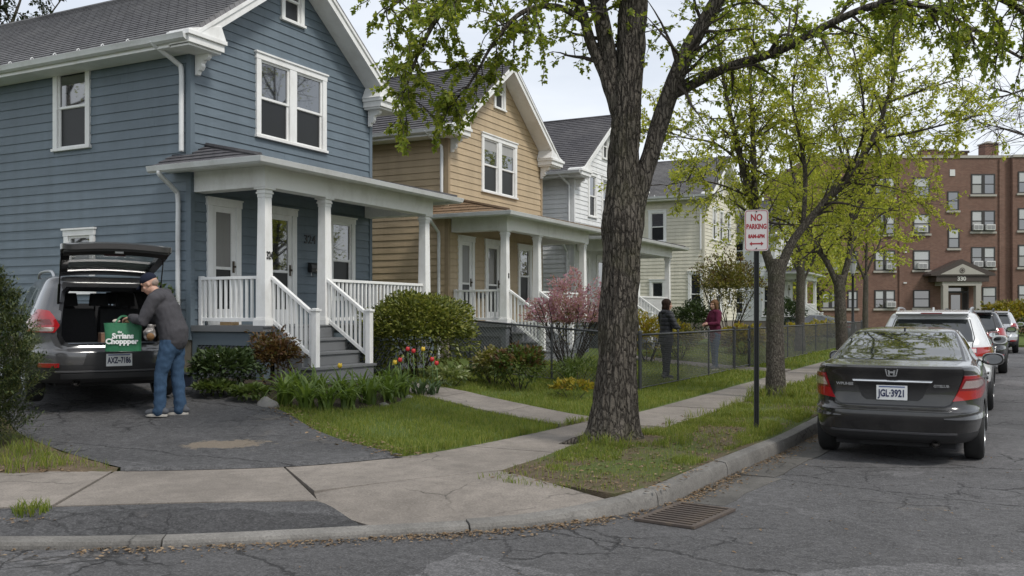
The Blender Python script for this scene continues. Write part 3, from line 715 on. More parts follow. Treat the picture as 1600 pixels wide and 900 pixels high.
    sk.box(fx - .02, fx + .058, yl - .0, yl + .12, -.3, .62); sk.box(fx - .02, fx + .058, yr - .06, yr + .058, -.3, .62); sk.box(fx - .02, fx + .058, 1.2, 1.32, -.3, .62)
    sk.build('porch_skirt', M_lattice if name != 'blue_house' else paint('blue_skirt', sc(col, .8), .6, .15), H)
    lt = MB()
    def lattice(P, a0, a1, z0, z1):
        s = .085; k = a0 - (z1 - z0)
        while k < a1:
            for sg in (1, -1):
                pa, pb = ((k, z0), (k + (z1 - z0), z1)) if sg > 0 else ((k, z1), (k + (z1 - z0), z0))
                (x1_, z1_), (x2_, z2_) = pa, pb
                if x1_ < a0: tt = (a0 - x1_) / (x2_ - x1_); x1_, z1_ = a0, z1_ + tt * (z2_ - z1_)
                if x2_ > a1: tt = (a1 - x1_) / (x2_ - x1_); x2_, z2_ = a1, z1_ + tt * (z2_ - z1_)
                if x2_ - x1_ > .02: lt.bar(P(x1_, z1_, sg), P(x2_, z2_, sg), .012, .03, up=(P(0, 0, 1) - P(0, 1, 1)))
            k += s
    lattice(lambda a, z, sg: Vector((a, yl - .035 - .006 * sg, z)), .14, fx - .08, .0, .62)
    lattice(lambda a, z, sg: Vector((fx + .035 + .006 * sg, a, z)), ncols[1] + .2, yr - .06, .0, .62)
    tag(lt.build('lattice', M_lattice, H), kind='stuff')
    bk = MB(); bk.box(.02, fx - .12, yl + .1, yl + .12, -.2, .9); bk.build('crawl_space_shade', M_void, H); bk = MB(); bk.box(fx - .13, fx - .10, ncols[1], yr - .1, -.2, .9); bk.build('crawl_space_shade', M_void, H)  # thin dark sheets behind the lattice stand in for the shade under the porch
    # columns, each with plinth, tapered shaft, cap
    bz = 3.22 + pz
    for cyy in ncols:
        c = MB(); cx_ = fx - .06
        r0, r1 = .102, .080
        c.hexa([(cx_ - r0, cyy - r0, pf + .13), (cx_ + r0, cyy - r0, pf + .13), (cx_ + r0, cyy + r0, pf + .13), (cx_ - r0, cyy + r0, pf + .13), (cx_ - r1, cyy - r1, bz - .16), (cx_ + r1, cyy - r1, bz - .16), (cx_ + r1, cyy + r1, bz - .16), (cx_ - r1, cyy + r1, bz - .16)])
        co = c.build('column', trim, H, bevel=.008)
        c = MB(); c.box(cx_ - .135, cx_ + .135, cyy - .135, cyy + .135, pf, pf + .10); c.box(cx_ - .12, cx_ + .12, cyy - .12, cyy + .12, pf + .10, pf + .13); c.build('column_base', trim, co, bevel=.006)
        c = MB(); c.box(cx_ - .086, cx_ + .086, cyy - .086, cyy + .086, bz - .16, bz - .10); c.box(cx_ - .102, cx_ + .102, cyy - .102, cyy + .102, bz - .10, bz - .07); c.box(cx_ - .09, cx_ + .09, cyy - .09, cyy + .09, bz - .07, bz - .03); c.box(cx_ - .125, cx_ + .125, cyy - .125, cyy + .125, bz - .03, bz); c.build('column_capital', trim, co, bevel=.004)
    bm = MB(); cx_ = fx - .06
    bm.box(cx_ - .13, cx_ + .13, yl - .02, yr + .02, bz, bz + .34); bm.box(.012, cx_ - .13, yl - .02, yl + .24, bz, bz + .34); bm.box(.012, cx_ - .13, yr - .24, yr + .02, bz, bz + .34)
    bm.build('porch_beam', trim, H, bevel=.006)
    cl = MB(); cl.box(.01, ex - .03, -ey + .03, ey - .03, bz + .34, bz + .37)
    nb = 12
    cl.build('porch_ceiling', trim, H)
    # hipped porch roof: front slope and two end slopes, with crown fascia and gutter
    hy = 1.32; zt = gz + .43
    ridge_in = (.0, zt)
    def proof(A, B, C_, D_, nm):
        # A,B eave ends; D_,C_ top ends: stepped courses
        A, B, C_, D_ = map(Vector, (A, B, C_, D_)); n = max(4, int((D_ - A).length / .14)); rows = []; nrm = (B - A).cross(D_ - A).normalized()
        if nrm.z < 0: nrm = -nrm
        for i in range(n + 1):
            a, b = D_.lerp(A, i / n), C_.lerp(B, i / n)
            rows.append([a + nrm * (.02 if i else 0), b + nrm * (.02 if i else 0)]); rows.append([a, b])
        mb = MB(); mb.grid(rows); mb.add([A, B, B + Vector((0, 0, -.03)), A + Vector((0, 0, -.03))], [(0, 1, 2, 3)])
        o = mb.build(nm, porch_shingle, H); me = o.data; uv = me.uv_layers.new(name='UVMap'); du = (B - A).normalized()
        for lp in me.loops:
            cc = me.vertices[lp.vertex_index].co; uv.data[lp.index].uv = ((cc - A).dot(du), (cc - A - du * (cc - A).dot(du)).length)
    tL, tR = (.02, -hw + .35, zt), (.02, hw - .35, zt)
    if True:
        proof((ex, -ey, gz), (ex, ey, gz), tR, tL, 'porch_roof_slope')
        proof((-.45, -ey, gz), (ex, -ey, gz), tL, (-.45, -hw + .3, zt - .02), 'porch_roof_slope'); proof((ex, ey, gz), (-.45, ey, gz), (-.45, hw - .3, zt - .02), tR, 'porch_roof_slope')
    for sg in (-1, 1): MB().tube([(ex, sg * ey, gz + .02), (.02, sg * (hw - .35), zt + .02)], .045, 6).build('hip_cap', porch_shingle, H)
    en = MB(); en.box(-.45, .0, -hw - .01, -hw + .30, gz + .0, gz + .03)
    fs = MB(); z1 = bz + .37
    pr = [(0, z1), (0, gz - .02), (-.04, gz - .02), (-.04, z1)]
    fs.box(ex - .03, ex, -ey, ey, z1 - .04, gz - .012)
    for sg in (-1, 1): fs.box(-.45, ex - .03, min(sg * ey, sg * (ey - .03)), max(sg * ey, sg * (ey - .03)), z1 - .04, gz - .012)
    fs.box(-.45, .01, -ey + .03, -hw - .012, z1 - .03, z1); fs.box(-.45, .01, hw + .012, ey - .03, z1 - .03, z1)
    fs.build('porch_fascia', trim, H, bevel=.003)
    pr = [(0, 0), (.0, -.10), (.045, -.11), (.09, -.08), (.105, -.03), (.115, 0), (.105, .004), (.09, -.02), (.02, -.02)]
    g1 = MB(); g1.prism(pr, lambda p, k: (ex + .003 + p[0], (-ey - p[0]) if k == 0 else (ey + p[0]), gz - .01 + p[1]))
    for sg in (-1, 1): g1.prism(pr, lambda p, k: (-.47 if k == 0 else ex + .003 + p[0], sg * (ey + .003 + p[0]), gz - .01 + p[1]))
    g1.build('porch_gutter', M_gutter, H, smooth='auto')
    spout([(-.22, -ey - .05, gz - .09), (-.22, -ey - .04, gz - .16), (-.24, -hw - .14, gz - .36), (-.24, -hw - .055, gz - .5), (-.24, -hw - .055, gz - 1.2), (-.24, -hw - .055, .25), (-.24, -hw - .055, .12)], .04)
    # railings with balusters
    def railing(a, b, zlo=.10, zhi=.80, drop=0.0, n=None, post=None):
        a, b = Vector(a), Vector(b); mb = MB(); up = Vector((0, 0, 1))
        mb.bar(a + up * zhi, b + up * zhi, .075, .05)
        rl = mb.build('railing', trim, H, bevel=.004); MB().bar(a + up * zlo, b + up * zlo, .05, .06).build('bottom_rail', trim, rl, bevel=.004); d = b - a; L = d.to_2d().length; n = n or int(L / .115); me = None
        side = Vector((-d.y, d.x, 0)).normalized(); along = Vector((d.x, d.y, 0)).normalized(); k_ = d.z / L
        for k in range(n):
            f = (k + .5) / n; p = a + d * f; w_ = .0185
            if me is None:
                q = MB(); l_ = zhi - zlo - .055
                q.hexa([(-along * w_ * sx + side * w_ * sy + up * (zlo + .028 - k_ * w_ * sx + (l_ if tz else 0))) for tz in (0, 1) for sx, sy in ((-1, -1), (1, -1), (1, 1), (-1, 1))])
                o = q.build('baluster', trim, rl); me = o.data
            else: o = link(bpy.data.objects.new('baluster', me), rl)
            o.location = p
        return rl
    cxr = fx - .06
    ps = MB(); ps.box(.013, .085, ncols[0] - .04, ncols[0] + .04, pf, pf + .84); ps.build('rail_post', trim, H, bevel=.004)
    railing((.085, ncols[0], pf), (cxr - .10, ncols[0], pf))
    railing((cxr, ncols[1] + .10, pf), (cxr, ncols[2] - .10, pf)); railing((.02, ncols[2], pf), (cxr - .10, ncols[2], pf))
    # steps and stair rails with newel posts
    sy0, sy1 = ncols[0] + .02, ncols[1] + .02; run = .29; rise = (pf - .0) / 4.3
    for k in range(1, 5):
        zt_ = pf - rise * k; xx = fx + .13 + run * (k - 1)
        st = MB(); st.box(xx, xx + run + .03, sy0 - .05, sy1 + .05, zt_ - .045, zt_)
        if k < 4 or True: st.box(xx - .03, xx, sy0, sy1, zt_ - .0, zt_ + rise - .047)
        if k < 4: st.box(xx, xx + run - .02, sy0 + .0, sy0 + .03, -.3, zt_ - .046); st.box(xx, xx + run - .02, sy1 - .03, sy1, -.3, zt_ - .046)
        st.build('porch_step', dk, H, bevel=.006)
    ft = MB(); ft.box(fx + .13 + run * 3, fx + .13 + run * 4, sy0, sy1, -.3, pf - rise * 4 - .046); ft.build('step_base', M_found, H)
    nx = fx + .13 + run * 3 - .06; nz = pf - rise * 3
    for yy in (sy0 + .05, sy1 - .05):
        nw = MB(); nw.box(nx - .05, nx + .05, yy - .05, yy + .05, nz, nz + .90); nw.box(nx - .07, nx + .07, yy - .07, yy + .07, nz + .90, nz + .935); nw.box(nx - .04, nx + .04, yy - .04, yy + .04, nz + .935, nz + .95)
        nw.build('newel_post', trim, H, bevel=.005)
        railing((cxr + .09, yy, pf), (nx - .05, yy, nz + .06), .10, .80, n=9)
    if number:
        text(number, .24, M_black, H, (.003, .52, 2.62), (0, 1, 0), (0, 0, 1), 'house_number', depth=.012, bold=.001)
    if col_number:
        text(col_number, .18, M_black, H, (cxr + .098, ncols[0] + .01, 2.10), (0, 1, 0), (0, 0, 1), 'house_number', depth=.012, bold=.002, xs=.55)
    return H

SH_BLUE = shingle_mat('shingle_grey', (.15, .148, .155), (.20, .197, .205), (.235, .23, .23))
SH_DARK = shingle_mat('shingle_dark', (.075, .073, .080), (.11, .107, .115), (.13, .125, .125))
SH_TAN = shingle_mat('shingle_tan', (.19, .125, .075), (.24, .165, .10), (.15, .11, .08))
SH_OLD = shingle_mat('shingle_weathered', (.12, .118, .12), (.155, .15, .15), (.19, .185, .18))
blue = house('blue_house', 'blue clapboard house with white porch numbered 324 beside the driveway', 14.3, .45, (.130, .167, .198), SH_BLUE, SH_DARK, number='324', col_number='324')
tan = house('tan_house', 'tan clapboard house with brown porch roof, second from the driveway', 22.85, .42, (.46, .355, .225), SH_DARK, SH_TAN, hw=2.72, ncols=(-2.45, -.65, 2.4), side_windows=False, side_far=9.95, col_number='8', seg_rnd=.035, corner_col=(.36, .27, .17))
white = house('white_house', 'white clapboard house with dark shingle roof behind the big tree trunk', 30.7, .42, (.76, .765, .76), SH_DARK, SH_DARK, hw=2.72, side_windows=False, second='three', side_far=9.95, expo=.15, seg_rnd=.03)
cream = house('cream_house', 'pale yellow clapboard house behind the flowering yard shrub', 43.9, .55, (.66, .625, .515), SH_OLD, SH_OLD, hw=2.85, x0=-11.6, eave=6.55, slope=.62, side_windows='cream', second='three', side_far=9.95, expo=.16, seg_rnd=.03, porch=False)
far_white = house('far_white_house', 'far white house glimpsed between the street trees beyond the pale yellow one', 60.5, .45, (.62, .63, .62), SH_DARK, SH_DARK, hw=2.8, x0=-12.0, eave=6.2, side_windows='cream', second='three', side_far=9.95, expo=.30, seg_rnd=.03)
# small things fixed to the walls
def mailbox(label, x, y, z, s=1.0):
    t = thing('mailbox', label, 'mailbox', (x, y, z), 0, None)
    b = MB(); prf = [(0, 0), (.10, 0), (.105, .10), (.085, .15), (.045, .175), (0, .18)]
    b.prism(prf, lambda p, k: (p[0] * s, (k - .5) * .36 * s, p[1] * s)); b.build('box', M_black, t, bevel=.006)
    l = MB(); l.prism([(.107, .085), (.116, .085), (.096, .155), (.05, .19), (0, .196), (0, .186), (.045, .178), (.086, .15)], lambda p, k: (p[0] * s, (k - .5) * .38 * s, p[1] * s)); l.build('lid', M_black, t)
    for sy in (-.1, .1):
        h = MB(); h.tube([(.02 * s, sy * s, .0), (.025 * s, sy * s, -.07 * s), (.06 * s, sy * s, -.095 * s), (.085 * s, sy * s, -.07 * s)], .008 * s, 6); h.build('paper_hook', paint('hook_metal', (.3, .3, .3), .3, metal=.9), t)
    nm = MB(); nm.box(.1065 * s, .109 * s, -.06 * s, .06 * s, .03 * s, .06 * s); nm.build('name_plate', paint('plate_dull', (.22, .2, .17), .4, metal=.5), t)
    return t
mailbox('black wall mailbox under the number 324 on the blue house', -12.193, 14.93, 2.42, 1.0)
mailbox('small black mailbox beside the left door of the tan house', -12.193, 21.72, 2.0, .8)

# ================================================================== cars
def car_paint(name, col, metal=.45, rough=.20):
    m, t, b = nodes_of(name); v = coords(t)
    n = noise_n(t, v, 900, 1); n2 = noise_n(t, v, 2.2, 5, .6)
    c = mixc(t, n, sc(col, .85), sc(col, 1.25)); c = mixc(t, ramp(t, n2, [(.5, g(0)), (.8, g(.22))]), c, (.16, .15, .13))
    t.links.new(c, b.inputs['Base Color']); b.inputs['Metallic'].default_value = metal
    t.links.new(ramp(t, n2, [(.3, g(rough * .8)), (.75, g(rough * 1.5))]), b.inputs['Roughness'])
    b.inputs['Coat Weight'].default_value = .9; b.inputs['Coat Roughness'].default_value = .04; return m
M_carglass = glossy('car_glass', (.012, .015, .016), .025, 0, 1.0, coat=1.0)
M_tint = glossy('tinted_glass', (.25, .30, .30), .02, 0, .8, alpha=.45)
M_plastic = paint('black_plastic', (.020, .020, .021), .55, .25, 10)
M_trimblack = paint('gloss_black', (.010, .010, .011), .18, .2, 10, bstr=0)
M_tyre = paint('tyre_rubber', (.018, .018, .018), .8, .25, 14, bstr=.3)
M_rim = paint('alloy_rim', (.42, .43, .44), .3, .1, 10, metal=.9, bstr=0)
M_chrome = glossy('chrome', (.75, .76, .77), .10, 1.0)
M_red = glossy('tail_lamp_red', (.33, .012, .016), .10, 0, .6, coat=.8)
M_redd = glossy('tail_lamp_dark', (.16, .008, .010), .12, 0, .6, coat=.8)
M_clear = glossy('lamp_clear', (.72, .58, .55), .10, .7, .7, coat=.8)
M_plate = paint('plate_white', (.72, .73, .72), .45, .06, 8, bstr=0)
M_platetxt = paint('plate_blue', (.012, .018, .07), .5, .1, bstr=0)
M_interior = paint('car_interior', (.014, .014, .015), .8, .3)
M_seat = paint('seat_cloth', (.022, .022, .024), .9, .3, 20, bstr=.3)
M_mirror = glossy('mirror_glass', (.6, .63, .65), .03, 1.0)

class Body:
    def __init__(s, yr, yf, w, n=6., nf=5.):
        s.yr, s.yf, s.w, s.n, s.nf = yr, yf, w, n, nf; s.z0, s.z1 = w[0][0], w[-1][0]
    def par(s, z):
        yr, yf, w = interp(s.yr, z), interp(s.yf, z), interp(s.w, z)
        n = interp(s.n, z) if isinstance(s.n, list) else s.n
        return yr, yf, w, (yr + yf) / 2, n
    def rear(s, x, z):
        yr, yf, w, ym, n = s.par(z); u = min(.9999, abs(x) / w)
        return ym - (ym - yr) * (1 - u ** n) ** (1 / n)
    def side(s, y, z):
        yr, yf, w, ym, n = s.par(z); q, n = ((ym - y) / (ym - yr), n) if y < ym else ((y - ym) / (yf - ym), s.nf)
        return w * max(0, 1 - min(1, q) ** n) ** (1 / n)
    def ring(s, z):
        yr, yf, w, ym, n = s.par(z); half = []
        us = [.92 * k / 13 for k in range(14)]
        for nn, y_end, rev in ((n, yr, False), (s.nf, yf, True)):
            v0 = (1 - .92 ** nn) ** (1 / nn); pts = [(u * w, ym + (y_end - ym) * (1 - u ** nn) ** (1 / nn)) for u in us]
            for k in range(1, 13):
                v = v0 * (1 - k / 12); pts.append((w * (1 - v ** nn) ** (1 / nn), ym + (y_end - ym) * v))
            half += pts[-2::-1] if rev else pts
        return [(x, y, z) for x, y in half] + [(-x, y, z) for x, y in half[-2:0:-1]]
    def mesh(s, nz=46, extra=(), lower=0.0):
        zs = sorted(set([s.z0 + (s.z1 - s.z0) * k / nz for k in range(nz + 1)] + [z for z, _ in s.yr] + list(extra)))
        zs = [z for i, z in enumerate(zs) if i == 0 or z - zs[i - 1] > .004 or i == len(zs) - 1]
        rows = [s.ring(z) for z in zs]; mb = MB(); mb.grid(rows, closed=True); n = len(rows[0])
        mb.m = [1 if zs[i // n] < lower else 0 for i in range(len(mb.f))]
        mb.f.append(tuple(range(n - 1, -1, -1))); mb.m.append(1); mb.f.append(tuple(range((len(rows) - 1) * n, len(rows) * n))); mb.m.append(0)
        return mb
    def rear_pt(s, x, z, off):
        e = .004; p = Vector((x, s.rear(x, z), z))
        a = Vector((x + e, s.rear(x + e, z), z)) - Vector((x - e, s.rear(x - e, z), z)); b = Vector((x, s.rear(x, z + e), z + e)) - Vector((x, s.rear(x, z - e), z - e))
        return p + a.cross(b).normalized() * off
    def side_pt(s, y, z, off, sg):
        e = .004; f = lambda y_, z_: Vector((sg * s.side(y_, z_), y_, z_))
        a = f(y + e, z) - f(y - e, z); b = f(y, z + e) - f(y, z - e); nn = a.cross(b).normalized() * sg
        return f(y, z) + nn * off

def curve_at(c, t):
    c = [Vector(p) for p in c]; L = [0]
    for a, b in zip(c, c[1:]): L.append(L[-1] + (b - a).length)
    q = t * L[-1]
    for i in range(len(c) - 1):
        if q <= L[i + 1] + 1e-9: return c[i].lerp(c[i + 1], (q - L[i]) / max(1e-9, L[i + 1] - L[i]))
    return c[-1]
def patch(fn, Lc, Rc, nu=10, nv=10, off=.006, thick=.012):
    """sheet lying on a body surface: rows run between the curves Lc and Rc; rim goes inwards"""
    mb = MB(); rows = []
    P = []
    for j in range(nv + 1):
        a, b = curve_at(Lc, j / nv), curve_at(Rc, j / nv); P.append([a.lerp(b, i / nu) for i in range(nu + 1)])
    rows = [[fn(p[0], p[1], off) for p in r] for r in P]; mb.grid(rows)
    ringp = P[0] + [r[-1] for r in P[1:]] + P[-1][-2::-1] + [r[0] for r in P[-2:0:-1]]
    mb.grid([[fn(p[0], p[1], off) for p in ringp], [fn(p[0], p[1], off - thick) for p in ringp]], closed=True); return mb
def mirror_x(mb):
    o = MB(); o.v = [(-x, y, z) for x, y, z in mb.v]; o.f = [f[::-1] for f in mb.f]; o.m = list(mb.m); return o

def wheel(parent, x, y, r, wdt, sg, spokes=5):
    wl_ = MB(); prof = [(r * .62, -.5), (r * .80, -.5), (r * .93, -.46), (r * .985, -.36), (r, -.2), (r, .2), (r * .985, .36), (r * .93, .46), (r * .80, .5), (r * .62, .5)]
    pr = []
    for i, (a, h) in enumerate(prof): pr.append((a, h * wdt))
    wl_.lathe(pr, (x, y, r), 36, 'x'); w_ = wl_.build('wheel', M_tyre, parent, smooth='auto')
    for k in (-.28, -.1, .1, .28):      # tread grooves
        pass
    rm = MB(); rm.lathe([(r * .63, sg * wdt * .48), (r * .60, sg * wdt * .50), (r * .57, sg * wdt * .40), (r * .55, -sg * wdt * .3)], (x, y, r), 28, 'x')
    for k in range(spokes):
        a = 2 * math.pi * k / spokes + .3; d = Vector((0, math.cos(a), math.sin(a))); c = Vector((x + sg * wdt * .36, y, r))
        rm.bar(c + d * r * .10, c + d * r * .58, r * .16, r * .09, up=(1, 0, 0))
    rm.lathe([(.001, sg * wdt * .44), (r * .14, sg * wdt * .43), (r * .17, sg * wdt * .34)], (x, y, r), 16, 'x')
    rm.build('rim', M_rim, w_, smooth='auto')
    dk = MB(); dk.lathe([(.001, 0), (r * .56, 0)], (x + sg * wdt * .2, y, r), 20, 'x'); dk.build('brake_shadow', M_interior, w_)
    return w_
def number_plate(parent, c, txt, w=.305, h=.155, header=True, rot=0.0):
    c = Vector(c); p = MB(); p.box(c.x - w / 2, c.x + w / 2, c.y - .004, c.y + .006, c.z - h / 2, c.z + h / 2); pl = p.build('licence_plate', M_plate, parent, bevel=.004)
    lt_ = text(txt, .105, M_platetxt, pl, (0, 0, 0), (1, 0, 0), (0, 0, 1), depth=.003, bold=.003); xm = max(abs(v.co.x) for v in lt_.data.vertices)
    for v in lt_.data.vertices: v.co = Vector((c.x + v.co.x * w * .455 / xm, c.y - .006 + v.co.y, c.z - .008 + v.co.z))
    hb = MB(); hb.box(c.x - w * .42, c.x + w * .42, c.y - .0055, c.y - .004, c.z + h * .36, c.z + h * .45); hb.build('plate_header', paint('plate_header_blue', (.10, .14, .28), .5, .5, 60, bstr=0), pl)
    f = MB(); o_ = .007
    f.box(c.x - w / 2 - o_, c.x + w / 2 + o_, c.y - .002, c.y + .004, c.z + h / 2, c.z + h / 2 + o_); f.box(c.x - w / 2 - o_, c.x + w / 2 + o_, c.y - .002, c.y + .004, c.z - h / 2 - o_, c.z - h / 2)
    f.box(c.x - w / 2 - o_, c.x - w / 2, c.y - .002, c.y + .004, c.z - h / 2, c.z + h / 2); f.box(c.x + w / 2, c.x + w / 2 + o_, c.y - .002, c.y + .004, c.z - h / 2, c.z + h / 2)
    f.build('plate_frame', M_plastic, pl); return pl
def arch_cutters(ys, r, w, mats):
    out = []
    for yy in ys:
        for sg in (-1, 1):
            mb = MB(); mb.tube([(sg * (w - .30), yy, r * .96), (sg * (w + .4), yy, r * .96)], r * 1.16, 32); mb.m = [1] * len(mb.f); out.append(mb.build('cutter', mats))
    return out
def side_mirror(parent, c, sg, mat):
    c = Vector(c); mb = MB(); rows = []
    for k in range(9):
        t = k / 8; yy = c.y - .085 + .17 * t; s_ = math.sin(math.pi * (.12 + .80 * (1 - t) * .9)) ** .5 if k else 1
        s_ = [.93, 1.0, 1.02, .98, .9, .76, .58, .36, .1][k]
        rows.append([(c.x + sg * .10 + .125 * s_ * math.copysign(abs(math.cos(a)) ** .7, math.cos(a)), yy, c.z + .078 * s_ * math.copysign(abs(math.sin(a)) ** .7, math.sin(a))) for a in [2 * math.pi * q / 20 for q in range(20)]])
    mb.grid(rows, closed=True); mb.f.append(tuple(range(20))); mb.m.append(0); m_ = mb.build('side_mirror', mat, parent, smooth='auto')
    gl = MB(); gl.lathe([(.001, 0), (.066, 0)], (0, 0, 0), 20, 'y'); gl.v = [(c.x + sg * .10 + x * 1.55, c.y - .088, c.z + z * .92) for x, y, z in gl.v]; gl.build('mirror_glass', M_mirror, m_)
    st = MB(); st.bar((c.x - sg * .06, c.y + .02, c.z - .05), (c.x + sg * .04, c.y + .02, c.z - .03), .06, .04); st.build('mirror_arm', M_plastic, m_)

# ---------------------------------------------------------------- sedan
def sedan(label, loc, rotz, col):
    t = thing('parked_sedan', label, 'car', loc, rotz, 'cars parked along the kerb')
    MP = car_paint('sedan_paint', col)
    B = Body(yr=[(.24, .16), (.30, .07), (.40, .03), (.52, .0), (.575, .005), (.60, .045), (.64, .075), (.80, .085), (.95, .065), (1.02, .035), (1.045, .06), (1.06, .22), (1.075, .50), (1.09, .60), (1.22, .98), (1.34, 1.36), (1.40, 1.62), (1.425, 1.95), (1.435, 2.3)],
             yf=[(.24, 4.40), (.5, 4.53), (.68, 4.45), (.80, 4.2), (.90, 3.6), (.96, 3.35), (1.07, 3.1), (1.25, 2.8), (1.38, 2.55), (1.425, 2.45), (1.435, 2.4)],
             w=[(.24, .80), (.30, .845), (.42, .872), (.60, .877), (.75, .877), (.90, .862), (1.0, .825), (1.045, .79), (1.075, .755), (1.2, .685), (1.34, .60), (1.40, .545), (1.425, .44), (1.435, .25)],
             n=[(.24, 5.0), (.6, 5.4), (.9, 5.2), (1.05, 6.5), (1.1, 8), (1.43, 6)])
    mb = B.mesh(60, lower=.345); body = mb.build('body', [MP, M_plastic], t, smooth=True)
    boolean_cut(body, arch_cutters((.98, 3.66), .318, .877, [MP, M_plastic])); body.data.polygons.foreach_set('use_smooth', [True] * len(body.data.polygons)); body.data.set_sharp_from_angle(angle=R(40))
    # trunk lid with a seam gap all round
    tl = patch(B.rear_pt, [(-.50, .635), (-.555, .66), (-.60, .74), (-.655, .90), (-.675, 1.0), (-.655, 1.043)], [(.50, .635), (.555, .66), (.60, .74), (.655, .90), (.675, 1.0), (.655, 1.043)], 40, 24, .007, .012)
    trunk = tl.build('trunk_lid', MP, t, smooth='auto')
    sm = patch(B.rear_pt, [(-.515, .622), (-.57, .648), (-.617, .735), (-.672, .90), (-.69, 1.0), (-.67, 1.047)], [(.515, .622), (.57, .648), (.617, .735), (.672, .90), (.69, 1.0), (.67, 1.047)], 40, 24, .0015, .004)
    sm.build('trunk_seam', M_trimblack, t, smooth='auto')
    rec = patch(B.rear_pt, [(-.255, .685), (-.30, .72), (-.36, .865)], [(.255, .685), (.30, .72), (.36, .865)], 24, 10, .0085, .004); rec.build('plate_recess', paint('recess_shade', sc(col, .75), .3, .1, metal=.3), trunk, smooth='auto')  # flush patch: the recess's shade is painted in as darker body colour
    br = patch(lambda x, z, o: B.rear_pt(x, z, (.004 + .024 * math.sin(math.pi * max(0, min(1, (z - .868) / .037))) ** .6) if o > 0 else o), [(-.365, .868), (-.40, .905)], [(.365, .868), (.40, .905)], 30, 8, .022, .025); br.build('chrome_strip', M_chrome, trunk, smooth='auto')
    yb = B.rear(0, .77)
    number_plate(trunk, (0.0, yb - .022, .765), 'JGL·3921')
    # emblem: upright letter H in a rounded frame
    em = MB(); ze = .985; ye = B.rear(0, ze) - .010
    fr_o = [(-.060, .045), (.060, .045), (.066, .036), (.050, -.040), (.040, -.047), (-.040, -.047), (-.050, -.040), (-.066, .036)]
    fr_i = [(x * .80, z * .80) for x, z in fr_o]
    em.grid([[(x, ye, ze + z) for x, z in fr_o], [(x, ye - .008, ze + z) for x, z in fr_o], [(x, ye - .008, ze + z) for x, z in fr_i], [(x, ye, ze + z) for x, z in fr_i]], closed=True)
    for s_ in (-1, 1): em.prism([(s_ * .040, .034), (s_ * .022, .034), (s_ * .014, -.036), (s_ * .030, -.036)], lambda p, k: (p[0], ye - .007 * k, ze + p[1]))
    em.prism([(-.024, .006), (.024, .006), (.022, -.012), (-.022, -.012)], lambda p, k: (p[0], ye - .0065 * k, ze + p[1])); em.build('emblem', M_chrome, trunk)
    for tx, xx, hh in (('WPUHES', -.475, .04), ('GTELUB', .475, .036)):
        text(tx, hh, M_chrome, trunk, (xx, B.rear(xx, .845) - .010, .845), (1, B.rear(xx + .02, .845) / .04 - B.rear(xx - .02, .845) / .04, 0), (0, 0, 1), depth=.004, xs=1.15, bold=.0015, name='badge')
    # tail lamps wrap round the corner
    for sg in (-1, 1):
        fl = (lambda m_: m_) if sg > 0 else mirror_x
        L_ = [(.485, .655), (.55, .78), (.618, .955)]; R_ = [(.800, .715), (.848, .80), (.842, .90), (.775, .962)]
        lm = fl(patch(B.rear_pt, [(.575, .690), (.63, .80), (.685, .955)], [(.825, .715), (.8605, .78), (.856, .88), (.80, .955)], 16, 12, .016, .03)).build('tail_lamp', M_red, t, smooth='auto')
        fl(patch(B.rear_pt, [(.655, .825), (.690, .905)], [(.79, .825), (.84, .85), (.838, .88), (.825, .905)], 12, 8, .020, .006)).build('lamp_inner', M_clear, lm, smooth='auto')
        fl(patch(B.rear_pt, [(.630, .80), (.682, .925)], [(.80, .80), (.852, .84), (.848, .885), (.83, .925)], 12, 8, .018, .004)).build('lamp_surround', M_chrome if False else M_redd, lm, smooth='auto')
    # rear window with dark surround, side windows
    gw_ = patch(B.rear_pt, [(-.655, 1.093), (-.62, 1.2), (-.575, 1.30), (-.535, 1.372)], [(.655, 1.093), (.62, 1.2), (.575, 1.30), (.535, 1.372)], 30, 16, .004, .008)
    gw_.build('rear_window', M_carglass, t, smooth='auto')
    sr = patch(B.rear_pt, [(-.685, 1.085), (-.645, 1.2), (-.595, 1.31), (-.555, 1.385)], [(.685, 1.085), (.645, 1.2), (.595, 1.31), (.555, 1.385)], 30, 16, .002, .006); sr.build('window_seal', M_trimblack, t, smooth='auto')
    for sg in (-1, 1):
        for (Lc, Rc, nm) in (([(1.05, 1.02), (1.75, 1.36)], [(2.05, .98), (2.05, 1.385)], 'rear_side_window'), ([(2.12, .98), (2.12, 1.385)], [(3.15, .96), (2.55, 1.365)], 'front_side_window')):
            patch(lambda a, b, o, s_=sg: B.side_pt(a, b, o, s_), Lc, Rc, 10, 8, .004, .008).build(nm, M_carglass, t, smooth='auto')
        for yy in (1.55, 2.5):
            c = B.side_pt(yy, .86, .02, sg); h = MB(); h.bar(c + Vector((0, -.09, 0)), c + Vector((0, .09, 0)), .022, .03); h.build('door_handle', MP, t, bevel=.006)
        side_mirror(t, (sg * .84, 2.95, 1.02), sg, MP)
        for yy in (.98, 3.66): wheel(t, sg * .765, yy, .318, .205, sg)
    # bumper creases, valance, exhaust, reflectors, aerial, underbody
    cr = patch(B.rear_pt, [(-.80, .575), (-.81, .59)], [(.80, .575), (.81, .59)], 40, 2, .012, .02); cr.build('bumper_crease', MP, t, smooth='auto')
    for fl in ((lambda m_: m_), mirror_x): fl(patch(lambda x, z, o: B.rear_pt(x, z, o * (1 - .8 * max(0, (z - .50) / .05)) if o > 0 else o), [(.50, .512), (.50, .518)], [(.858, .50), (.860, .548)], 18, 5, .022, .03)).build('bumper_corner', MP, t, smooth='auto')
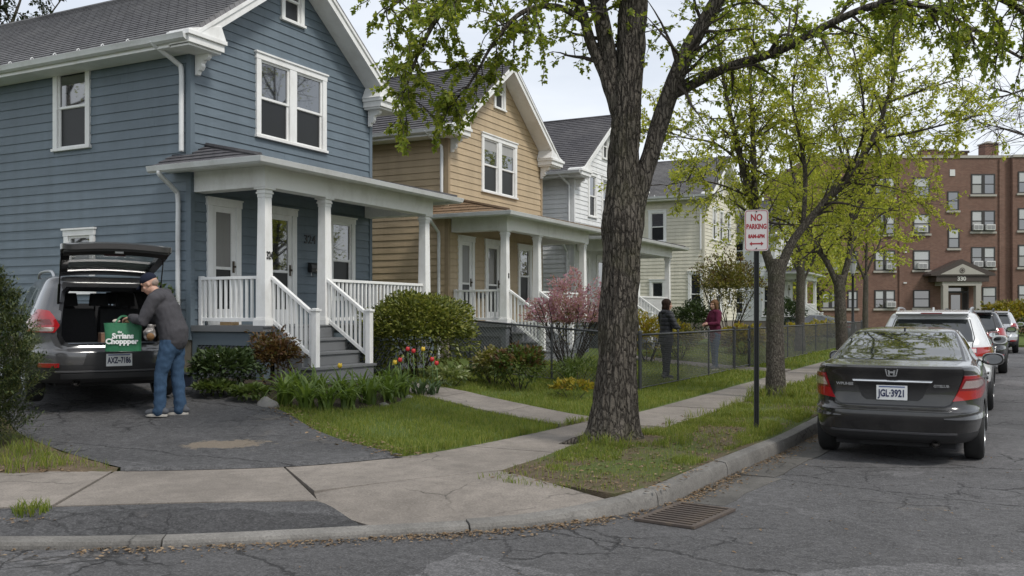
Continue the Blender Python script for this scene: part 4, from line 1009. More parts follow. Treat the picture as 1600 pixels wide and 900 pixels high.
    vl_ = patch(B.rear_pt, [(-.62, .345), (-.62, .362)], [(.62, .345), (.62, .362)], 30, 2, .014, .02); vl_.build('valance_strip', paint('valance_grey', (.10, .10, .105), .25, .1, metal=.4), t, smooth='auto')
    ex_ = MB(); ex_.lathe([(.028, .06), (.036, .0), (.036, .5), (.03, .5)], (.42, .10, .235), 16, 'y'); ex_.lathe([(.001, .10), (.030, .10)], (.42, .10, .235), 16, 'y'); ex_.build('exhaust_pipe', paint('exhaust_metal', (.12, .11, .10), .4, .2, metal=.8), t, smooth='auto')
    ub = MB(); ub.box(-.60, .60, .35, 4.2, .17, .28); ub.box(-.35, .35, .25, .7, .19, .30); ub.build('underbody', M_interior, t)
    an = MB(); an.prism([(0, 0), (.09, 0), (.03, .035), (.0, .04)], lambda p, k: ((k - .5) * .02, 1.62 + p[0], B.z1 - .045 + p[1])); an.build('roof_aerial', M_trimblack, t)
    return t

# ---------------------------------------------------------------- SUV
def suv(name, label, loc, rotz, col, lamp='wrap', hatch=False, plate='HKD·4417', rails=M_rim, cladding=.50, sz=1.0, group='cars parked along the kerb', detail=True):
    t = thing(name, label, 'car', loc, rotz, group)
    MP = car_paint(name + '_paint', col, .1 if min(col) > .4 else .35)
    B = Body(yr=[(.27, .16), (.34, .06), (.46, .01), (.60, .0), (.66, .01), (.70, .07), (.76, .095), (.95, .105), (1.05, .13), (1.15, .19), (1.30, .31), (1.45, .43), (1.54, .51), (1.575, .50), (1.595, .52), (1.625, .75), (1.655, 1.2), (1.672, 1.7)],
             yf=[(.27, 4.5), (.5, 4.6), (.8, 4.5), (.95, 4.2), (1.02, 3.8), (1.08, 3.45), (1.2, 3.2), (1.45, 2.75), (1.58, 2.4), (1.64, 2.15), (1.672, 1.9)],
             w=[(.27, .83), (.34, .885), (.5, .908), (.75, .912), (.95, .905), (1.05, .885), (1.15, .85), (1.3, .79), (1.45, .725), (1.55, .675), (1.595, .64), (1.625, .58), (1.655, .47), (1.672, .28)],
             n=[(.27, 5.0), (.65, 5.6), (1.0, 6.0), (1.2, 7.5), (1.6, 7), (1.67, 5)])
    mb = B.mesh(60 if hatch else 42, lower=cladding); body = mb.build('body', [MP, M_plastic, M_interior], t, smooth=True)
    cut = arch_cutters((.98, 3.68), .348, .905, [MP, M_plastic])
    opening = [(-.50, .735), (.50, .735), (.565, .77), (.60, .86), (.60, 1.02), (.565, 1.22), (.52, 1.40), (.46, 1.46), (-.46, 1.46), (-.52, 1.40), (-.565, 1.22), (-.60, 1.02), (-.60, .86), (-.565, .77)]
    if hatch:
        hb = MB(); hb.prism(opening, lambda p, k: (p[0], -.4 + 3.45 * k, p[1])); hb.m = [2] * len(hb.f); cut.append(hb.build('cutter', [MP, M_plastic, M_interior]))
        for (pl) in ([(.80, 1.12), (1.28, 1.08), (1.28, 1.44), (1.05, 1.44)], [(1.36, 1.07), (2.1, 1.06), (2.1, 1.50), (1.36, 1.47)], [(2.2, 1.06), (2.98, 1.08), (2.62, 1.46), (2.2, 1.50)]):
            hb = MB(); hb.prism(pl, lambda p, k: (-1.3 + 2.6 * k, p[0], p[1])); hb.m = [2] * len(hb.f); cut.append(hb.build('cutter', [MP, M_plastic, M_interior]))
    boolean_cut(body, cut); body.data.polygons.foreach_set('use_smooth', [True] * len(body.data.polygons)); body.data.set_sharp_from_angle(angle=R(40))
    for sg in (-1, 1):
        S_ = lambda a, b, o, s_=sg: B.side_pt(a, b, o, s_)
        gm = M_tint if hatch else M_carglass
        for (Lc, Rc, nm) in (([(.72, 1.10), (1.02, 1.46)], [(1.28, 1.075), (1.28, 1.475)], 'quarter_window'), ([(1.35, 1.07), (1.35, 1.48)], [(2.1, 1.05), (2.1, 1.51)], 'rear_side_window'), ([(2.18, 1.05), (2.18, 1.51)], [(3.08, 1.07), (2.62, 1.47)], 'front_side_window')):
            patch(S_, Lc, Rc, 10, 8, .004, .008).build(nm, gm, t, smooth='auto')
        for yy in (1.6, 2.6):
            c = B.side_pt(yy, .93, .02, sg); h = MB(); h.bar(c + Vector((0, -.1, 0)), c + Vector((0, .1, 0)), .022, .03); h.build('door_handle', MP, t, bevel=.006)
        for yd in (1.30, 2.14):
            sm_ = patch(S_, [(yd - .004, .52), (yd - .004, 1.05)], [(yd + .004, .52), (yd + .004, 1.05)], 1, 10, .0015, .004); sm_.build('door_seam', M_trimblack, t)
        rl = MB(); zz = 1.60
        rp = [Vector((sg * .56, .92, 1.60)), Vector((sg * .565, 1.02, 1.665)), Vector((sg * .575, 1.2, 1.69)), Vector((sg * .58, 1.9, 1.70)), Vector((sg * .565, 2.3, 1.67)), Vector((sg * .55, 2.4, 1.60))]
        rl.tube(catmull(rp, 4), .02, 8); rl.build('roof_rail', rails, t, smooth=True)
        side_mirror(t, (sg * .90, 2.98, 1.12), sg, M_plastic if hatch else (MP if name != 'parked_black_suv' else M_plastic))
        for yy in (.98, 3.68): wheel(t, sg * .80, yy, .348, .225, sg)
        fl = (lambda m_: m_) if sg > 0 else mirror_x
        if lamp == 'wrap':
            lm = fl(patch(B.rear_pt, [(.655, .90), (.60, .985), (.655, 1.09), (.70, 1.16)], [(.888, .905), (.893, .98), (.872, 1.07), (.80, 1.185)], 14, 14, .014, .03)).build('tail_lamp', M_red, t, smooth='auto')
            fl(patch(B.rear_pt, [(.67, .915), (.655, .965)], [(.85, .915), (.872, .965)], 10, 5, .018, .006)).build('lamp_clear', M_clear, lm, smooth='auto')
            fl(patch(B.rear_pt, [(.68, 1.0), (.70, 1.06)], [(.845, 1.0), (.83, 1.06)], 10, 5, .018, .006)).build('lamp_inner', M_redd, lm, smooth='auto')
        elif lamp == 'wide':
            lm = fl(patch(B.rear_pt, [(.50, .94), (.53, 1.05)], [(.893, .90), (.893, .99), (.868, 1.07)], 16, 10, .014, .03)).build('tail_lamp', M_red, t, smooth='auto')
            fl(patch(B.rear_pt, [(.51, .985), (.525, 1.035)], [(.66, .975), (.66, 1.04)], 10, 5, .018, .006)).build('lamp_clear', M_clear, lm, smooth='auto')
            fl(patch(B.rear_pt, [(.66, .97), (.66, 1.05)], [(.668, .97), (.668, 1.05)], 2, 5, .018, .006)).build('lamp_split', M_trimblack, lm, smooth='auto')
        else:
            lm = fl(patch(B.rear_pt, [(.70, .82), (.66, 1.18)], [(.893, .82), (.893, .98), (.80, 1.2)], 12, 12, .014, .03)).build('tail_lamp', M_red, t, smooth='auto')
            fl(patch(B.rear_pt, [(.72, .90), (.71, .96)], [(.86, .90), (.86, .96)], 10, 5, .018, .006)).build('lamp_clear', M_clear, lm, smooth='auto')
        rf = fl(patch(B.rear_pt, [(.62, .475), (.62, .525)], [(.815, .475), (.83, .525)], 10, 4, .010, .02)); rf.build('reflector', M_red, t, smooth='auto')
        for yy in (.98, 3.68):          # black arch lips
            al = MB(); a_ = [R(-8 + 196 * k / 24) for k in range(25)]
            al.tube([Vector((sg * (B.side(min(4.5, max(.1, yy + .405 * math.cos(q))), max(.3, .335 + .405 * math.sin(q))) + .002), yy + .405 * math.cos(q), .335 + .405 * math.sin(q))) for q in a_], .026, 6); al.build('arch_lip', M_plastic, t, smooth=True)
    # bumper details
    lo = patch(B.rear_pt, [(-.60, .335), (-.60, .40)], [(.60, .335), (.60, .40)], 30, 5, .012, .02); lo.build('skid_plate', paint('skid_grey', (.06, .06, .062), .35, .1, metal=.3), t, smooth='auto')
    st_ = patch(B.rear_pt, [(-.66, .415), (-.66, .432)], [(.66, .415), (.66, .432)], 30, 2, .014, .02); st_.build('bumper_strip', paint('dull_silver', (.16, .16, .165), .35, .1, metal=.5), t, smooth='auto')
    ex_ = MB(); ex_.lathe([(.03, .06), (.04, .0), (.04, .4), (.034, .4)], (-.42, .10, .28), 16, 'y'); ex_.lathe([(.001, .10), (.034, .10)], (-.42, .10, .28), 16, 'y'); ex_.build('exhaust_pipe', paint('exhaust_metal', (.12, .11, .10), .4, .2, metal=.8), t, smooth='auto')
    ub = MB(); ub.box(-.62, .62, .4, 4.3, .22, .33); ub.build('underbody', M_interior, t)
    gate_L = [(-.56, .715), (-.625, .76), (-.645, .90), (-.60, 1.10), (-.635, 1.20), (-.56, 1.50), (-.50, 1.56)]
    if not hatch:
        sm_ = patch(B.rear_pt, [(x - .014, z) for x, z in gate_L], [(-x + .014, z) for x, z in gate_L], 40, 30, .0015, .004); sm_.build('tailgate_seam', M_trimblack, t, smooth='auto')
        gate = patch(B.rear_pt, gate_L, [(-x, z) for x, z in gate_L], 40, 30, .006, .012).build('tailgate', MP, t, smooth='auto')
        patch(B.rear_pt, [(-.62, 1.145), (-.60, 1.30), (-.535, 1.50)], [(.62, 1.145), (.60, 1.30), (.535, 1.50)], 30, 14, .010, .01).build('rear_window', M_carglass, gate, smooth='auto')
        patch(B.rear_pt, [(-.22, .80), (-.24, .95)], [(.22, .80), (.24, .95)], 16, 8, .009, .006).build('plate_recess', M_plastic, gate, smooth='auto')
        patch(B.rear_pt, [(-.30, .955), (-.30, .985)], [(.30, .955), (.30, .985)], 16, 3, .020, .02).build('tailgate_handle', M_chrome, gate, smooth='auto')
        number_plate(gate, (0, B.rear(0, .87) - .018, .87), plate)
        sp = MB(); pts = [(.40, 1.575), (.36, 1.60), (.42, 1.625), (.75, 1.655), (.75, 1.56)]
        sp.prism(pts, lambda p, k: ((-.56 + 1.12 * k) * (1 if p[0] > .5 else .98), p[0] + .02, p[1])); sp.build('roof_spoiler', MP, t, bevel=.01)
        bl = MB(); bl.box(-.16, .16, .365, .385, 1.592, 1.615); bl.build('brake_lamp', M_redd, t)
        wp = MB(); wp.bar((.02, B.rear(.02, 1.17) - .03, 1.17), (-.34, B.rear(-.34, 1.20) - .03, 1.20), .014, .014); wp.build('rear_wiper', M_plastic, t)
        an = MB(); an.prism([(0, 0), (.15, 0), (.05, .06), (.0, .075)], lambda p, k: ((k - .5) * .03, .95 + p[0], 1.632 + p[1])); an.build('roof_aerial', MP, t)
    else:
        # black sill and rubber frame of the opening
        fo = [(x * 1.05, .735 + (z - .735) * 1.02 - .012) for x, z in opening]; fi = [(x * .975, z + (.014 if z < .9 else -.014)) for x, z in opening]
        fr_ = MB(); Pn = lambda p, o: B.rear_pt(p[0], p[1], o)
        fr_.grid([[Pn(p, -.01) for p in fo], [Pn(p, .010) for p in fo], [Pn(p, .012) for p in fi], [Pn(p, -.05) for p in fi]], closed=True); fr_.build('opening_frame', M_trimblack, t, smooth='auto')
        gj = [(x * 1.16, .735 + (z - .735) * 1.10 - .035) for x, z in opening]
        jm = MB(); jm.grid([[Pn(p, -.01) for p in gj], [Pn(p, .004) for p in gj], [Pn(p, .004) for p in fo], [Pn(p, -.01) for p in fo]], closed=True); jm.build('door_jamb', MP, t, smooth='auto')
        lf = MB(); lf.box(-.585, .585, .14, 1.05, .735, .762); lf.build('cargo_floor', paint('cargo_mat', (.05, .055, .06), .9, .3, 20), t)
        sp = MB(); sp.box(-.52, .52, .125, .175, .762, .768); sp.build('sill_plate', paint('sill_silver', (.22, .25, .30), .35, .2, metal=.6), t)
        # rear bench, head restraints, front seats
        for x0, x1 in ((-.575, -.02), (.0, .57)):
            s_ = MB(); s_.hexa([(x0, .98, .76), (x1, .98, .76), (x1, 1.12, .76), (x0, 1.12, .76), (x0 + .02, 1.10, 1.20), (x1 - .02, 1.10, 1.20), (x1 - .02, 1.24, 1.20), (x0 + .02, 1.24, 1.20)]); s_.build('seat_back', M_seat, t, bevel=.03, smooth='auto')
        def headrest(x, y, z, w_=.12):
            h = MB(); h.hexa([(x - w_, y, z), (x + w_, y, z), (x + w_, y + .09, z), (x - w_, y + .09, z), (x - w_ * .85, y + .015, z + .17), (x + w_ * .85, y + .015, z + .17), (x + w_ * .85, y + .1, z + .17), (x - w_ * .85, y + .1, z + .17)])
            h.tube([(x - .05, y + .05, z - .08), (x - .05, y + .05, z + .02)], .008, 6); h.tube([(x + .05, y + .05, z - .08), (x + .05, y + .05, z + .02)], .008, 6); return h.build('head_restraint', M_seat, t, bevel=.012, smooth='auto')
        for x in (-.36, .02, .36): headrest(x, 1.14, 1.235)
        for x in (-.36, .36):
            s_ = MB(); s_.hexa([(x - .24, 2.0, .76), (x + .24, 2.0, .76), (x + .24, 2.15, .76), (x - .24, 2.15, .76), (x - .2, 1.9, 1.24), (x + .2, 1.9, 1.24), (x + .2, 2.02, 1.24), (x - .2, 2.02, 1.24)]); s_.build('front_seat_back', M_seat, t, bevel=.03, smooth='auto'); headrest(x, 1.9, 1.27, .12)
        # lifted tailgate: built in its own plane, s from hinge (0) to tip (1)
        hy, hz = .56, 1.615
        path = [(0, 0, 0.0), (.12, -.14, .06), (.42, -.44, .17), (.62, -.62, .25), (.80, -.77, .30), (1.0, -.88, .275)]
        tabY = [(s_, a) for s_, a, b in path]; tabZ = [(s_, b) for s_, a, b in path]
        wid = [(0, .54), (.15, .57), (.5, .61), (.75, .64), (.92, .60), (1.0, .50)]
        def HP(x, s_, up):
            y_, z_ = interp(tabY, s_), interp(tabZ, s_); e = .01
            dy, dz = interp(tabY, min(1, s_ + e)) - interp(tabY, max(0, s_ - e)), interp(tabZ, min(1, s_ + e)) - interp(tabZ, max(0, s_ - e)); L = math.hypot(dy, dz) or 1
            bow = .05 * (1 - (x / .7) ** 2)
            return (x, hy + y_ + (dz / L) * (up + bow) * 1.0, hz + z_ - (dy / L) * (up + bow))
        def plate_(a0, a1, s0, s1, u0, u1, n=10, m_=10):
            mb = MB(); top = []; bot = []
            for j in range(m_ + 1):
                s_ = lerp(s0, s1, j / m_); w_ = interp(wid, s_); r1 = []; r2 = []
                for i in range(n + 1):
                    f = lerp(a0, a1, i / n); r1.append(HP(f * w_, s_, u1)); r2.append(HP(f * w_, s_, u0))
                top.append(r1); bot.append(r2)
            mb.grid(top); mb.grid(bot)
            def rim(R_): return R_[0] + [r[-1] for r in R_[1:]] + R_[-1][-2::-1] + [r[0] for r in R_[-2:0:-1]]
            mb.grid([rim(top), rim(bot)], closed=True); return mb
        gate = plate_(-1, 1, .60, 1, -.02, .045, 20, 12).build('tailgate', MP, t, smooth='auto')
        plate_(-.95, .95, .615, .965, -.055, -.022, 20, 12).build('tailgate_trim', M_plastic, gate, smooth='auto')
        plate_(-1, -.84, .10, .60, -.03, .04, 4, 10).build('tailgate_stile', M_trimblack, gate, smooth='auto'); plate_(.84, 1, .10, .60, -.03, .04, 4, 10).build('tailgate_stile', M_trimblack, gate, smooth='auto')
        plate_(-1, 1, .0, .10, -.03, .04, 16, 4).build('tailgate_header', MP, gate, smooth='auto')
        plate_(-.84, .84, .10, .60, .015, .022, 16, 10).build('tailgate_window', M_tint, gate, smooth='auto')
        sp_ = plate_(-.96, .96, -.0, .20, .045, .075, 16, 5).build('roof_spoiler', MP, gate, smooth='auto')
        plate_(-.2, .2, .555, .60, -.04, .0, 6, 3).build('brake_lamp', M_redd, gate)
        lt_ = MB(); p = HP(0, .88, -.06); lt_.box(p[0] - .05, p[0] + .05, p[1] - .03, p[1] + .03, p[2] - .035, p[2] + .02); lt_.build('latch', paint('latch_metal', (.3, .3, .3), .4, metal=.8), gate, bevel=.005)
        for xx in (-.33, .33):
            hr = MB(); p = HP(xx, .8, -.056); hr.box(p[0] - .1, p[0] + .1, p[1] - .03, p[1] + .03, p[2] - .008, p[2] + .01); hr.build('trim_recess', M_interior, gate, bevel=.003)
        for sg in (-1, 1):
            gs = MB(); a = Vector((sg * .60, .34, 1.15)); b = Vector(HP(sg * .60, .45, -.03)); gs.tube([a, a.lerp(b, .55)], .016, 8); gs.tube([a.lerp(b, .55), b], .008, 8); gs.build('gas_strut', M_trimblack, t, smooth='auto')
        ht = MB()
        # plate on the bumper
        number_plate(t, (.05, B.rear(.05, .555) - .012, .555), plate)
        pr_ = patch(B.rear_pt, [(-.36, .50), (-.32, .645)], [(.38, .50), (.36, .645)], 16, 6, .004, .01); pr_.build('bumper_step', M_plastic, t, smooth='auto')
    if sz != 1.0: t.scale = (sz, sz, sz)
    return t

# the street rises a little to the driveway: the grey SUV stands on it, tail towards the street
sedan('dark grey sedan with plate JGL 3921 parked nearest at the kerb', (-1.0, 10.6, 0), 0, (.030, .029, .029))
suv('parked_white_suv', 'white SUV with roof rails parked in front of the dark grey sedan', (-.98, 16.55, 0), 0, (.62, .63, .63), 'wide', plate='FXR·2086')
suv('parked_red_suv', 'orange red car mostly hidden between the white and the black SUV', (-1.08, 21.9, 0), 0, (.30, .045, .03), 'wrap', plate='BRM·7703', sz=.985)
suv('parked_black_suv', 'black SUV with dark mirrors parked beyond the orange red car', (-.72, 27.5, 0), R(-.5), (.016, .016, .018), 'tall', plate='KTA·5190', rails=M_plastic, sz=1.02)
suv('parked_silver_suv', 'pale silver SUV farthest along the line of parked cars', (-.22, 42.5, 0), R(-.5), (.50, .51, .53), 'wrap', plate='CNB·3362', sz=1.03)
SUV_POS = Vector((-9.78, 8.14)); SUV_ROT = R(61)
suv_z = terrain(-11.5, 9.2) + .02
suv('driveway_suv', 'grey SUV with open tailgate on the driveway of the blue house', (SUV_POS.x, SUV_POS.y, suv_z), SUV_ROT, (.080, .080, .083), 'wrap', hatch=True, plate='AXZ~7186', group=None)

# ================================================================== trees
def bark_mat(name, a, b_, moss=None, sc_=1.0):
    m, t, b = nodes_of(name); v = coords(t, (9 * sc_, 9 * sc_, 2.6 * sc_)); v2 = coords(t)
    nz_ = noise_n(t, v, 2.4, 6, .7, .6); n2 = noise_n(t, v2, 60, 4, .7); n3 = noise_n(t, v2, 1.7, 5, .6)
    wv = N(t, 'ShaderNodeTexNoise'); wv.inputs['Scale'].default_value = 1.4; wv.inputs['Detail'].default_value = 4; t.links.new(v, wv.inputs['Vector']); wa_ = N(t, 'ShaderNodeVectorMath', operation='MULTIPLY_ADD'); wa_.inputs[1].default_value = (.9, .9, .9); t.links.new(wv.outputs[1], wa_.inputs[0]); t.links.new(v, wa_.inputs[2])
    vb = N(t, 'ShaderNodeTexVoronoi', feature='DISTANCE_TO_EDGE'); vb.inputs['Scale'].default_value = 2.6; t.links.new(wa_.outputs[0], vb.inputs['Vector'])
    n1 = mixc(t, .35, ramp(t, vb.outputs[0], [(.02, g(0)), (.22, g(1))]), nz_)
    c = mixc(t, ramp(t, n1, [(.22, g(0)), (.62, g(1))]), a, b_); c = mixc(t, ramp(t, n2, [(.4, g(0)), (.7, g(.45))]), c, sc(b_, 1.5))
    if moss: c = mixc(t, ramp(t, n3, [(.5, g(0)), (.72, g(.6))]), c, moss)
    t.links.new(c, b.inputs['Base Color']); b.inputs['Roughness'].default_value = .92; b.inputs['Specular IOR Level'].default_value = .2
    bump(t, b, mixc(t, .3, n1, n2), 1.0, .045); return m
def leaf_mat(name, cols, trans=.45, rough=.45):
    m, t, b = nodes_of(name); ge = N(t, 'ShaderNodeNewGeometry')
    c = ramp(t, ge.outputs['Random Per Island'], [(i / max(1, len(cols) - 1), q) for i, q in enumerate(cols)])
    v = coords(t); c = mixc(t, ramp(t, noise_n(t, v, 1.3, 3), [(.35, g(.0)), (.7, g(.35))]), c, sc(cols[0], .7))
    t.links.new(c, b.inputs['Base Color']); b.inputs['Roughness'].default_value = rough; b.inputs['Specular IOR Level'].default_value = .35
    tr = N(t, 'ShaderNodeBsdfTranslucent'); t.links.new(mixc(t, 1.0, c, (1.3, 1.3, .7), 'MULTIPLY'), tr.inputs[0])
    ms = N(t, 'ShaderNodeMixShader'); ms.inputs[0].default_value = trans
    out = t.nodes['Material Output']; t.links.new(b.outputs[0], ms.inputs[1]); t.links.new(tr.outputs[0], ms.inputs[2]); t.links.new(ms.outputs[0], out.inputs[0]); return m
rnd = random.Random(11)
def rv(s=1.0):
    while True:
        p = Vector((rnd.uniform(-1, 1), rnd.uniform(-1, 1), rnd.uniform(-1, 1)))
        if .05 < p.length < 1: return p.normalized() * s
LOBED = [(0, 0), (-.30, .12), (-.52, .42), (-.24, .50), (-.20, .74), (0, 1.0), (.20, .74), (.24, .50), (.52, .42), (.30, .12)]
OVAL = [(0, 0), (-.26, .28), (-.25, .62), (0, 1.0), (.25, .62), (.26, .28)]
SLIM = [(0, 0), (-.10, .35), (0, 1.0), (.10, .35)]
def leaf(mb, p, d, up, size, shape=OVAL, fold=.25, droop=.15):
    d = d.normalized(); s = d.cross(up)
    if s.length < .05: s = d.cross(Vector((.3, 1, .2)))
    s.normalize(); n = s.cross(d)
    vs = [p + d * (v * size) + s * (u * size) + n * (abs(u) * fold * size - droop * v * v * size) for u, v in shape]
    k = len(shape); h = k // 2
    b = len(mb.v); mb.v += [tuple(q) for q in vs]
    if k <= 4: mb.f.append((b, b + 1, b + 2, b + 3)); mb.m.append(0)
    else:
        mb.f.append(tuple([b] + [b + i for i in range(1, h + 1)])); mb.f.append(tuple([b] + [b + i for i in range(h, k)])); mb.m += [0, 0]
def wander(p, d, L, n, wob=.25, grav=0.0, up=0.0):
    pts = [p.copy()]; d = d.normalized()
    for i in range(n):
        d = (d + rv(wob) + Vector((0, 0, up - grav))).normalized(); p = p + d * (L / n); pts.append(p.copy())
    return pts
def spray(lb, tb, p, d, L, size, shape, nl, grav=.06, twig=.006, cluster=3, spread=.9):
    """a leafy twig"""
    pts = wander(p, d, L, 5, .28, grav); tb.tube(pts, [twig * (1 - .75 * i / 5) for i in range(6)], 4, False)
    for k in range(nl):
        f = (k + rnd.random()) / nl; f = f ** .75; i = min(4, int(f * 5)); q = pts[i].lerp(pts[i + 1], f * 5 - i); ax = (pts[i + 1] - pts[i]).normalized()
        for _ in range(cluster):
            dd = (ax * .5 + rv(spread) + Vector((0, 0, -.25))).normalized()
            leaf(lb, q + dd * size * .25, dd, (Vector((0, 0, 1)) + rv(.7)).normalized(), size * rnd.uniform(.65, 1.2), shape)
def branchy(lb, tb, path, r0, r1, nb, bl, size, shape, nl, lo=.15, up=.1, grav=.06, cluster=3, sub=3, keep=None, twig=.006):
    """side branches with leafy twigs along a limb"""
    for k in range(nb):
        f = lo + (1 - lo) * (k + rnd.random()) / nb; x = f * (len(path) - 1); i = min(len(path) - 2, int(x)); p = path[i].lerp(path[i + 1], x - i)
        ax = (path[i + 1] - path[i]).normalized(); d = (ax * .55 + rv(.9)); d.z += up
        L = bl * rnd.uniform(.55, 1.2) * (1 - .35 * f); pts = wander(p, d, L, 6, .22, grav * .5)
        if keep and not keep(pts[-1]): continue
        r = max(.007, lerp(r0, r1, f) * .4); r = min(r, .03); tb.tube(pts, [lerp(r, .004, j / 6) for j in range(7)], 5, False)
        for j in range(sub):
            q = pts[2 + j % 5] if len(pts) > 6 else pts[-1]; dd = (pts[-1] - pts[0]).normalized() * .6 + rv(.8)
            if keep and not keep(q + dd * L * .3): continue
            spray(lb, tb, q, dd, L * rnd.uniform(.35, .7), size, shape, nl, grav, twig, cluster)
        spray(lb, tb, pts[-1], pts[-1] - pts[-2], L * .5, size, shape, nl, grav, twig, cluster)

def smooth_limb(pts, per=5): return [Vector(p) for p in catmull(pts, per)]
def limb_tube(mb, path, rads, n=10, rough=.06):
    rr = [interp([(i / (len(rads) - 1), r) for i, r in enumerate(rads)], k / (len(path) - 1)) for k in range(len(path))]
    mb.tube(path, rr, n, True); return rr

# ---- the big street tree in front
M_bark = bark_mat('bark_maple', (.024, .020, .017), (.125, .110, .092), (.075, .075, .036))
M_bark2 = bark_mat('bark_young', (.050, .042, .034), (.135, .12, .10), (.09, .10, .05), 1.6)
M_twig = paint('twig_bark', (.045, .036, .028), .9, .3)
M_leaf1 = leaf_mat('maple_leaf', [(.15, .20, .032), (.21, .27, .042), (.29, .335, .055), (.38, .39, .09)], .58)
M_leaf2 = leaf_mat('young_leaf', [(.25, .30, .045), (.34, .375, .06), (.44, .45, .085), (.52, .50, .14)], .6)
T1D = 10.38
def q1(px, py, d=T1D): return tp(px, py, d)
big = thing('street_tree', 'big forked street tree with furrowed bark beside the kerb, nearest', 'tree', (-3.55, 9.85, .16), 0, 'street trees on the verge')
inv = Vector((3.55, -9.85, -.16))
def loc1(path): return [p + inv for p in path]
trunk_c = smooth_limb([q1(961, 712), q1(960, 660), q1(965, 560), q1(969, 450), q1(974, 330), q1(977, 220), q1(983, 110), q1(988, 0), q1(992, -130), q1(985, -330)], 20)
rad_t = [(0, .54), (.035, .43), (.07, .345), (.111, .295), (.17, .255), (.222, .235), (.333, .217), (.42, .218), (.47, .205), (.53, .180), (.667, .172), (.778, .16), (.89, .12), (1, .07)]
mb = MB(); rows = []; ns = 120
for i, p in enumerate(trunk_c):
    f = i / (len(trunk_c) - 1); r = interp(rad_t, f) * (.90 if f > .1 else lerp(1, .90, f / .1)); row = []
    for k in range(ns):
        a = 2 * math.pi * k / ns; c_, s_ = math.cos(a), math.sin(a)
        flare = 1 + (.24 * max(0, math.sin(a * 5 + 1.1)) + .14 * math.sin(a * 3)) * max(0, 1 - f / .075) ** 1.5
        nz = noise.noise((c_ * 5.5, s_ * 5.5, p.z * 1.5)); wz = p.z + .12 * noise.noise((c_ * 3, s_ * 3, p.z * 2.5)); rid = (abs(noise.noise((c_ * 6.5, s_ * 6.5, wz * 2.4 + 5))) * 2 + .6 * abs(noise.noise((c_ * 14, s_ * 14, wz * 3.2))) - .6)
        rr = r * flare + .026 * rid + .012 * nz + .022 * noise.noise((c_ * 1.2, s_ * 1.2, p.z * 1.1 + 2))
        burl = math.exp(-((p.z - 2.62) / .22) ** 2) * .03 * (1 + .5 * nz); rr += burl
        row.append(p + inv + Vector((c_ * rr, s_ * rr, 0)))
    rows.append(row)
# refine rows between catmull samples is not needed: samples are about 7 cm apart
mb.grid(rows, closed=True); mb.f.append(tuple(range((len(rows) - 1) * ns, len(rows) * ns))); mb.m.append(0)
trunk_o = mb.build('trunk', M_bark, big, smooth=True)
root = MB()
for a, L in ((200, .55), (255, .3)):
    d = Vector((math.cos(R(a)), math.sin(R(a)), 0)); root = MB()
    root.tube([d * .25 + Vector((0, 0, .22)), d * .42 + Vector((0, 0, .08)), d * (.42 + L * .5) + Vector((0, 0, .015)), d * (.42 + L) + Vector((0, 0, -.08))], [.10, .07, .045, .02], 10); root.build('root', M_bark, big, smooth=True)
limbs1 = []
def add_limb(pts, rads, n=14, parent=big, mat=M_bark, off=inv, per=6):
    path = smooth_limb(pts, per); mb = MB(); rr = limb_tube(mb, [p + off for p in path], rads, n)
    for i in range(len(mb.v)):
        v = Vector(mb.v[i]); mb.v[i] = tuple(v + Vector((noise.noise(v * 6), noise.noise(v * 6 + Vector((9, 0, 0))), 0)) * .012)
    mb.build('limb', mat, parent, smooth=True); return path
LR = add_limb([q1(985, 355), q1(998, 300), q1(1017, 240), q1(1040, 165), q1(1072, 85, 10.3), q1(1115, 10, 10.2), q1(1170, -80, 10.1), q1(1250, -220, 10)], [.13, .115, .10, .10, .09, .075, .06, .04])
LR2 = add_limb([q1(1045, 152), q1(1090, 128), q1(1140, 104, 10.2), q1(1215, 80, 9.9), q1(1300, 36, 9.5), q1(1375, 6, 9.2), q1(1450, 12, 9.0), q1(1540, 58, 8.8), q1(1630, 112, 8.6)], [.058, .054, .05, .046, .038, .031, .025, .018, .010])
LR3 = add_limb([q1(1375, 6, 9.2), q1(1440, -25, 8.6), q1(1520, -20, 8.2), q1(1600, 20, 8.0), q1(1680, 80, 7.8)], [.04, .035, .028, .02, .01])
LL = add_limb([q1(968, 190), q1(950, 130), q1(925, 70), q1(906, 5), q1(888, -60), q1(850, -160, 10.5)], [.075, .07, .06, .054, .048, .03])
LL2 = add_limb([q1(968, 175), q1(954, 100), q1(938, 20, 10.3), q1(922, -60, 10.1), q1(905, -180, 9.8)], [.09, .09, .085, .07, .045])
LB1 = add_limb([q1(893, -45), q1(840, -55, 10.2), q1(770, -40, 10.0), q1(705, 0, 9.9), q1(665, 60, 9.8), q1(640, 120, 9.8), q1(618, 175, 9.8)], [.05, .045, .038, .03, .022, .014, .006], 8)
LB2 = add_limb([q1(915, 35), q1(870, 10, 10.2), q1(815, 20, 10.0), q1(770, 70, 9.9), q1(735, 130, 9.9), q1(700, 165, 9.9)], [.04, .034, .026, .018, .012, .005], 8)
LB3 = add_limb([q1(905, 5), q1(860, -25, 9.6), q1(760, -45, 9.2), q1(660, -20, 9.0), q1(600, 20, 8.9)], [.04, .035, .028, .018, .007], 8)
LU = add_limb([q1(988, -80), q1(1040, -200, 10.8), q1(1090, -380, 11.2)], [.10, .07, .03], 8)
LU2 = add_limb([q1(900, -40), q1(840, -180, 10.9), q1(800, -330, 11.3)], [.06, .045, .02], 8)
lb, tb = MB(), MB(); A_ = (LOBED,)
vis_ok = lambda p: True
branchy(lb, tb, loc1(LB1), .05, .008, 30, .62, .052, LOBED, 7, .30, -.1, .14, 3, 3)
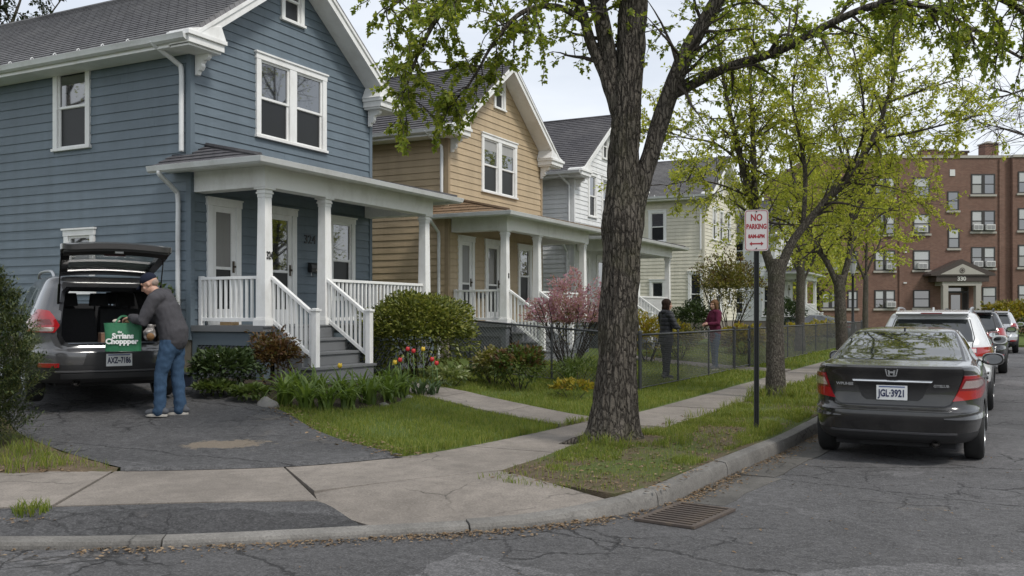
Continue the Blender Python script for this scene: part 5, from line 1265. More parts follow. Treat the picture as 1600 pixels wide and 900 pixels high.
branchy(lb, tb, loc1(LB2), .04, .006, 28, .58, .052, LOBED, 7, .25, -.05, .14, 3, 3)
branchy(lb, tb, loc1(LB3), .04, .008, 28, .60, .052, LOBED, 7, .25, -.05, .14, 3, 3)
branchy(lb, tb, loc1(LL), .1, .04, 12, .75, .052, LOBED, 5, .3, 0, .1, 3, 3)
branchy(lb, tb, loc1(LR), .1, .04, 34, .95, .052, LOBED, 6, .45, 0, .1, 3, 3)
branchy(lb, tb, loc1(LR2), .08, .02, 40, .62, .050, LOBED, 6, .22, .12, .08, 3, 3)
branchy(lb, tb, loc1(LR3), .04, .01, 30, .58, .050, LOBED, 6, .15, -.1, .14, 3, 3)
branchy(lb, tb, loc1(LL2), .08, .04, 16, .8, .055, LOBED, 6, .3, .2, .06, 3, 3)
branchy(lb, tb, loc1(LU), .08, .04, 12, 1.1, .10, LOBED, 5, .2, .2, .06, 3, 4)
branchy(lb, tb, loc1(LU2), .08, .04, 10, 1.1, .10, LOBED, 5, .2, .2, .06, 3, 4)
branchy(lb, tb, [p + inv for p in trunk_c[120:]], .08, .04, 10, 1.1, .10, LOBED, 5, .3, .2, .06, 3, 4)
tag(tb.build('twigs', M_twig, big, normals=False), kind='stuff'); tag(lb.build('crown', M_leaf1, big, normals=False), kind='stuff')
print('big tree', len(lb.f))

# ---- younger street trees and others
def young_tree(name, label, base, trunk, stems, leaves, mat_leaf, mat_bark=M_bark2, group=None, leafsize=.075, shape=OVAL, nl=5, bl=.9, dens=9, sub=4, up=.2, keep=None, base_r=None):
    t = thing(name, label, 'tree', base, 0, group); off = -Vector(base)
    path = smooth_limb([p for p, r in trunk], 6); mb = MB(); rr = limb_tube(mb, [p + off for p in path], [r for p, r in trunk], 16)
    for i in range(len(mb.v)):
        v = Vector(mb.v[i]); mb.v[i] = tuple(v + Vector((noise.noise(v * 5), noise.noise(v * 5 + Vector((9, 0, 0))), 0)) * .018)
    mb.build('trunk', mat_bark, t, smooth=True)
    lb, tb = MB(), MB()
    for st in stems:
        p_ = add_limb([p for p, r in st], [r * .78 for p, r in st], 8, t, mat_bark, off, 5)
        L = sum((b - a).length for a, b in zip(p_, p_[1:]))
        branchy(lb, tb, [p + off for p in p_], st[0][1], st[-1][1], max(4, int(L * dens)), bl, leafsize, shape, nl, .22, up, .05, leaves, sub, keep)
    tag(tb.build('twigs', M_twig, t, normals=False), kind='stuff'); tag(lb.build('crown', mat_leaf, t, normals=False), kind='stuff'); print(name, len(lb.f)); return t
def q2(px, py, d=16.15, k=0.0): return tp(px, py, d + k)
young_tree('street_tree', 'slender street tree forking behind the no parking sign', (-3.38, 16.4, .15),
    [(q2(1213, 632), .21), (q2(1212, 600), .17), (q2(1211, 520), .15), (q2(1213, 440), .148), (q2(1214, 405), .15)],
    [[(q2(1208, 425), .11), (q2(1190, 375), .10), (q2(1172, 305), .085), (q2(1152, 225), .065), (q2(1135, 150, 16), .045), (q2(1120, 60, 16), .02)],
     [(q2(1182, 340), .075), (q2(1178, 270), .07), (q2(1176, 190), .055), (q2(1172, 110, 16.4), .04), (q2(1180, 20, 16.6), .018)],
     [(q2(1218, 425), .11), (q2(1240, 375), .095), (q2(1285, 320), .085), (q2(1330, 268), .075), (q2(1365, 218), .06), (q2(1385, 160), .045), (q2(1402, 95), .03), (q2(1405, 20), .012)],
     [(q2(1255, 355), .05), (q2(1258, 270, 16.5), .045), (q2(1248, 210, 16.6), .035), (q2(1238, 150, 16.7), .028), (q2(1250, 60, 16.9), .012)],
     [(q2(1366, 217), .035), (q2(1420, 208, 15.8), .028), (q2(1470, 196, 15.4), .02), (q2(1530, 180, 15), .008)],
     [(q2(1386, 160), .03), (q2(1430, 145, 16), .024), (q2(1475, 130, 16), .016), (q2(1520, 118, 16), .006)],
     [(q2(1330, 268), .035), (q2(1350, 200, 15.6), .028), (q2(1345, 130, 15.2), .02), (q2(1330, 60, 15), .008)],
     [(q2(1160, 258), .03), (q2(1120, 225, 16), .024), (q2(1070, 215, 15.8), .016), (q2(1030, 200, 15.7), .006)],
     [(q2(1175, 310), .03), (q2(1130, 290, 15.8), .022), (q2(1085, 282, 15.5), .014), (q2(1040, 290, 15.3), .005)]],
    3, M_leaf2, group='street trees on the verge', leafsize=.064, nl=6, bl=.95, dens=8.6, sub=5)
def q3(px, py, d=22.4): return tp(px, py, d)
young_tree('street_tree', 'street tree beyond the sedan, its trunk in front of the brick building', tuple(Vector((*q3(1317, 586).to_2d(), .15))),
    [(q3(1317, 588), .19), (q3(1316, 550), .15), (q3(1314, 500), .135), (q3(1312, 450), .13), (q3(1314, 430), .13)],
    [[(q3(1309, 448), .09), (q3(1292, 410), .085), (q3(1268, 372), .075), (q3(1250, 320), .06), (q3(1235, 250), .04), (q3(1225, 170), .015)],
     [(q3(1316, 445), .10), (q3(1328, 390), .095), (q3(1332, 320), .08), (q3(1345, 250), .06), (q3(1360, 180), .04), (q3(1370, 110), .015)],
     [(q3(1330, 350), .05), (q3(1365, 290), .045), (q3(1400, 250, 22), .03), (q3(1440, 215, 21.6), .012)],
     [(q3(1336, 300), .05), (q3(1315, 240, 22.8), .04), (q3(1300, 180, 23), .028), (q3(1290, 120, 23), .01)],
     [(q3(1329, 380), .04), (q3(1370, 340, 22.6), .03), (q3(1405, 320, 22.8), .018), (q3(1430, 310, 23), .008)],
     [(q3(1270, 375), .035), (q3(1235, 350, 22.8), .028), (q3(1195, 335, 23), .018), (q3(1160, 330, 23), .008)]],
    3, M_leaf2, group='street trees on the verge', leafsize=.078, nl=6, bl=1.25, dens=7.0, sub=5)
def q4(px, py, d=33.0): return tp(px, py, d)
young_tree('yard_tree', 'thin pale barked tree in the yard behind the fence', tuple(Vector((*q4(1250, 520).to_2d(), .3))),
    [(q4(1250, 548), .20), (q4(1250, 510), .16), (q4(1251, 450), .15), (q4(1251, 400), .14)],
    [[(q4(1251, 410), .10), (q4(1254, 340), .08), (q4(1262, 270), .05), (q4(1270, 210), .015)], [(q4(1249, 430), .07), (q4(1230, 380), .055), (q4(1210, 330), .04), (q4(1195, 280), .012)],
     [(q4(1253, 445), .06), (q4(1275, 395), .05), (q4(1292, 340), .035), (q4(1305, 290), .012)], [(q4(1250, 400), .05), (q4(1235, 330, 34), .035), (q4(1230, 260, 34), .012)]],
    3, M_leaf2, leafsize=.13, nl=5, bl=1.6, dens=4.5, sub=5)
def q5(px, py, d=50.0): return tp(px, py, d)
young_tree('yard_tree', 'slim green tree beside the lamp post before the brick building', tuple(Vector((*q5(1352, 535).to_2d(), .1))),
    [(q5(1352, 545), .17), (q5(1352, 490), .15), (q5(1353, 430), .13)],
    [[(q5(1353, 440), .10), (q5(1354, 370), .07), (q5(1350, 300), .02)], [(q5(1352, 440), .08), (q5(1330, 380), .05), (q5(1318, 330), .015)], [(q5(1354, 425), .08), (q5(1378, 370), .05), (q5(1392, 320), .015)], [(q5(1352, 430), .06), (q5(1320, 400, 51), .04), (q5(1295, 385, 51), .012)]],
    3, M_leaf2, leafsize=.18, nl=5, bl=1.9, dens=4.0, sub=5)
M_leafdark = leaf_mat('conifer_leaf', [(.012, .020, .008), (.022, .034, .012), (.04, .05, .02)], .25)
def q6(px, py, d=36.0): return tp(px, py, d)
young_tree('backyard_tree', 'dark tree top showing above the blue house roof, far left', tuple(Vector((*q6(-10, 520).to_2d(), .3))),
    [(q6(-10, 522), .3), (q6(-12, 300), .24), (q6(-8, 100), .2)],
    [[(q6(-8, 140), .12), (q6(10, 60), .09), (q6(30, 5), .06), (q6(50, -60), .02)], [(q6(-8, 120), .12), (q6(-40, 20), .08), (q6(-60, -80), .02)], [(q6(-8, 110), .1), (q6(40, 70), .06), (q6(80, 20), .04), (q6(110, -20), .015)], [(q6(-8, 100), .1), (q6(0, 0), .07), (q6(10, -90), .02)]],
    3, M_leafdark, leafsize=.16, nl=4, bl=1.2, dens=2.4, sub=3)
# bare tree beyond the road on the right: only its twigs reach into view
bare = thing('bare_tree', 'leafless tree whose thin twigs reach in at the right edge', 'tree', tuple(Vector((*tp(1800, 490, 22).to_2d(), .1))), 0)
boff = -Vector(bare.location); bt = MB(); bt.tube([Vector((0, 0, -.1)), Vector((.1, .05, 2)), Vector((.1, 0, 4)), Vector((-.1, 0, 6))], [.24, .2, .16, .12], 14); bt.build('trunk', M_bark2, bare, smooth=True)
tw = MB()
for (pts) in ([(1800, 260), (1700, 215), (1640, 190), (1590, 150), (1550, 140)], [(1790, 300), (1700, 265), (1640, 225), (1580, 205), (1530, 190)], [(1790, 200), (1720, 150), (1640, 130), (1570, 150), (1500, 160)], [(1790, 160), (1700, 100), (1640, 80), (1590, 60)]):
    path = [p + boff for p in smooth_limb([tp(a, b, 22) for a, b in pts], 5)]; lm_ = MB(); limb_tube(lm_, path, [.08, .055, .035, .02, .006], 7); lm_.build('limb', M_bark2, bare, smooth=True)
    for k in range(26):
        i = rnd.randrange(4, len(path) - 1); d = (path[i + 1] - path[i]).normalized() * .7 + rv(.7); L = rnd.uniform(.5, 1.3); pp = wander(path[i], d, L, 6, .22, .03); tw.tube(pp, [.012 * (1 - j / 8) for j in range(7)], 4, False)
        for _ in range(4):
            j = rnd.randrange(2, 6); tw.tube(wander(pp[j], (pp[-1] - pp[0]).normalized() + rv(.8), L * .5, 4, .25, .03), [.006, .005, .004, .003, .002], 3, False)
tag(tw.build('twigs', M_twig, bare, normals=False), kind='stuff')

# background trees behind the houses, and the trees across the street that the windows mirror
M_leafbg = leaf_mat('background_leaf', [(.06, .075, .018), (.10, .12, .026), (.16, .17, .04)], .4)
def bg_tree(label, px, d, h, r, mat, n=2600, size=.26, group='trees behind the houses'):
    b = tp(px, 490, d); t = thing('background_tree', label, 'tree', (b.x, b.y, .2), 0, group); lb = MB(); tk = MB(); tk.tube([(0, 0, -.3), (.1, 0, h * .4), (0, .1, h * .8)], [.22, .17, .06], 10); tk.build('trunk', M_bark2, t, smooth=True)
    ph = Vector((px, d, 0)) * .37
    for k in range(7):
        a = k * .9 + px; mb_ = MB(); mb_.tube(wander(Vector((0, 0, h * (.3 + .06 * k))), Vector((math.cos(a), math.sin(a), .9)), r * 1.0, 5, .15), [.09, .07, .05, .035, .02, .01], 6, False); mb_.build('limb', M_bark2, t, smooth=True)
    for k in range(n):
        dd = rv(); q = (1 + .55 * noise.noise(dd * 2.5 + ph)) * rnd.random() ** .33; p = Vector((dd.x * r * q, dd.y * r * q, h * .62 + dd.z * h * .40 * q)); leaf(lb, p, rv(), rv(), size * rnd.uniform(.6, 1.2))
    tag(lb.build('crown', mat, t, normals=False), kind='stuff'); return t
for px, d, h, r, lab in ((1165, 62, 8.5, 3.2, 'green tree behind the pale yellow house, left of the sign'), (1205, 70, 9.5, 3.6, 'green tree far behind the slender street tree'), (1243, 80, 9, 3.6, 'tall green tree at the left end of the brick building'), (1275, 66, 7.5, 2.8, 'yellow green tree before the left end of the brick building')):
    bg_tree(lab, px, d, h, r, M_leafbg if px < 1250 else M_leaf2)
for i, (x, y, h, z_, lab) in enumerate(((11, 30, 17, 0, 'half bare tree across the street, nearest one, mirrored in the windows'), (11, 40, 19, 0, 'half bare tree across the street, second one, mirrored in the windows'), (11, 51, 19, 0, 'half bare tree across the street, farthest one, mirrored in the windows'), (-34, -2.5, 15, .4, 'half bare tree mirrored in the side window of the blue house'))):
    t = thing('roadside_tree', lab, 'tree', (x, y, z_), i * 1.3, 'trees across the street'); mb_ = MB(); mb_.tube([(0, 0, -.2), (.1, 0, 2), (0, .1, 4.5), (.1, 0, h * .8)], [.3, .24, .18, .05], 12); mb_.build('trunk', M_bark2, t, smooth=True)
    tw_, lb_ = MB(), MB()
    for k in range(16):
        a = k * 2.4 + i; z = 2.6 + (h * .8 - 2.6) * k / 16; pth = wander(Vector((.05, 0, z)), Vector((math.cos(a), math.sin(a), .75)), 5.2 * (1 - .4 * k / 16), 7, .18); m2 = MB(); m2.tube(pth, [.08, .07, .055, .045, .035, .025, .018, .008], 6, False); m2.build('limb', M_bark2, t, smooth=True)
        for _ in range(10):
            j = rnd.randrange(1, 7); q = wander(pth[j], (pth[-1] - pth[0]).normalized() + rv(.8), 1.5, 5, .22); tw_.tube(q, [.02, .016, .013, .01, .007, .004], 4, False)
            for _2 in range(4): jj = rnd.randrange(1, 5); tw_.tube(wander(q[jj], rv(), .7, 3, .2), [.008, .006, .005, .003], 3, False); leaf(lb_, q[jj] + rv(.3), rv(), rv(), .12); leaf(lb_, q[jj] + rv(.4), rv(), rv(), .12)
    tag(tw_.build('twigs', M_twig, t, normals=False), kind='stuff'); tag(lb_.build('crown', M_leaf2, t, normals=False), kind='stuff')

# ================================================================== brick apartment building at the end of the street
def brick_mat():
    m, t, b = nodes_of('apartment_brick'); uv = coords(t)
    # facade runs along local X: use (x, z) as brick plane
    sp = N(t, 'ShaderNodeSeparateXYZ'); t.links.new(uv, sp.inputs[0]); cm = N(t, 'ShaderNodeCombineXYZ'); ad = N(t, 'ShaderNodeMath', operation='ADD')
    t.links.new(sp.outputs[0], ad.inputs[0]); t.links.new(sp.outputs[1], ad.inputs[1]); t.links.new(ad.outputs[0], cm.inputs[0]); t.links.new(sp.outputs[2], cm.inputs[1])
    br = N(t, 'ShaderNodeTexBrick'); br.inputs['Scale'].default_value = 1; br.inputs['Brick Width'].default_value = .24; br.inputs['Row Height'].default_value = .085; br.inputs['Mortar Size'].default_value = .010
    br.inputs['Color1'].default_value = (.140, .068, .046, 1); br.inputs['Color2'].default_value = (.215, .112, .078, 1); br.inputs['Mortar'].default_value = (.19, .15, .125, 1); br.inputs['Bias'].default_value = -.15
    t.links.new(cm.outputs[0], br.inputs['Vector'])
    n1 = noise_n(t, uv, .35, 6, .65); n2 = noise_n(t, uv, 9, 3)
    c = mixc(t, ramp(t, n1, [(.3, g(.45)), (.6, g(0))]), br.outputs[0], (.10, .05, .038)); c = mixc(t, ramp(t, n2, [(.5, g(0)), (.8, g(.4))]), c, (.22, .14, .11))
    t.links.new(c, b.inputs['Base Color']); b.inputs['Roughness'].default_value = .9; bump(t, b, br.outputs[1], -.4, .01); return m
M_brick = brick_mat(); M_stone = paint('limestone', (.36, .34, .30), .8, .15, 3); M_bronze = paint('dark_window_frame', (.03, .027, .025), .5, .2)
M_brown = paint('brown_wood', (.052, .038, .032), .6, .2); M_blind = paint('pale_blind', (.46, .47, .47), .5, .12, 6); M_ac = paint('ac_white', (.60, .60, .58), .5, .08)
M_tanpent = paint('penthouse_tan', (.36, .28, .17), .7, .12)
BD = 76.0; bl_ = tp(1490, 490, BD); S_b = BD / FPX
apt = thing('apartment_building', 'four storey brown brick apartment building numbered 330 closing the street', 'building', (bl_.x, bl_.y, .10), YAW - R(1.0))
def bx_(px): return (px - 1490) * S_b
def bz_(py): return 1.5 + (490 - py) * S_b
w = MB(); w.box(bx_(1262), bx_(1578), .0, 14, -.3, bz_(247)); w.build('wall', M_brick, apt)
w = MB(); w.box(bx_(1578) + .002, bx_(1740), -.35, 14, -.3, bz_(247)); w.build('wall', M_brick, apt)
pp_ = MB(); pp_.box(bx_(1262) - .06, bx_(1578), -.08, .3, bz_(247), bz_(243)); pp_.build('parapet_coping', M_stone, apt); pp_ = MB(); pp_.box(bx_(1578) + .01, bx_(1740), -.45, .1, bz_(247), bz_(243)); pp_.build('parapet_coping', M_stone, apt)
for a in (1405, 1560):
    pz_ = MB(); pz_.box(bx_(a), bx_(a + 8), -.12, .0, -.3, bz_(249)); pz_.build('pilaster', M_brick, apt)
def apt_window(px0, px1, py0, py1, bays=1, y=0.0, blind=.5, ac=False):
    x0, x1, z0, z1 = bx_(px0), bx_(px1), bz_(py1), bz_(py0); d = .05; f = MB()
    fw = .10
    f.box(x0, x0 + fw, y - d, y + .02, z0, z1); f.box(x1 - fw, x1, y - d, y + .02, z0, z1); f.box(x0 + fw, x1 - fw, y - d, y + .02, z1 - fw, z1); f.box(x0 + fw, x1 - fw, y - d, y + .02, z0, z0 + fw)
    bl = [(x0 + fw, x1 - fw)]
    if bays == 2: m_ = (x0 + x1) / 2; f.box(m_ - .13, m_ + .13, y - d, y + .02, z0 + fw, z1 - fw); bl = [(x0 + fw, m_ - .13), (m_ + .13, x1 - fw)]
    wn_ = f.build('window', M_bronze, apt); zm = (z0 + z1) / 2
    for i, (a, b) in enumerate(bl):
        r = MB(); r.box(a, b, y - d + .01, y - .002, zm - .04, zm + .04); r.build('meeting_rail', M_bronze, wn_)
        p = MB(); p.box(a, b, y - .022, y - .002, zm + .04, z1 - fw); p.build('pane', M_blind if (blind and rnd.random() < .8) else M_pane_up, wn_)
        p = MB(); p.box(a, b, y - .020, y - .002, z0 + fw, zm - .04); p.build('pane', M_pane_up if rnd.random() < .7 else M_shade, wn_)
        if ac and (ac == 2 or i == len(bl) - 1):
            c = (a + b) / 2; q = MB(); q.box(c - .36, c + .36, y - .34, y - .024, z0 + fw, z0 + fw + .46); ac_ = q.build('air_conditioner', M_ac, wn_, bevel=.02)
            for k in (0, 1): q = MB(); q.box(c - .31 + k * .33, c - .02 + k * .33, y - .352, y - .34, z0 + fw + .07, z0 + fw + .39); q.build('grille', paint('ac_grille', (.25, .25, .25), .6), ac_)
    s = MB(); s.box(x0 - .1, x1 + .1, y - .12, y + .02, z0 - .16, z0); s.build('sill', M_stone, wn_)
ROWS = [(272, 304), (329, 362), (386, 419), (448, 478)]
for i, (a, b) in enumerate(ROWS):
    if i < 3: apt_window(1517, 1554, a, b, 2, ac=(0, 2, 2)[i])
    else: apt_window(1534, 1556, a, b, 1)
    apt_window(1427, 1453, a + 5, b + 3, 1, ac=(0, 1, 1, 0)[i]); apt_window(1367, 1399, a + 5, b + 4, 2, ac=(0, 0, 1, 1)[i]); apt_window(1325, 1341, a + 6, b + 4, 1); apt_window(1285, 1312, a + 6, b + 4, 2)
    apt_window(1586, 1612, a - 3, b - 1, 1, y=-.35); apt_window(1640, 1675, a - 3, b - 1, 2, y=-.35)
apt_window(1480, 1498, 299, 329); apt_window(1481, 1499, 357, 388)
vt = MB(); vt.box(bx_(1484), bx_(1492), -.05, 0, bz_(275), bz_(265)); vt.build('vent', M_ac, apt)
# portico
y0 = -1.6
pd = MB(); pd.prism([(bx_(1442), bz_(432)), (bx_(1540), bz_(432)), (bx_(1540), bz_(429)), (bx_(1489), bz_(407)), (bx_(1442), bz_(429))], lambda p, k: (p[0], y0 + 1.6 * k, p[1])); pd_o = pd.build('pediment', M_brown, apt)
ty = MB(); ty.prism([(bx_(1456), bz_(430)), (bx_(1525), bz_(430)), (bx_(1490), bz_(414))], lambda p, k: (p[0], y0 - .03 + .02 * k, p[1])); ty.build('tympanum', M_stone, pd_o)
med = MB(); med.lathe([(.001, 0), (.22, 0)], (bx_(1489), y0 - .05, bz_(424)), 20, 'y'); med.build('medallion', M_brown, pd_o); med = MB(); med.lathe([(.12, 0), (.16, 0)], (bx_(1489), y0 - .06, bz_(424)), 20, 'y'); med.build('medallion_ring', M_stone, pd_o)
fz = MB(); fz.box(bx_(1451), bx_(1531), y0 + .1, 0, bz_(441), bz_(432)); fz.build('frieze', M_brown, apt); fz = MB(); fz.box(bx_(1461), bx_(1521), y0 + .2, 0, bz_(447), bz_(441)); fz.build('lintel', M_stone, apt)
text('330', .46, paint('number_white', (.55, .54, .5), .5, .05), apt, (bx_(1489), y0 + .08, bz_(436.8)), (1, 0, 0), (0, 0, 1), 'building_number', depth=.03, bold=.015)
for a in (1462, 1512): c = MB(); c.box(bx_(a), bx_(a + 8), y0 + .2, y0 + .65, -.2, bz_(447)); c.build('entrance_pier', M_stone, apt, bevel=.02)
dw = MB(); dw.box(bx_(1471), bx_(1513), -.06, -.01, -.2, bz_(448)); dw.build('entrance_surround', M_bronze, apt)
for (a, b) in ((1473, 1480), (1504, 1511)): c = MB(); c.box(bx_(a), bx_(b), -.08, -.06, .6, bz_(457)); c.build('side_light', M_pane_up, apt)
c = MB(); c.box(bx_(1473), bx_(1511), -.08, -.06, bz_(455), bz_(450)); c.build('transom_light', M_pane_up, apt)
c = MB(); c.box(bx_(1482), bx_(1502), -.10, -.06, .2, bz_(458)); dd = c.build('entrance_door', paint('oak_door', (.10, .05, .025), .4, .3), apt); c = MB(); c.box(bx_(1485), bx_(1499), -.11, -.10, 1.0, bz_(461)); c.build('pane', M_pane_up, dd)
st = MB(); st.box(bx_(1458), bx_(1524), -2.2, 0, -.2, .45); st.build('entrance_step', M_stone, apt)
ph = MB(); ph.box(bx_(1483), bx_(1539), 3, 8, bz_(247), bz_(229)); pho = ph.build('penthouse', M_tanpent, apt); ph = MB(); ph.box(bx_(1482), bx_(1540), 2.8, 8.2, bz_(229), bz_(226)); ph.build('penthouse_roof', M_brown, pho)
for a in (1486, 1499, 1515): c = MB(); c.box(bx_(a), bx_(a + 11), 2.95, 3, bz_(246), bz_(240)); c.build('penthouse_window', M_pane_up, pho)
for a, b, z in ((1455, 1478, 229), (1553, 1574, 219)):
    c = MB(); c.box(bx_(a), bx_(b), 1.5, 2.7, bz_(247), bz_(z)); co = c.build('chimney', M_brick, apt); c = MB(); c.box(bx_(a) - .08, bx_(b) + .08, 1.42, 2.78, bz_(z), bz_(z - 1.6)); c.build('chimney_cap', M_stone, co)
c = MB(); c.box(bx_(1560), bx_(1567), 1.9, 2.3, bz_(217), bz_(214)); c.build('chimney_pot', M_stone, apt)
# service boxes on the front wall
for a, z in ((1411, 395), (1411, 443)): c = MB(); c.box(bx_(a), bx_(a + 5), -.2, -.121, bz_(z), bz_(z - 2)); c.build('wall_lamp', M_ac, apt)

# ================================================================== chain link fence
M_galv = paint('galvanised', (.075, .077, .08), .5, .2, 8, metal=.5); M_darkpost = paint('dark_fence_post', (.055, .057, .06), .5, .2, 8, metal=.4)
FX = -5.8; FT = 1.02
def fz_(x, y): return max(terrain(x, y), .15)
def chain_link(t, off, a, b, ha, hb, z0=.05):
    """diamond mesh of real wire between two points; heights above local ground"""
    a, b = Vector((*a, 0)), Vector((*b, 0)); L = (b - a).length; d = (b - a) / L; pitch = .075; mb = MB(); H = FT - .06
    n = int(L / pitch); side = Vector((-d.y, d.x, 0))
    for k in range(-int(H / pitch), n):
        for sg in (1, -1):
            u0, u1 = (k * pitch, k * pitch + H); zA, zB = (0, H) if sg > 0 else (H, 0)
            if u0 < 0: zA = zA + (zB - zA) * (-u0 / (u1 - u0)); u0 = 0
            if u1 > L: zB = zA + (zB - zA) * ((L - u0) / (u1 - u0)); u1 = L
            if u1 - u0 < .02: continue
            p0 = a + d * u0; p1 = a + d * u1
            p0.z = lerp(ha, hb, u0 / L) + z0 + zA; p1.z = lerp(ha, hb, u1 / L) + z0 + zB
            mb.tube([p0 + off + side * .002 * sg, p1 + off + side * .002 * sg], .0034, 3, False)
    return tag(mb.build('wire_mesh', M_galv, t, normals=False), kind='stuff')
def fence(label, pts, spacing, group=None, ends=True, skip_first=False):
    base = Vector((*pts[0], fz_(*pts[0]))); t = thing('chain_link_fence', label, 'fence', base, 0, group); off = -base
    def post(p, r=.024, h=FT + .03, m=M_darkpost):
        q = Vector((*p, fz_(*p))) + off; mb = MB(); mb.lathe([(r, -.25), (r, h), (r * 1.25, h), (r * 1.25, h + .02), (r * .7, h + .045), (.001, h + .05)], q, 10); mb.build('post', m, t, smooth='auto')
    for i in range(len(pts) - 1):
        a, b = Vector(pts[i]), Vector(pts[i + 1]); L = (b - a).length; n = max(1, round(L / spacing))
        for k in range(n):
            p, q = a.lerp(b, k / n), a.lerp(b, (k + 1) / n); hp, hq = fz_(*p), fz_(*q)
            P, Q = Vector((*p, hp)) + off, Vector((*q, hq)) + off
            rl = MB(); rl.tube([P + Vector((0, 0, FT)), Q + Vector((0, 0, FT))], .019, 8); rl.build('top_rail', M_galv, t, smooth=True)
            rl = MB(); rl.tube([P + Vector((0, 0, .05)), Q + Vector((0, 0, .05))], .013, 6); rl.build('bottom_rail', M_darkpost, t, smooth=True)
            chain_link(t, off, p, q, hp, hq); post(p, .034 if k == 0 else .022)
    post(pts[-1], .036); return t
fence('chain link fence with a corner between the tan house yard and the pavement', [(-9.35, 16.3), (FX, 16.3), (FX, 23.15)], 2.35)
fence('longer chain link fence running from the gate towards the brick building', [(FX, 24.75), (FX, 47.5)], 2.5)
gt_ = thing('fence_gate', 'narrow chain link gate between two posts behind the sign pole', 'gate', (FX, 23.25, fz_(FX, 23.25)))
for (a, b) in (((0, 0, .08), (0, 1.4, .08)), ((0, 0, FT - .02), (0, 1.4, FT - .02)), ((0, 0, .06), (0, 0, FT)), ((0, 1.4, .06), (0, 1.4, FT))): mb = MB(); mb.tube([a, b], .017, 8); mb.build('gate_frame', M_galv, gt_, smooth=True)
chain_link(gt_, Vector((-FX, -23.25, 0)), (FX, 23.27), (FX, 24.63), .06, .06)
lk = MB(); lk.box(-.03, .03, 1.36, 1.47, .70, .76); lk.build('latch', M_darkpost, gt_, bevel=.006)

# ================================================================== parking sign, lamp post, small street things
M_signwhite = paint('sign_white', (.66, .63, .63), .45, .08, 6, bstr=0); M_signred = paint('sign_red', (.34, .022, .03), .5, .12, 10, bstr=0); M_post = paint('sign_post', (.028, .030, .030), .5, .3, 10, metal=.3)
sg_p = gp(1182, 673, .15); sgn = thing('parking_sign', 'white and red no parking sign on a black pole by the kerb', 'sign', (sg_p.x, sg_p.y, .13), R(13))
po = MB(); po.prism([(-.032, -.012), (-.018, -.012), (-.012, .016), (.012, .016), (.018, -.012), (.032, -.012), (.032, -.006), (.022, -.006), (.016, .022), (-.016, .022), (-.022, -.006), (-.032, -.006)], lambda p, k: (p[0], p[1] + .012, -.3 + k * 3.06)); po.build('pole', M_post, sgn)
def rrect(w, h, r, n=5):
    out = []
    for cx_, cy_, a0 in ((w / 2 - r, h / 2 - r, 0), (-w / 2 + r, h / 2 - r, 90), (-w / 2 + r, -h / 2 + r, 180), (w / 2 - r, -h / 2 + r, 270)):
        for k in range(n): a = R(a0 + 90 * k / (n - 1)); out.append((cx_ + r * math.cos(a), cy_ + r * math.sin(a)))
    return out
SW_, SH_, SZ_ = .285, .51, 2.50
pn = MB(); pn.prism(rrect(SW_, SH_, .035), lambda p, k: (p[0], -.006 + .004 * k, SZ_ + p[1])); pn_o = pn.build('panel', M_signwhite, sgn)
o_, i_ = rrect(SW_ - .018, SH_ - .018, .030), rrect(SW_ - .032, SH_ - .032, .024); bd = MB()
bd.grid([[(x, -.006, SZ_ + z) for x, z in o_], [(x, -.0075, SZ_ + z) for x, z in o_], [(x, -.0075, SZ_ + z) for x, z in i_], [(x, -.006, SZ_ + z) for x, z in i_]], closed=True); bd.build('border', M_signred, pn_o)
for tx, hh, zz, xs_ in (('NO', .115, .155, .78), ('PARKING', .085, .045, .68), ('8AM-6PM', .062, -.075, .78)):
    text(tx, hh, M_signred, pn_o, (0, -.0065, SZ_ + zz), (1, 0, 0), (0, 0, 1), depth=.002, xs=xs_, bold=.0035)
ar = MB(); ar.prism([(-.085, 0), (-.055, .026), (-.055, .009), (.055, .009), (.055, .026), (.085, 0), (.055, -.026), (.055, -.009), (-.055, -.009), (-.055, -.026)], lambda p, k: (p[0], -.0075 + .0016 * k, SZ_ - .165 + p[1])); ar.build('arrow', M_signred, pn_o)
for zz in (.232, -.222): b_ = MB(); b_.lathe([(.001, -.006), (.008, -.005), (.009, .0)], (0, -.007, SZ_ + zz), 10, 'y'); b_.build('bolt', M_post, sgn)
lp = tp(1332.5, 490, 47.0); lamp = thing('lamp_post', 'black lamp post with lantern in front of the brick building', 'street lamp', (lp.x, lp.y, .05))
mb = MB(); mb.lathe([(.17, 0), (.17, .35), (.12, .45), (.10, .9), (.07, 1.0), (.06, 3.4), (.09, 3.45), (.05, 3.55)], (0, 0, 0), 14); mb.build('post', M_black, lamp, smooth='auto')
mb = MB(); mb.lathe([(.10, 3.55), (.20, 4.05), (.20, 4.08)], (0, 0, 0), 8); mb.build('lantern_glass', paint('lantern_milk', (.35, .36, .36), .3, .1), lamp); mb = MB(); mb.lathe([(.23, 4.08), (.23, 4.12), (.10, 4.28), (.03, 4.34), (.03, 4.45), (.001, 4.47)], (0, 0, 0), 8); mb.build('lantern_roof', M_black, lamp)
fc = tp(1292, 490, 53); far_car = sedan('grey car parked far off behind the fence by the brick building', (fc.x + 1.6, fc.y, .10), R(88), (.16, .17, .18)); far_car['group'] = 'cars by the brick building'

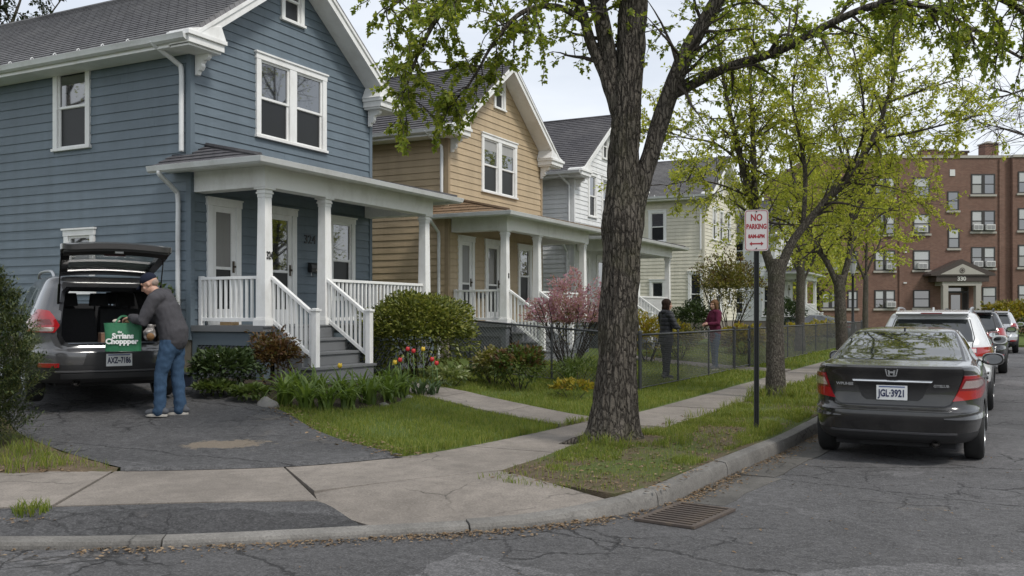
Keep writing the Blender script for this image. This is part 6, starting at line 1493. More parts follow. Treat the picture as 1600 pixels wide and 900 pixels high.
# ================================================================== plants
_hc = {}
def ground_at(x, y):
    k = (round(x * 8), round(y * 8))
    if k not in _hc: _hc[k] = max(terrain(k[0] / 8, k[1] / 8), .15)
    return _hc[k]
def at(px, py):
    z = .3
    for _ in range(8): p = gp(px, py, z); z = max(.15, terrain(p.x, p.y))
    p.z = z; return p
def onx(px, x):
    y = atx(px, x); return Vector((x, y, max(terrain(x, y), .15)))
L_ever = leaf_mat('evergreen_leaf', [(.06, .08, .018), (.12, .145, .03), (.21, .23, .05), (.32, .31, .09)], .3, .35)
L_dark = leaf_mat('dark_leaf', [(.028, .048, .018), (.048, .075, .026), (.08, .11, .042)], .25, .35)
L_mid = leaf_mat('mid_green_leaf', [(.06, .09, .022), (.095, .135, .034), (.14, .18, .05)], .35)
L_bronze = leaf_mat('bronze_leaf', [(.075, .040, .022), (.12, .060, .028), (.15, .095, .035), (.09, .09, .03)], .3)
L_yellow = leaf_mat('yellow_leaf', [(.16, .16, .022), (.28, .24, .028), (.40, .32, .04), (.20, .11, .03)], .4)
L_pink = leaf_mat('pink_blossom', [(.46, .22, .34), (.56, .32, .44), (.62, .44, .52), (.30, .20, .13)], .45)
L_shrub = leaf_mat('spring_shrub_leaf', [(.10, .11, .025), (.16, .16, .035), (.25, .22, .06), (.36, .30, .18)], .4)
L_lily = leaf_mat('lily_leaf', [(.09, .145, .030), (.14, .205, .045), (.21, .275, .075)], .4)
L_tulipleaf = leaf_mat('tulip_leaf', [(.055, .09, .04), (.075, .115, .05)], .35)
L_yew = leaf_mat('yew_needle', [(.024, .042, .016), (.045, .068, .022), (.085, .105, .034), (.14, .145, .05)], .2)
L_var = leaf_mat('variegated_leaf', [(.08, .12, .03), (.20, .24, .09), (.34, .36, .20)], .35)
def shrub(name, label, base, rx, ry, h, n, mat, size, shape=OVAL, stems=5, z0=.08, lump=.28, cat='shrub', group=None, extra=None, open_=.0, twigmat=None, boxy=False):
    base = Vector(base); t = thing(name, label, cat, base, 0, group); lb = MB(); ph = Vector((rnd.uniform(0, 50), rnd.uniform(0, 50), 0))
    ends = []
    for k in range(n):
        d = rv(); d.z = abs(d.z) if rnd.random() < .72 else d.z * .6; d.normalize()
        r = (1 - lump * .5 + lump * noise.noise(d * 2.2 + ph) * 1.6) * (rnd.random() ** (.22 if not open_ else .45))
        e = d
        if boxy: k_ = (abs(d.x) ** 3.2 + abs(d.y) ** 3.2 + abs(d.z) ** 3.2) ** (-1 / 3.2); e = d * min(1.22, k_)
        p = Vector((e.x * rx * r, e.y * ry * r, z0 + (h - z0) * .45 + e.z * (h - z0) * .50 * r))
        if p.z < .02: p.z = rnd.uniform(.02, .12)
        dd = (d + rv(.8) + Vector((0, 0, .15))).normalized(); leaf(lb, p, dd, (Vector((0, 0, 1)) + rv(.6)).normalized(), size * rnd.uniform(.6, 1.25), shape)
    tag(lb.build('foliage', mat, t, normals=False), kind='stuff')
    if extra:
        eb = MB(); em, es, en, eshape = extra
        for k in range(en):
            d = rv(); d.z = abs(d.z) * .9 + .05; d.normalize(); r = (1 - lump * .5 + lump * noise.noise(d * 2.2 + ph) * 1.6) * rnd.uniform(.8, 1.06)
            p = Vector((d.x * rx * r, d.y * ry * r, z0 + (h - z0) * .45 + d.z * (h - z0) * .55 * r)); leaf(eb, p, (d + rv(.7)).normalized(), rv(), es * rnd.uniform(.7, 1.3), eshape)
        tag(eb.build('blossom', em, t, normals=False), kind='stuff')
    for k in range(stems):
        a = 2 * math.pi * (k + rnd.random() * .6) / max(1, stems); d = Vector((math.cos(a) * rx * .75, math.sin(a) * ry * .75, h * .8)); mb = MB()
        pp = wander(Vector((math.cos(a) * .05, math.sin(a) * .05, -.05)), d, d.length * .95, 6, .12); r = .008 + .012 * min(1, h / 2)
        mb.tube(pp, [r * (1 - .7 * j / 6) for j in range(7)], 6, False)
        if h > 1.5:
            for _ in range(3): j = rnd.randrange(2, 5); mb.tube(wander(pp[j], (pp[-1] - pp[0]).normalized() + rv(.6), h * .3, 4, .2), [r * .5, r * .4, r * .3, r * .2, .003], 5, False)
        mb.build('stem', twigmat or M_twig, t, smooth=True)
    return t
# blue house yard
p = onx(654, -9.45); shrub('rounded_shrub', 'large rounded evergreen shrub in front of the blue house porch', p, 1.0, 1.0, 1.62, 11000, L_ever, .080, OVAL, 6, .02, .16, boxy=True)
p = at(352, 618); shrub('low_shrub', 'dark green leafy shrub before the lattice of the blue porch', p, .55, .5, .72, 1700, L_dark, .085, OVAL, 5)
p = at(428, 612); shrub('bronze_shrub', 'bronze red leaved shrub beside the blue house steps', p, .48, .46, .98, 1900, L_bronze, .07, OVAL, 6, .1, .4, open_=1)
for px, py, r, h, lab in ((335, 622, .30, .25, 'low green groundcover at the driveway end of the flower bed'), (392, 628, .28, .22, 'low green groundcover under the bronze red shrub'), (700, 604, .38, .34, 'pale variegated plant at the foot of the rounded shrub'), (745, 598, .36, .28, 'small variegated plant between the rounded shrub and the fence')):
    p = at(px, py); shrub('groundcover', lab, p, r, r, h, 420, L_var if px > 600 else L_mid, .09, OVAL, 3, cat='plant')
p = Vector((-12.55, 11.38, terrain(-12.55, 11.38))); shrub('wall_shrub', 'bright green shrub against the blue side wall behind the man', p, .32, .24, 1.78, 1100, L_mid, .09, OVAL, 5, .1)
def strap_clump(name, label, base, nb, L, w, mat, group=None, cat='plant'):
    base = Vector(base); mb = MB()
    for k in range(nb):
        a = rnd.uniform(0, 2 * math.pi); d = Vector((math.cos(a), math.sin(a), 0)); s = Vector((-d.y, d.x, 0)); l = L * rnd.uniform(.6, 1.15); lean = rnd.uniform(.15, .75); w_ = w * rnd.uniform(.7, 1.2); rows = []
        o = Vector((rnd.gauss(0, .05), rnd.gauss(0, .05), -.02))
        for j in range(6):
            f = j / 5; ang = lean * (.35 + 1.5 * f * f); c = o + d * (l * f * math.sin(ang)) + Vector((0, 0, l * f * max(.1, math.cos(ang)))); ww = w_ * (1 - f ** 3) * (.6 + .4 * min(1, f * 4)); rows.append([c - s * ww / 2, c + Vector((0, 0, -.15 * ww)), c + s * ww / 2])
        mb.grid(rows)
    o = mb.build(name, mat, None, smooth=True, normals=False); o.location = base; return tag(o, label, cat, group)
ORD = ('first', 'second', 'third', 'fourth', 'fifth', 'sixth')
for k_, (px, py) in enumerate(((446, 634), (478, 640), (512, 641), (545, 639), (578, 634), (608, 629), (462, 622), (497, 625), (532, 625), (566, 621), (598, 616), (626, 621))):
    strap_clump('daylily_clump', 'daylily clump, %s from the driveway in the %s row of the bed' % (ORD[k_ % 6], 'front' if k_ < 6 else 'back'), at(px, py), 46, .54, .046, L_lily, 'daylily clumps in the flower bed')
strap_clump('iris_clump', 'strap leaved iris clump by the fence near the rounded shrub', at(784, 592), 30, .5, .035, L_lily)
strap_clump('iris_clump', 'upright iris clump behind the fence below the pink shrub', onx(890, -7.2), 30, .7, .035, L_lily)
M_tr = paint('tulip_red', (.50, .022, .025), .45, .15, 30); M_ty = paint('tulip_yellow', (.62, .42, .03), .45, .15, 30); M_ts = paint('tulip_stem', (.10, .17, .05), .5, .15)
def tulip(px, py, by, m, label, group):
    b = at(px + rnd.uniform(-2, 2), by); d = (b - Vector((0, 0, CAM_H))).dot(Vector((-SN, CS, 0))); top = tp(px, py, d); t = thing('tulip', label, 'flower', b, 0, group); hd = top - b
    mb = MB(); mb.tube([Vector((0, 0, -.03)), hd * .5 + Vector((.01, .01, 0)), hd], .006, 6); mb.build('stem', M_ts, t, smooth=True)
    mb = MB(); prof = [(.006, 0), (.026, .008), (.034, .025), (.033, .05), (.024, .068), (.016, .066), (.02, .045)]
    mb.lathe([(r, z - .03) for r, z in prof], hd, 12); mb.v = [tuple(Vector(v) + Vector((0, 0, .008 * math.sin(3 * math.atan2(v[1] - hd.y, v[0] - hd.x)) * max(0, (v[2] - hd.z) / .04)))) for v in mb.v]; mb.build('flower', m, t, smooth=True)
    for k in range(3):
        lf = MB(); a = rnd.uniform(0, 6.28); dd = Vector((math.cos(a), math.sin(a), 0)); s = Vector((-dd.y, dd.x, 0)); rows = []
        for j in range(6): f = j / 5; c = dd * (.16 * f * f + .01) + Vector((0, 0, .34 * f - .08 * f * f - .02)); w_ = .045 * math.sin(math.pi * min(1, f * .85 + .12)); rows.append([c - s * w_ / 2, c + s * w_ / 2])
        lf.grid(rows); lf.build('leaf', L_tulipleaf, t, smooth=True, normals=False)
for px, py, by, lab in ((637, 546, 612, 'tall red tulip, left one of the upper pair'), (646, 549, 614, 'tall red tulip, right one of the upper pair'), (625, 563, 617, 'short red tulip next to the lowest yellow tulip'), (675, 562, 615, 'red tulip, left one of the pair nearest the front walk'), (682, 568, 617, 'red tulip, rightmost of all beside the front walk')): tulip(px, py, by, M_tr, lab, 'red tulips')
for px, py, by, lab in ((617, 567, 618, 'low yellow tulip left of the red tulips'), (661, 546, 612, 'tall yellow tulip between the two pairs of red tulips')): tulip(px, py, by, M_ty, lab, 'yellow tulips')
tulip(531, 572, 625, M_ty, 'single yellow flower above the daylily leaves', None)
for px, py, lab in ((632, 617, 'leftmost'), (655, 619, 'middle'), (672, 619, 'rightmost')): strap_clump('tulip_leaves', lab + ' clump of grey green tulip foliage in the flower bed', at(px, py), 16, .42, .045, L_tulipleaf, 'tulip foliage')
M_rock = paint('field_stone', (.17, .165, .155), .9, .3, 6, bstr=.6)
def rock(label, base, rx, ry, rz, group=None):
    bm = bmesh.new(); bmesh.ops.create_icosphere(bm, subdivisions=3, radius=1)
    for v in bm.verts: k = 1 + .28 * noise.noise(v.co * 1.4 + Vector(base)); v.co = Vector((v.co.x * rx * k, v.co.y * ry * k, max(-.3, v.co.z) * rz * k))
    me = bpy.data.meshes.new('rock'); bm.to_mesh(me); bm.free(); me.materials.append(M_rock); me.polygons.foreach_set('use_smooth', [True] * len(me.polygons)); me.set_sharp_from_angle(angle=R(35))
    o = link(bpy.data.objects.new('rock', me)); o.location = base; return tag(o, label, 'rock', group)
rock('grey rounded rock at the edge of the driveway by the daylilies', at(418, 636), .17, .12, .13)
for px, py, s, lab in ((660, 611, .07, 'rightmost'), (640, 622, .06, 'middle'), (600, 634, .06, 'leftmost')): rock(lab + ' of three small edging stones before the tulips', at(px, py), s * 1.4, s, s * .8, 'edging stones')
pot = at(294, 606); pot.z = terrain(pot.x, pot.y)
pt = thing('plant_pot', 'dark blue square plant pot at the corner of the blue house', 'plant pot', pot, R(20)); M_pot = paint('dark_blue_glaze', (.022, .028, .045), .4, .2)
mb = MB(); q_ = .11; mb.hexa([(-q_ * .8, -q_ * .8, 0), (q_ * .8, -q_ * .8, 0), (q_ * .8, q_ * .8, 0), (-q_ * .8, q_ * .8, 0), (-q_, -q_, .2), (q_, -q_, .2), (q_, q_, .2), (-q_, q_, .2)]); mb.build('pot', M_pot, pt, bevel=.008)
mb = MB(); mb.box(-q_ - .012, q_ + .012, -q_ - .012, q_ + .012, .2, .225); mb.build('rim', M_pot, pt, bevel=.006)
lb = MB()
for k in range(14): leaf(lb, Vector((rnd.uniform(-.05, .05), rnd.uniform(-.05, .05), .23)), Vector((rnd.uniform(-.6, .6), rnd.uniform(-.6, .6), 1)), Vector((1, 0, .2)), .09)
lb.build('sprout', L_mid, pt, normals=False)
bxw = MB(); bxw.box(0, .26, -.10, .08, 0, .055); bo = bxw.build('cardboard_box', M_woodbare, None, bevel=.004); bo.location = (-11.75, 12.02, 1.402); tag(bo, 'flat cardboard parcel on the porch floor behind the left railing', 'parcel')
# left edge: yew and rough grass
def yew(base):
    t = thing('yew_shrub', 'tall dark yew shrub at the left edge beside the driveway', 'shrub', base); lb = MB(); H = 2.18
    for k in range(4200):
        f = rnd.random() ** .8; a = rnd.uniform(0, 2 * math.pi); z = .10 + f * (H - .2); rad = (.30 + .40 * math.sin(math.pi * min(1, .18 + f * .80)) ** .8) * (1 - .78 * max(0, f - .62) / .38) * (.82 + .32 * noise.noise((math.cos(a) * 1.3, math.sin(a) * 1.3, z * 2.1)))
        r = 1.12 * rad * rnd.uniform(.55, 1.06); p = Vector((math.cos(a) * r, math.sin(a) * r, z)); d = Vector((math.cos(a) * .75, math.sin(a) * .75, rnd.uniform(.2, .9))).normalized(); L = rnd.uniform(.09, .19)
        pts = wander(p, d, L, 3, .2, .02)
        for j in range(3):
            for q in range(4):
                sd = rv(); ax = (pts[j + 1] - pts[j]).normalized(); sd = (sd - ax * sd.dot(ax)).normalized(); leaf(lb, pts[j].lerp(pts[j + 1], q / 4), (ax * .7 + sd * .8), Vector((0, 0, 1)), rnd.uniform(.036, .060), [(0, 0), (-.16, .4), (0, 1), (.16, .4)], .1)
    tag(lb.build('foliage', L_yew, t, normals=False), kind='stuff')
    for k in range(4): mb = MB(); a = k * 1.6; mb.tube(wander(Vector((.05 * math.cos(a), .05 * math.sin(a), -.1)), Vector((.15 * math.cos(a), .15 * math.sin(a), 1)), 1.7, 6, .06), [.03, .026, .022, .018, .014, .01, .006], 7, False); mb.build('stem', M_twig, t, smooth=True)
    cr = MB()
    return t
yw = at(-58, 704); yew((yw.x, yw.y, terrain(yw.x, yw.y)))
# tan house yard, behind the fence
shrub('leafy_shrub', 'dark mixed shrub behind the fence in front of the tan house steps', onx(812, -7.3), .50, .50, .78, 1700, L_mid, .08, OVAL, 5, extra=(L_bronze, .07, 420, OVAL))
shrub('leafy_shrub', 'yellow green shrub behind the fence beside the tan house lattice', onx(773, -7.9), .42, .42, .72, 1200, L_shrub, .07, OVAL, 5)
shrub('pink_flowering_shrub', 'pink flowering shrub with open branches left of the big trunk', onx(890, -7.7), .95, .75, 2.05, 900, L_shrub, .05, OVAL, 14, .30, .6, extra=(L_pink, .055, 5600, OVAL), open_=1)
shrub('perennial_plant', 'green perennial plant behind the fence just left of the big trunk', onx(905, -6.6), .5, .5, .62, 900, L_mid, .1, SLIM, 4, cat='plant')
fl = onx(897, -6.15); shrub('yellow_flowers', 'low yellow flowers at the fence left of the big trunk', fl, .42, .35, .30, 380, L_mid, .07, SLIM, 3, extra=(L_yellow, .07, 420, OVAL), cat='flowers')
# white house yard and beyond
shrub('yellow_shrub', 'yellow and orange leaved shrub behind the woman in the dark jacket', onx(1012, -8.0), .8, .8, 1.35, 2200, L_yellow, .085, OVAL, 6)
shrub('yellow_shrub', 'pale yellow shrub between the two women', onx(1062, -7.8), .6, .6, 1.05, 1300, L_shrub, .085, OVAL, 6, extra=(L_yellow, .08, 500, OVAL))
shrub('dark_evergreen', 'dark evergreen shrub behind and between the two women', onx(1084, -9.6), .95, .95, 1.75, 3000, L_dark, .10, OVAL, 5)
shrub('yard_shrub', 'tall multi stemmed spring shrub right of the women', onx(1138, -8.6), 1.45, 1.45, 3.5, 5200, L_shrub, .10, OVAL, 14, 1.0, .4, extra=(L_bronze, .08, 900, OVAL), open_=1)
for px, x, h, n, lab in ((1160, -7.2, .95, 1200, 'yellow forsythia at the fence just left of the slender tree'), (1238, -7.0, .95, 1100, 'yellow forsythia at the fence just right of the slender tree'), (1262, -7.0, 1.0, 1100, 'yellow green forsythia at the fence, middle one before the far posts'), (1284, -7.0, 1.05, 1000, 'yellow green forsythia at the far end of the fence')):
    shrub('forsythia', lab, onx(px, x), .85, .85, h, n, L_yellow if px < 1250 else L_shrub, .13, OVAL, 5, extra=(L_yellow, .11, 500, OVAL))
shrub('dark_evergreen', 'dark clipped evergreen below the thin pale barked tree', onx(1228, -11), 1.2, 1.2, 2.2, 1600, L_dark, .17, OVAL, 4)
b_ = tp(1578, 490, 66); shrub('golden_bush', 'golden green bush at the right before the brick building', (b_.x, b_.y, .08), 2.3, 2.0, 2.5, 3200, L_yellow, .24, OVAL, 6, extra=(L_shrub, .2, 1200, OVAL))
for px, d, lab in ((1628, 62, 'dark clipped hedge just right of the golden bush'), (1664, 58, 'dark clipped hedge beyond the right edge of the golden bush')): b_ = tp(px, 490, d); shrub('clipped_hedge', lab, (b_.x, b_.y, .08), 2.0, 1.6, 1.3, 1500, L_dark, .22, OVAL, 4, group='dark hedge')

# ================================================================== grass and litter
L_grass = leaf_mat('grass_blade', [(.105, .15, .026), (.155, .205, .036), (.22, .26, .048), (.32, .30, .09)], .42, .5)
gr = random.Random(5)
S2n = [p for p in S2 if 4 < p.y < 15]
WALK_POLY = [tuple(p) for p in wa] + [tuple(p) for p in wb[::-1]]
def blade(mb, x, y, z, h, w, lean):
    a = gr.uniform(0, 6.283); ca, sa = math.cos(a), math.sin(a); b = gr.uniform(0, 6.283); lx, ly = math.cos(b) * lean * h, math.sin(b) * lean * h; k = len(mb.v)
    mb.v += [(x - ca * w, y - sa * w, z - .01), (x + ca * w, y + sa * w, z - .01), (x + lx * .35 + ca * w * .8, y + ly * .35 + sa * w * .8, z + h * .6), (x + lx * .35 - ca * w * .8, y + ly * .35 - sa * w * .8, z + h * .6), (x + lx, y + ly, z + h)]
    mb.f += [(k, k + 1, k + 2, k + 3), (k + 3, k + 2, k + 4)]; mb.m += [0, 0]
gm = MB()
def lawn(n, x0, x1, y0, y1, h, w, test, zf, keep=None):
    c = 0
    for _ in range(n):
        x, y = gr.uniform(x0, x1), gr.uniform(y0, y1)
        if not test(x, y): continue
        t = noise.noise((x * .9, y * .9, 4)); 
        if t < -.28 and gr.random() < .6: continue
        hh = h * (1 + .5 * noise.noise((x * 2.3, y * 2.3, 8))) * gr.uniform(.55, 1.3)
        blade(gm, x, y, zf(x, y), hh, w, gr.uniform(.1, .9)); c += 1
    return c
def yard_ok(x, y):
    if y < 14: 
        if sdist(S2n, x, y) < .02 + .03 * noise.noise((x * 5, y * 5, 0)): return False
        if inside(DRIVE_POLY, x, y) or inside(BED_POLY, x, y): return False
    elif x > -4.72: return False
    return not inside(WALK_POLY, x, y)
lawn(52000, -9.2, -4.7, 7.9, 13.6, .060, .0028, yard_ok, ground_at)
lawn(30000, -9.2, -4.7, 13.6, 18.5, .065, .0035, yard_ok, ground_at)
lawn(24000, -9.5, -4.72, 18.5, 27, .08, .006, lambda x, y: not (23.2 < y < 24.8), ground_at)
lawn(16000, -9.5, -4.72, 27, 46, .09, .011, lambda x, y: True, ground_at)
lawn(3000, -11.5, -7.2, 5.4, 7.3, .075, .003, lambda x, y: sdist(S2n + [Vector((-13, 3.2))], x, y) > .05 and not inside(DRIVE_POLY, x, y), ground_at)
def verge_ok(x, y):
    if sdist(KC, x, y) < .2 or x < -3.72 - (.35 if y < 11.5 else 0): return False
    if (x + 3.55) ** 2 + (y - 9.85) ** 2 < .16: return False
    return noise.noise((x * 1.5 + 3, y * 1.5, 2)) > .08 - .22 * (y > 11) + .30 * (y < 8.4) or gr.random() < .10
KCs = KC; KC = [p for p in KC if 3 < p.y < 19]
lawn(40000, -4.15, -2.3, 7.2, 13.0, .046, .0028, lambda x, y: verge_ok(x, y) and x > -4.08 + max(0, (y - 9.3) * .1), verge_z)
lawn(16000, -3.74, -2.3, 13.0, 18, .07, .004, verge_ok, verge_z)
KC = KCs
lawn(9000, -3.74, -2.3, 18, 40, .085, .010, lambda x, y: True, lambda x, y: .145)
def tuft(x, y, z, n, r, h, w=.0035):
    for _ in range(n):
        a, q = gr.uniform(0, 6.283), r * math.sqrt(gr.random()); blade(gm, x + q * math.cos(a), y + q * math.sin(a), z, h * gr.uniform(.5, 1.15), w, gr.uniform(.1, .8))
for k in range(46):                     # longer grass round the trunks and the sign, where the mower does not reach
    a = gr.uniform(0, 6.283); q = gr.uniform(.42, .62); tuft(-3.55 + q * math.cos(a), 9.85 + q * math.sin(a), verge_z(-3.55 + q * math.cos(a), 9.85 + q * math.sin(a)), 14, .06, .13)
for k in range(40): a = gr.uniform(0, 6.283); q = gr.uniform(.2, .5); tuft(-3.38 + q * math.cos(a), 16.4 + q * math.sin(a), .15, 14, .08, .24, .005)
for k in range(30): tuft(-3.78 + gr.uniform(-.02, .06), gr.uniform(9.5, 22), .15, 8, .05, .14, .004)
for k in range(60): s_ = gr.uniform(7.9, 13.4); e_ = min(S2n, key=lambda p: abs(p.y - s_)); tuft(e_.x - .03, s_, .16, 8, .05, .10)
for k in range(26): tuft(-2.45 + gr.uniform(-.3, .0), gr.uniform(11.2, 12.3), .14, 10, .06, .12)
for px, py in ((20, 715), (55, 712), (10, 728), (70, 722), (40, 705), (85, 730), (30, 735)): q = at(px, py); tuft(q.x, q.y, q.z, 60, .14, .16)
tag(gm.build('grass', L_grass, None, normals=False), 'short green grass of the yards and the verge', 'grass', kind='stuff')
wt_ = MB(); gm_keep = gm; gm = wt_; q = gp(50, 803, .12); tuft(0, 0, 0, 150, .13, .11, .005); gm = gm_keep
o = wt_.build('weed_tuft', L_grass, None, normals=False); o.location = q; tag(o, 'single grass tuft growing at the driveway apron, lower left', 'weed')
for x_, y_, n_ in ((-7.0, 4.55, 50), (-6.6, 4.62, 30)): pass
L_litter = leaf_mat('dry_leaf', [(.14, .09, .05), (.22, .15, .085), (.30, .22, .14), (.10, .065, .04)], .1, .8)
lt = MB()
def litter(n, fn, size=.03):
    for _ in range(n):
        x, y, z = fn(); a = gr.uniform(0, 6.283); leaf(lt, Vector((x, y, z + gr.uniform(.004, .014))), Vector((math.cos(a), math.sin(a), gr.uniform(-.15, .25))), (Vector((0, 0, 1)) + rv(.35)).normalized(), size * gr.uniform(.5, 1.5), OVAL, .3)
kn = resample([p for p in KC if 3.2 < p.y < 16], 600)
def near_kerb():
    i = gr.randrange(1, 599); t = (kn[i] - kn[i - 1]).normalized(); d = abs(gr.gauss(0, .10)) + .005
    if noise.noise((i * .02, 0, 0)) < -.1 and gr.random() < .75: i = gr.randrange(200, 420); t = (kn[i] - kn[i - 1]).normalized()
    return kn[i].x - t.y * d, kn[i].y + t.x * d, .002
litter(2600, near_kerb, .028)
def on_verge(): x, y = gr.uniform(-4.0, -2.45), gr.uniform(7.3, 13); return x, y, verge_z(x, y)
litter(1500, on_verge, .036)
def bed_edge():
    i = gr.randrange(len(DR_R) - 4); p = DR_R[i].lerp(DR_R[i + 1], gr.random()); x, y = p.x + gr.gauss(.05, .12), p.y + gr.gauss(.05, .12); return x, y, ground_at(x, y) + .02
litter(500, bed_edge, .04)
def on_road(): x, y = gr.uniform(-6, 1), gr.uniform(4.2, 12); return x, y, .002
litter(160, lambda: next(q for q in iter(on_road, None) if sdist(KC, q[0], q[1]) < -.1), .025)
litter(420, lambda: (lambda q: (q.x, q.y, q.z))(at(gr.uniform(0, 110), gr.uniform(690, 738))), .045)
litter(220, lambda: (lambda q: (q.x + gr.gauss(0, .15), q.y + gr.gauss(0, .1), .105))(gp(gr.uniform(0, 60), 806, .1)), .03)
tag(lt.build('leaf_litter', L_litter, None, normals=False), 'scattered dry brown leaves along the kerb and verge', 'leaves', kind='stuff')

# ================================================================== people
def capsule(mb, pts, rads, flat=None, lat=(0, 1, 0), n=16):
    """closed tapered tube with round ends; flat = depth/width ratio of the cross-section"""
    pts = [Vector(p) for p in pts]; lat = Vector(lat); P, Rr = [], []
    t0 = (pts[1] - pts[0]).normalized(); t1 = (pts[-1] - pts[-2]).normalized()
    for a in (.95, .7, .35): P.append(pts[0] - t0 * rads[0] * a); Rr.append(rads[0] * math.sqrt(1 - a * a))
    P += pts; Rr += list(rads)
    for a in (.35, .7, .95): P.append(pts[-1] + t1 * rads[-1] * a); Rr.append(rads[-1] * math.sqrt(1 - a * a))
    rows = []
    for i, p in enumerate(P):
        t = (P[min(i + 1, len(P) - 1)] - P[max(i - 1, 0)]).normalized(); u = (lat - t * lat.dot(t))
        if u.length < .05: u = Vector((1, 0, 0)) - t * t.x
        u.normalize(); w = t.cross(u); f = 1 if flat is None else flat
        rows.append([p + u * Rr[i] * math.cos(2 * math.pi * k / n) + w * Rr[i] * f * math.sin(2 * math.pi * k / n) for k in range(n)])
    mb.grid(rows, closed=True); m = len(rows); b = len(mb.v) - m * n
    mb.f.append(tuple(b + k for k in range(n - 1, -1, -1))); mb.f.append(tuple(b + (m - 1) * n + k for k in range(n))); mb.m += [0, 0]
def ball(mb, c, r, s=(1, 1, 1), rot=None, n=14):
    c = Vector(c); rows = []
    for i in range(1, n):
        a = math.pi * i / n; rows.append([c + (rot or Matrix.Identity(3)) @ Vector((r * s[0] * math.sin(a) * math.cos(2 * math.pi * k / n), r * s[1] * math.sin(a) * math.sin(2 * math.pi * k / n), r * s[2] * math.cos(a))) for k in range(n)])
    mb.grid(rows, closed=True); b = len(mb.v) - len(rows) * n; mb.f.append(tuple(b + k for k in range(n))); mb.f.append(tuple(b + (len(rows) - 1) * n + k for k in range(n - 1, -1, -1))); mb.m += [0, 0]
def blob(mb, name, mat, parent, voxel=.011, smooth_n=6, fold=0.0, fscale=(14, 14, 7), rings=0.0, ringp=.075):
    o = mb.build(name, mat, parent); m = o.modifiers.new('remesh', 'REMESH'); m.mode = 'VOXEL'; m.voxel_size = voxel; m.use_smooth_shade = True
    s = o.modifiers.new('smooth', 'SMOOTH'); s.factor = .5; s.iterations = smooth_n; baked(o); me = o.data
    if fold or rings:
        ns = [v.normal.copy() for v in me.vertices]
        for v, nn in zip(me.vertices, ns):
            c = v.co; k = fold * (noise.noise((c.x * fscale[0], c.y * fscale[1], c.z * fscale[2])) + .5 * noise.noise((c.x * 30, c.y * 30, c.z * 18 + 3)))
            if rings: k += rings * (abs(math.sin(math.pi * c.z / ringp)) ** .5 - .7)
            v.co = c + nn * k
    me.polygons.foreach_set('use_smooth', [True] * len(me.polygons))
    if not me.materials: me.materials.append(mat)
    return o
def cloth(name, col, rough=.9, var=.2): return paint(name, col, rough, var, 9, (1, 1, 1), 160, .25, spec=.2)
def skin_mat():
    m, t, b = nodes_of('skin'); v = coords(t); n1 = noise_n(t, v, 22, 4)
    t.links.new(mixc(t, n1, (.42, .235, .165), (.52, .315, .235)), b.inputs['Base Color']); b.inputs['Roughness'].default_value = .5; b.inputs['Subsurface Weight'].default_value = .12; b.inputs['Subsurface Radius'].default_value = (.01, .004, .002); return m
M_skin = skin_mat(); M_eye = paint('eye_dark', (.02, .015, .012), .2, .1, bstr=0); M_lip = paint('lips', (.30, .12, .10), .5, .1)
def hand(mb, wrist, d, palm_n, s=1.0, curl=.6, side=1):
    """palm, four fingers of different length and a thumb; d: direction of the hand, palm_n: the way the palm faces"""
    w, d, n = Vector(wrist), Vector(d).normalized(), Vector(palm_n).normalized(); n = (n - d * n.dot(d)).normalized(); l = d.cross(n) * side
    capsule(mb, [w, w + d * .045 * s, w + d * .085 * s], [.027 * s, .036 * s, .034 * s], .5, l, 12)
    for k, (o, L) in enumerate(((-.029, .068), (-.010, .078), (.010, .073), (.028, .058))):
        b = w + d * .085 * s + l * o * s; L *= s; c = curl; p1 = b + (d * math.cos(c * .6) + n * math.sin(c * .6)) * L * .45; p2 = p1 + (d * math.cos(c * 1.5) + n * math.sin(c * 1.5)) * L * .32; p3 = p2 + (d * math.cos(c * 2.2) + n * math.sin(c * 2.2)) * L * .25
        capsule(mb, [b - d * .02 * s, p1, p2, p3], [.0105 * s, .0098 * s, .009 * s, .008 * s], None, l, 8)
    b = w + d * .03 * s - l * .032 * s; p1 = b + (d * .6 - l * .55 + n * .35).normalized() * .04 * s; p2 = p1 + (d * .9 - l * .1 + n * .5).normalized() * .032 * s; capsule(mb, [b, p1, p2], [.0135 * s, .0115 * s, .0095 * s], None, n, 8)
def head(mb, c, f, up, s=1.0):
    """skull, jaw, nose, brow, cheeks, ears; c centre of the head, f facing"""
    c, f, up = Vector(c), Vector(f).normalized(), Vector(up).normalized(); up = (up - f * up.dot(f)).normalized(); l = up.cross(f); M = Matrix(((f.x, l.x, up.x), (f.y, l.y, up.y), (f.z, l.z, up.z)))
    def P(a, b, d): return c + (f * a + l * b + up * d) * s
    ball(mb, P(-.012, 0, .03), .095 * s, (1.0, .80, .92), M); ball(mb, P(.022, 0, -.035), .072 * s, (.95, .80, 1.0), M); ball(mb, P(.045, 0, -.085), .034 * s, (1, 1.05, .75), M)
    capsule(mb, [P(.078, 0, .02), P(.098, 0, -.012), P(.103, 0, -.028)], [.010 * s, .012 * s, .014 * s], None, l, 8); ball(mb, P(.09, 0, -.033), .014 * s, (.8, 1.3, .7), M, 8)
    capsule(mb, [P(.072, -.045, .035), P(.080, 0, .036), P(.072, .045, .035)], [.012 * s] * 3, None, up, 8)
    for sg in (-1, 1): ball(mb, P(.060, sg * .036, -.02), .026 * s, (.8, .9, .9), M, 8); ball(mb, P(-.005, sg * .074, -.005), .028 * s, (.65, .28, 1.05), M, 8)
    ball(mb, P(.080, 0, -.058), .016 * s, (.7, 1.5, .55), M, 8)
    return P, M
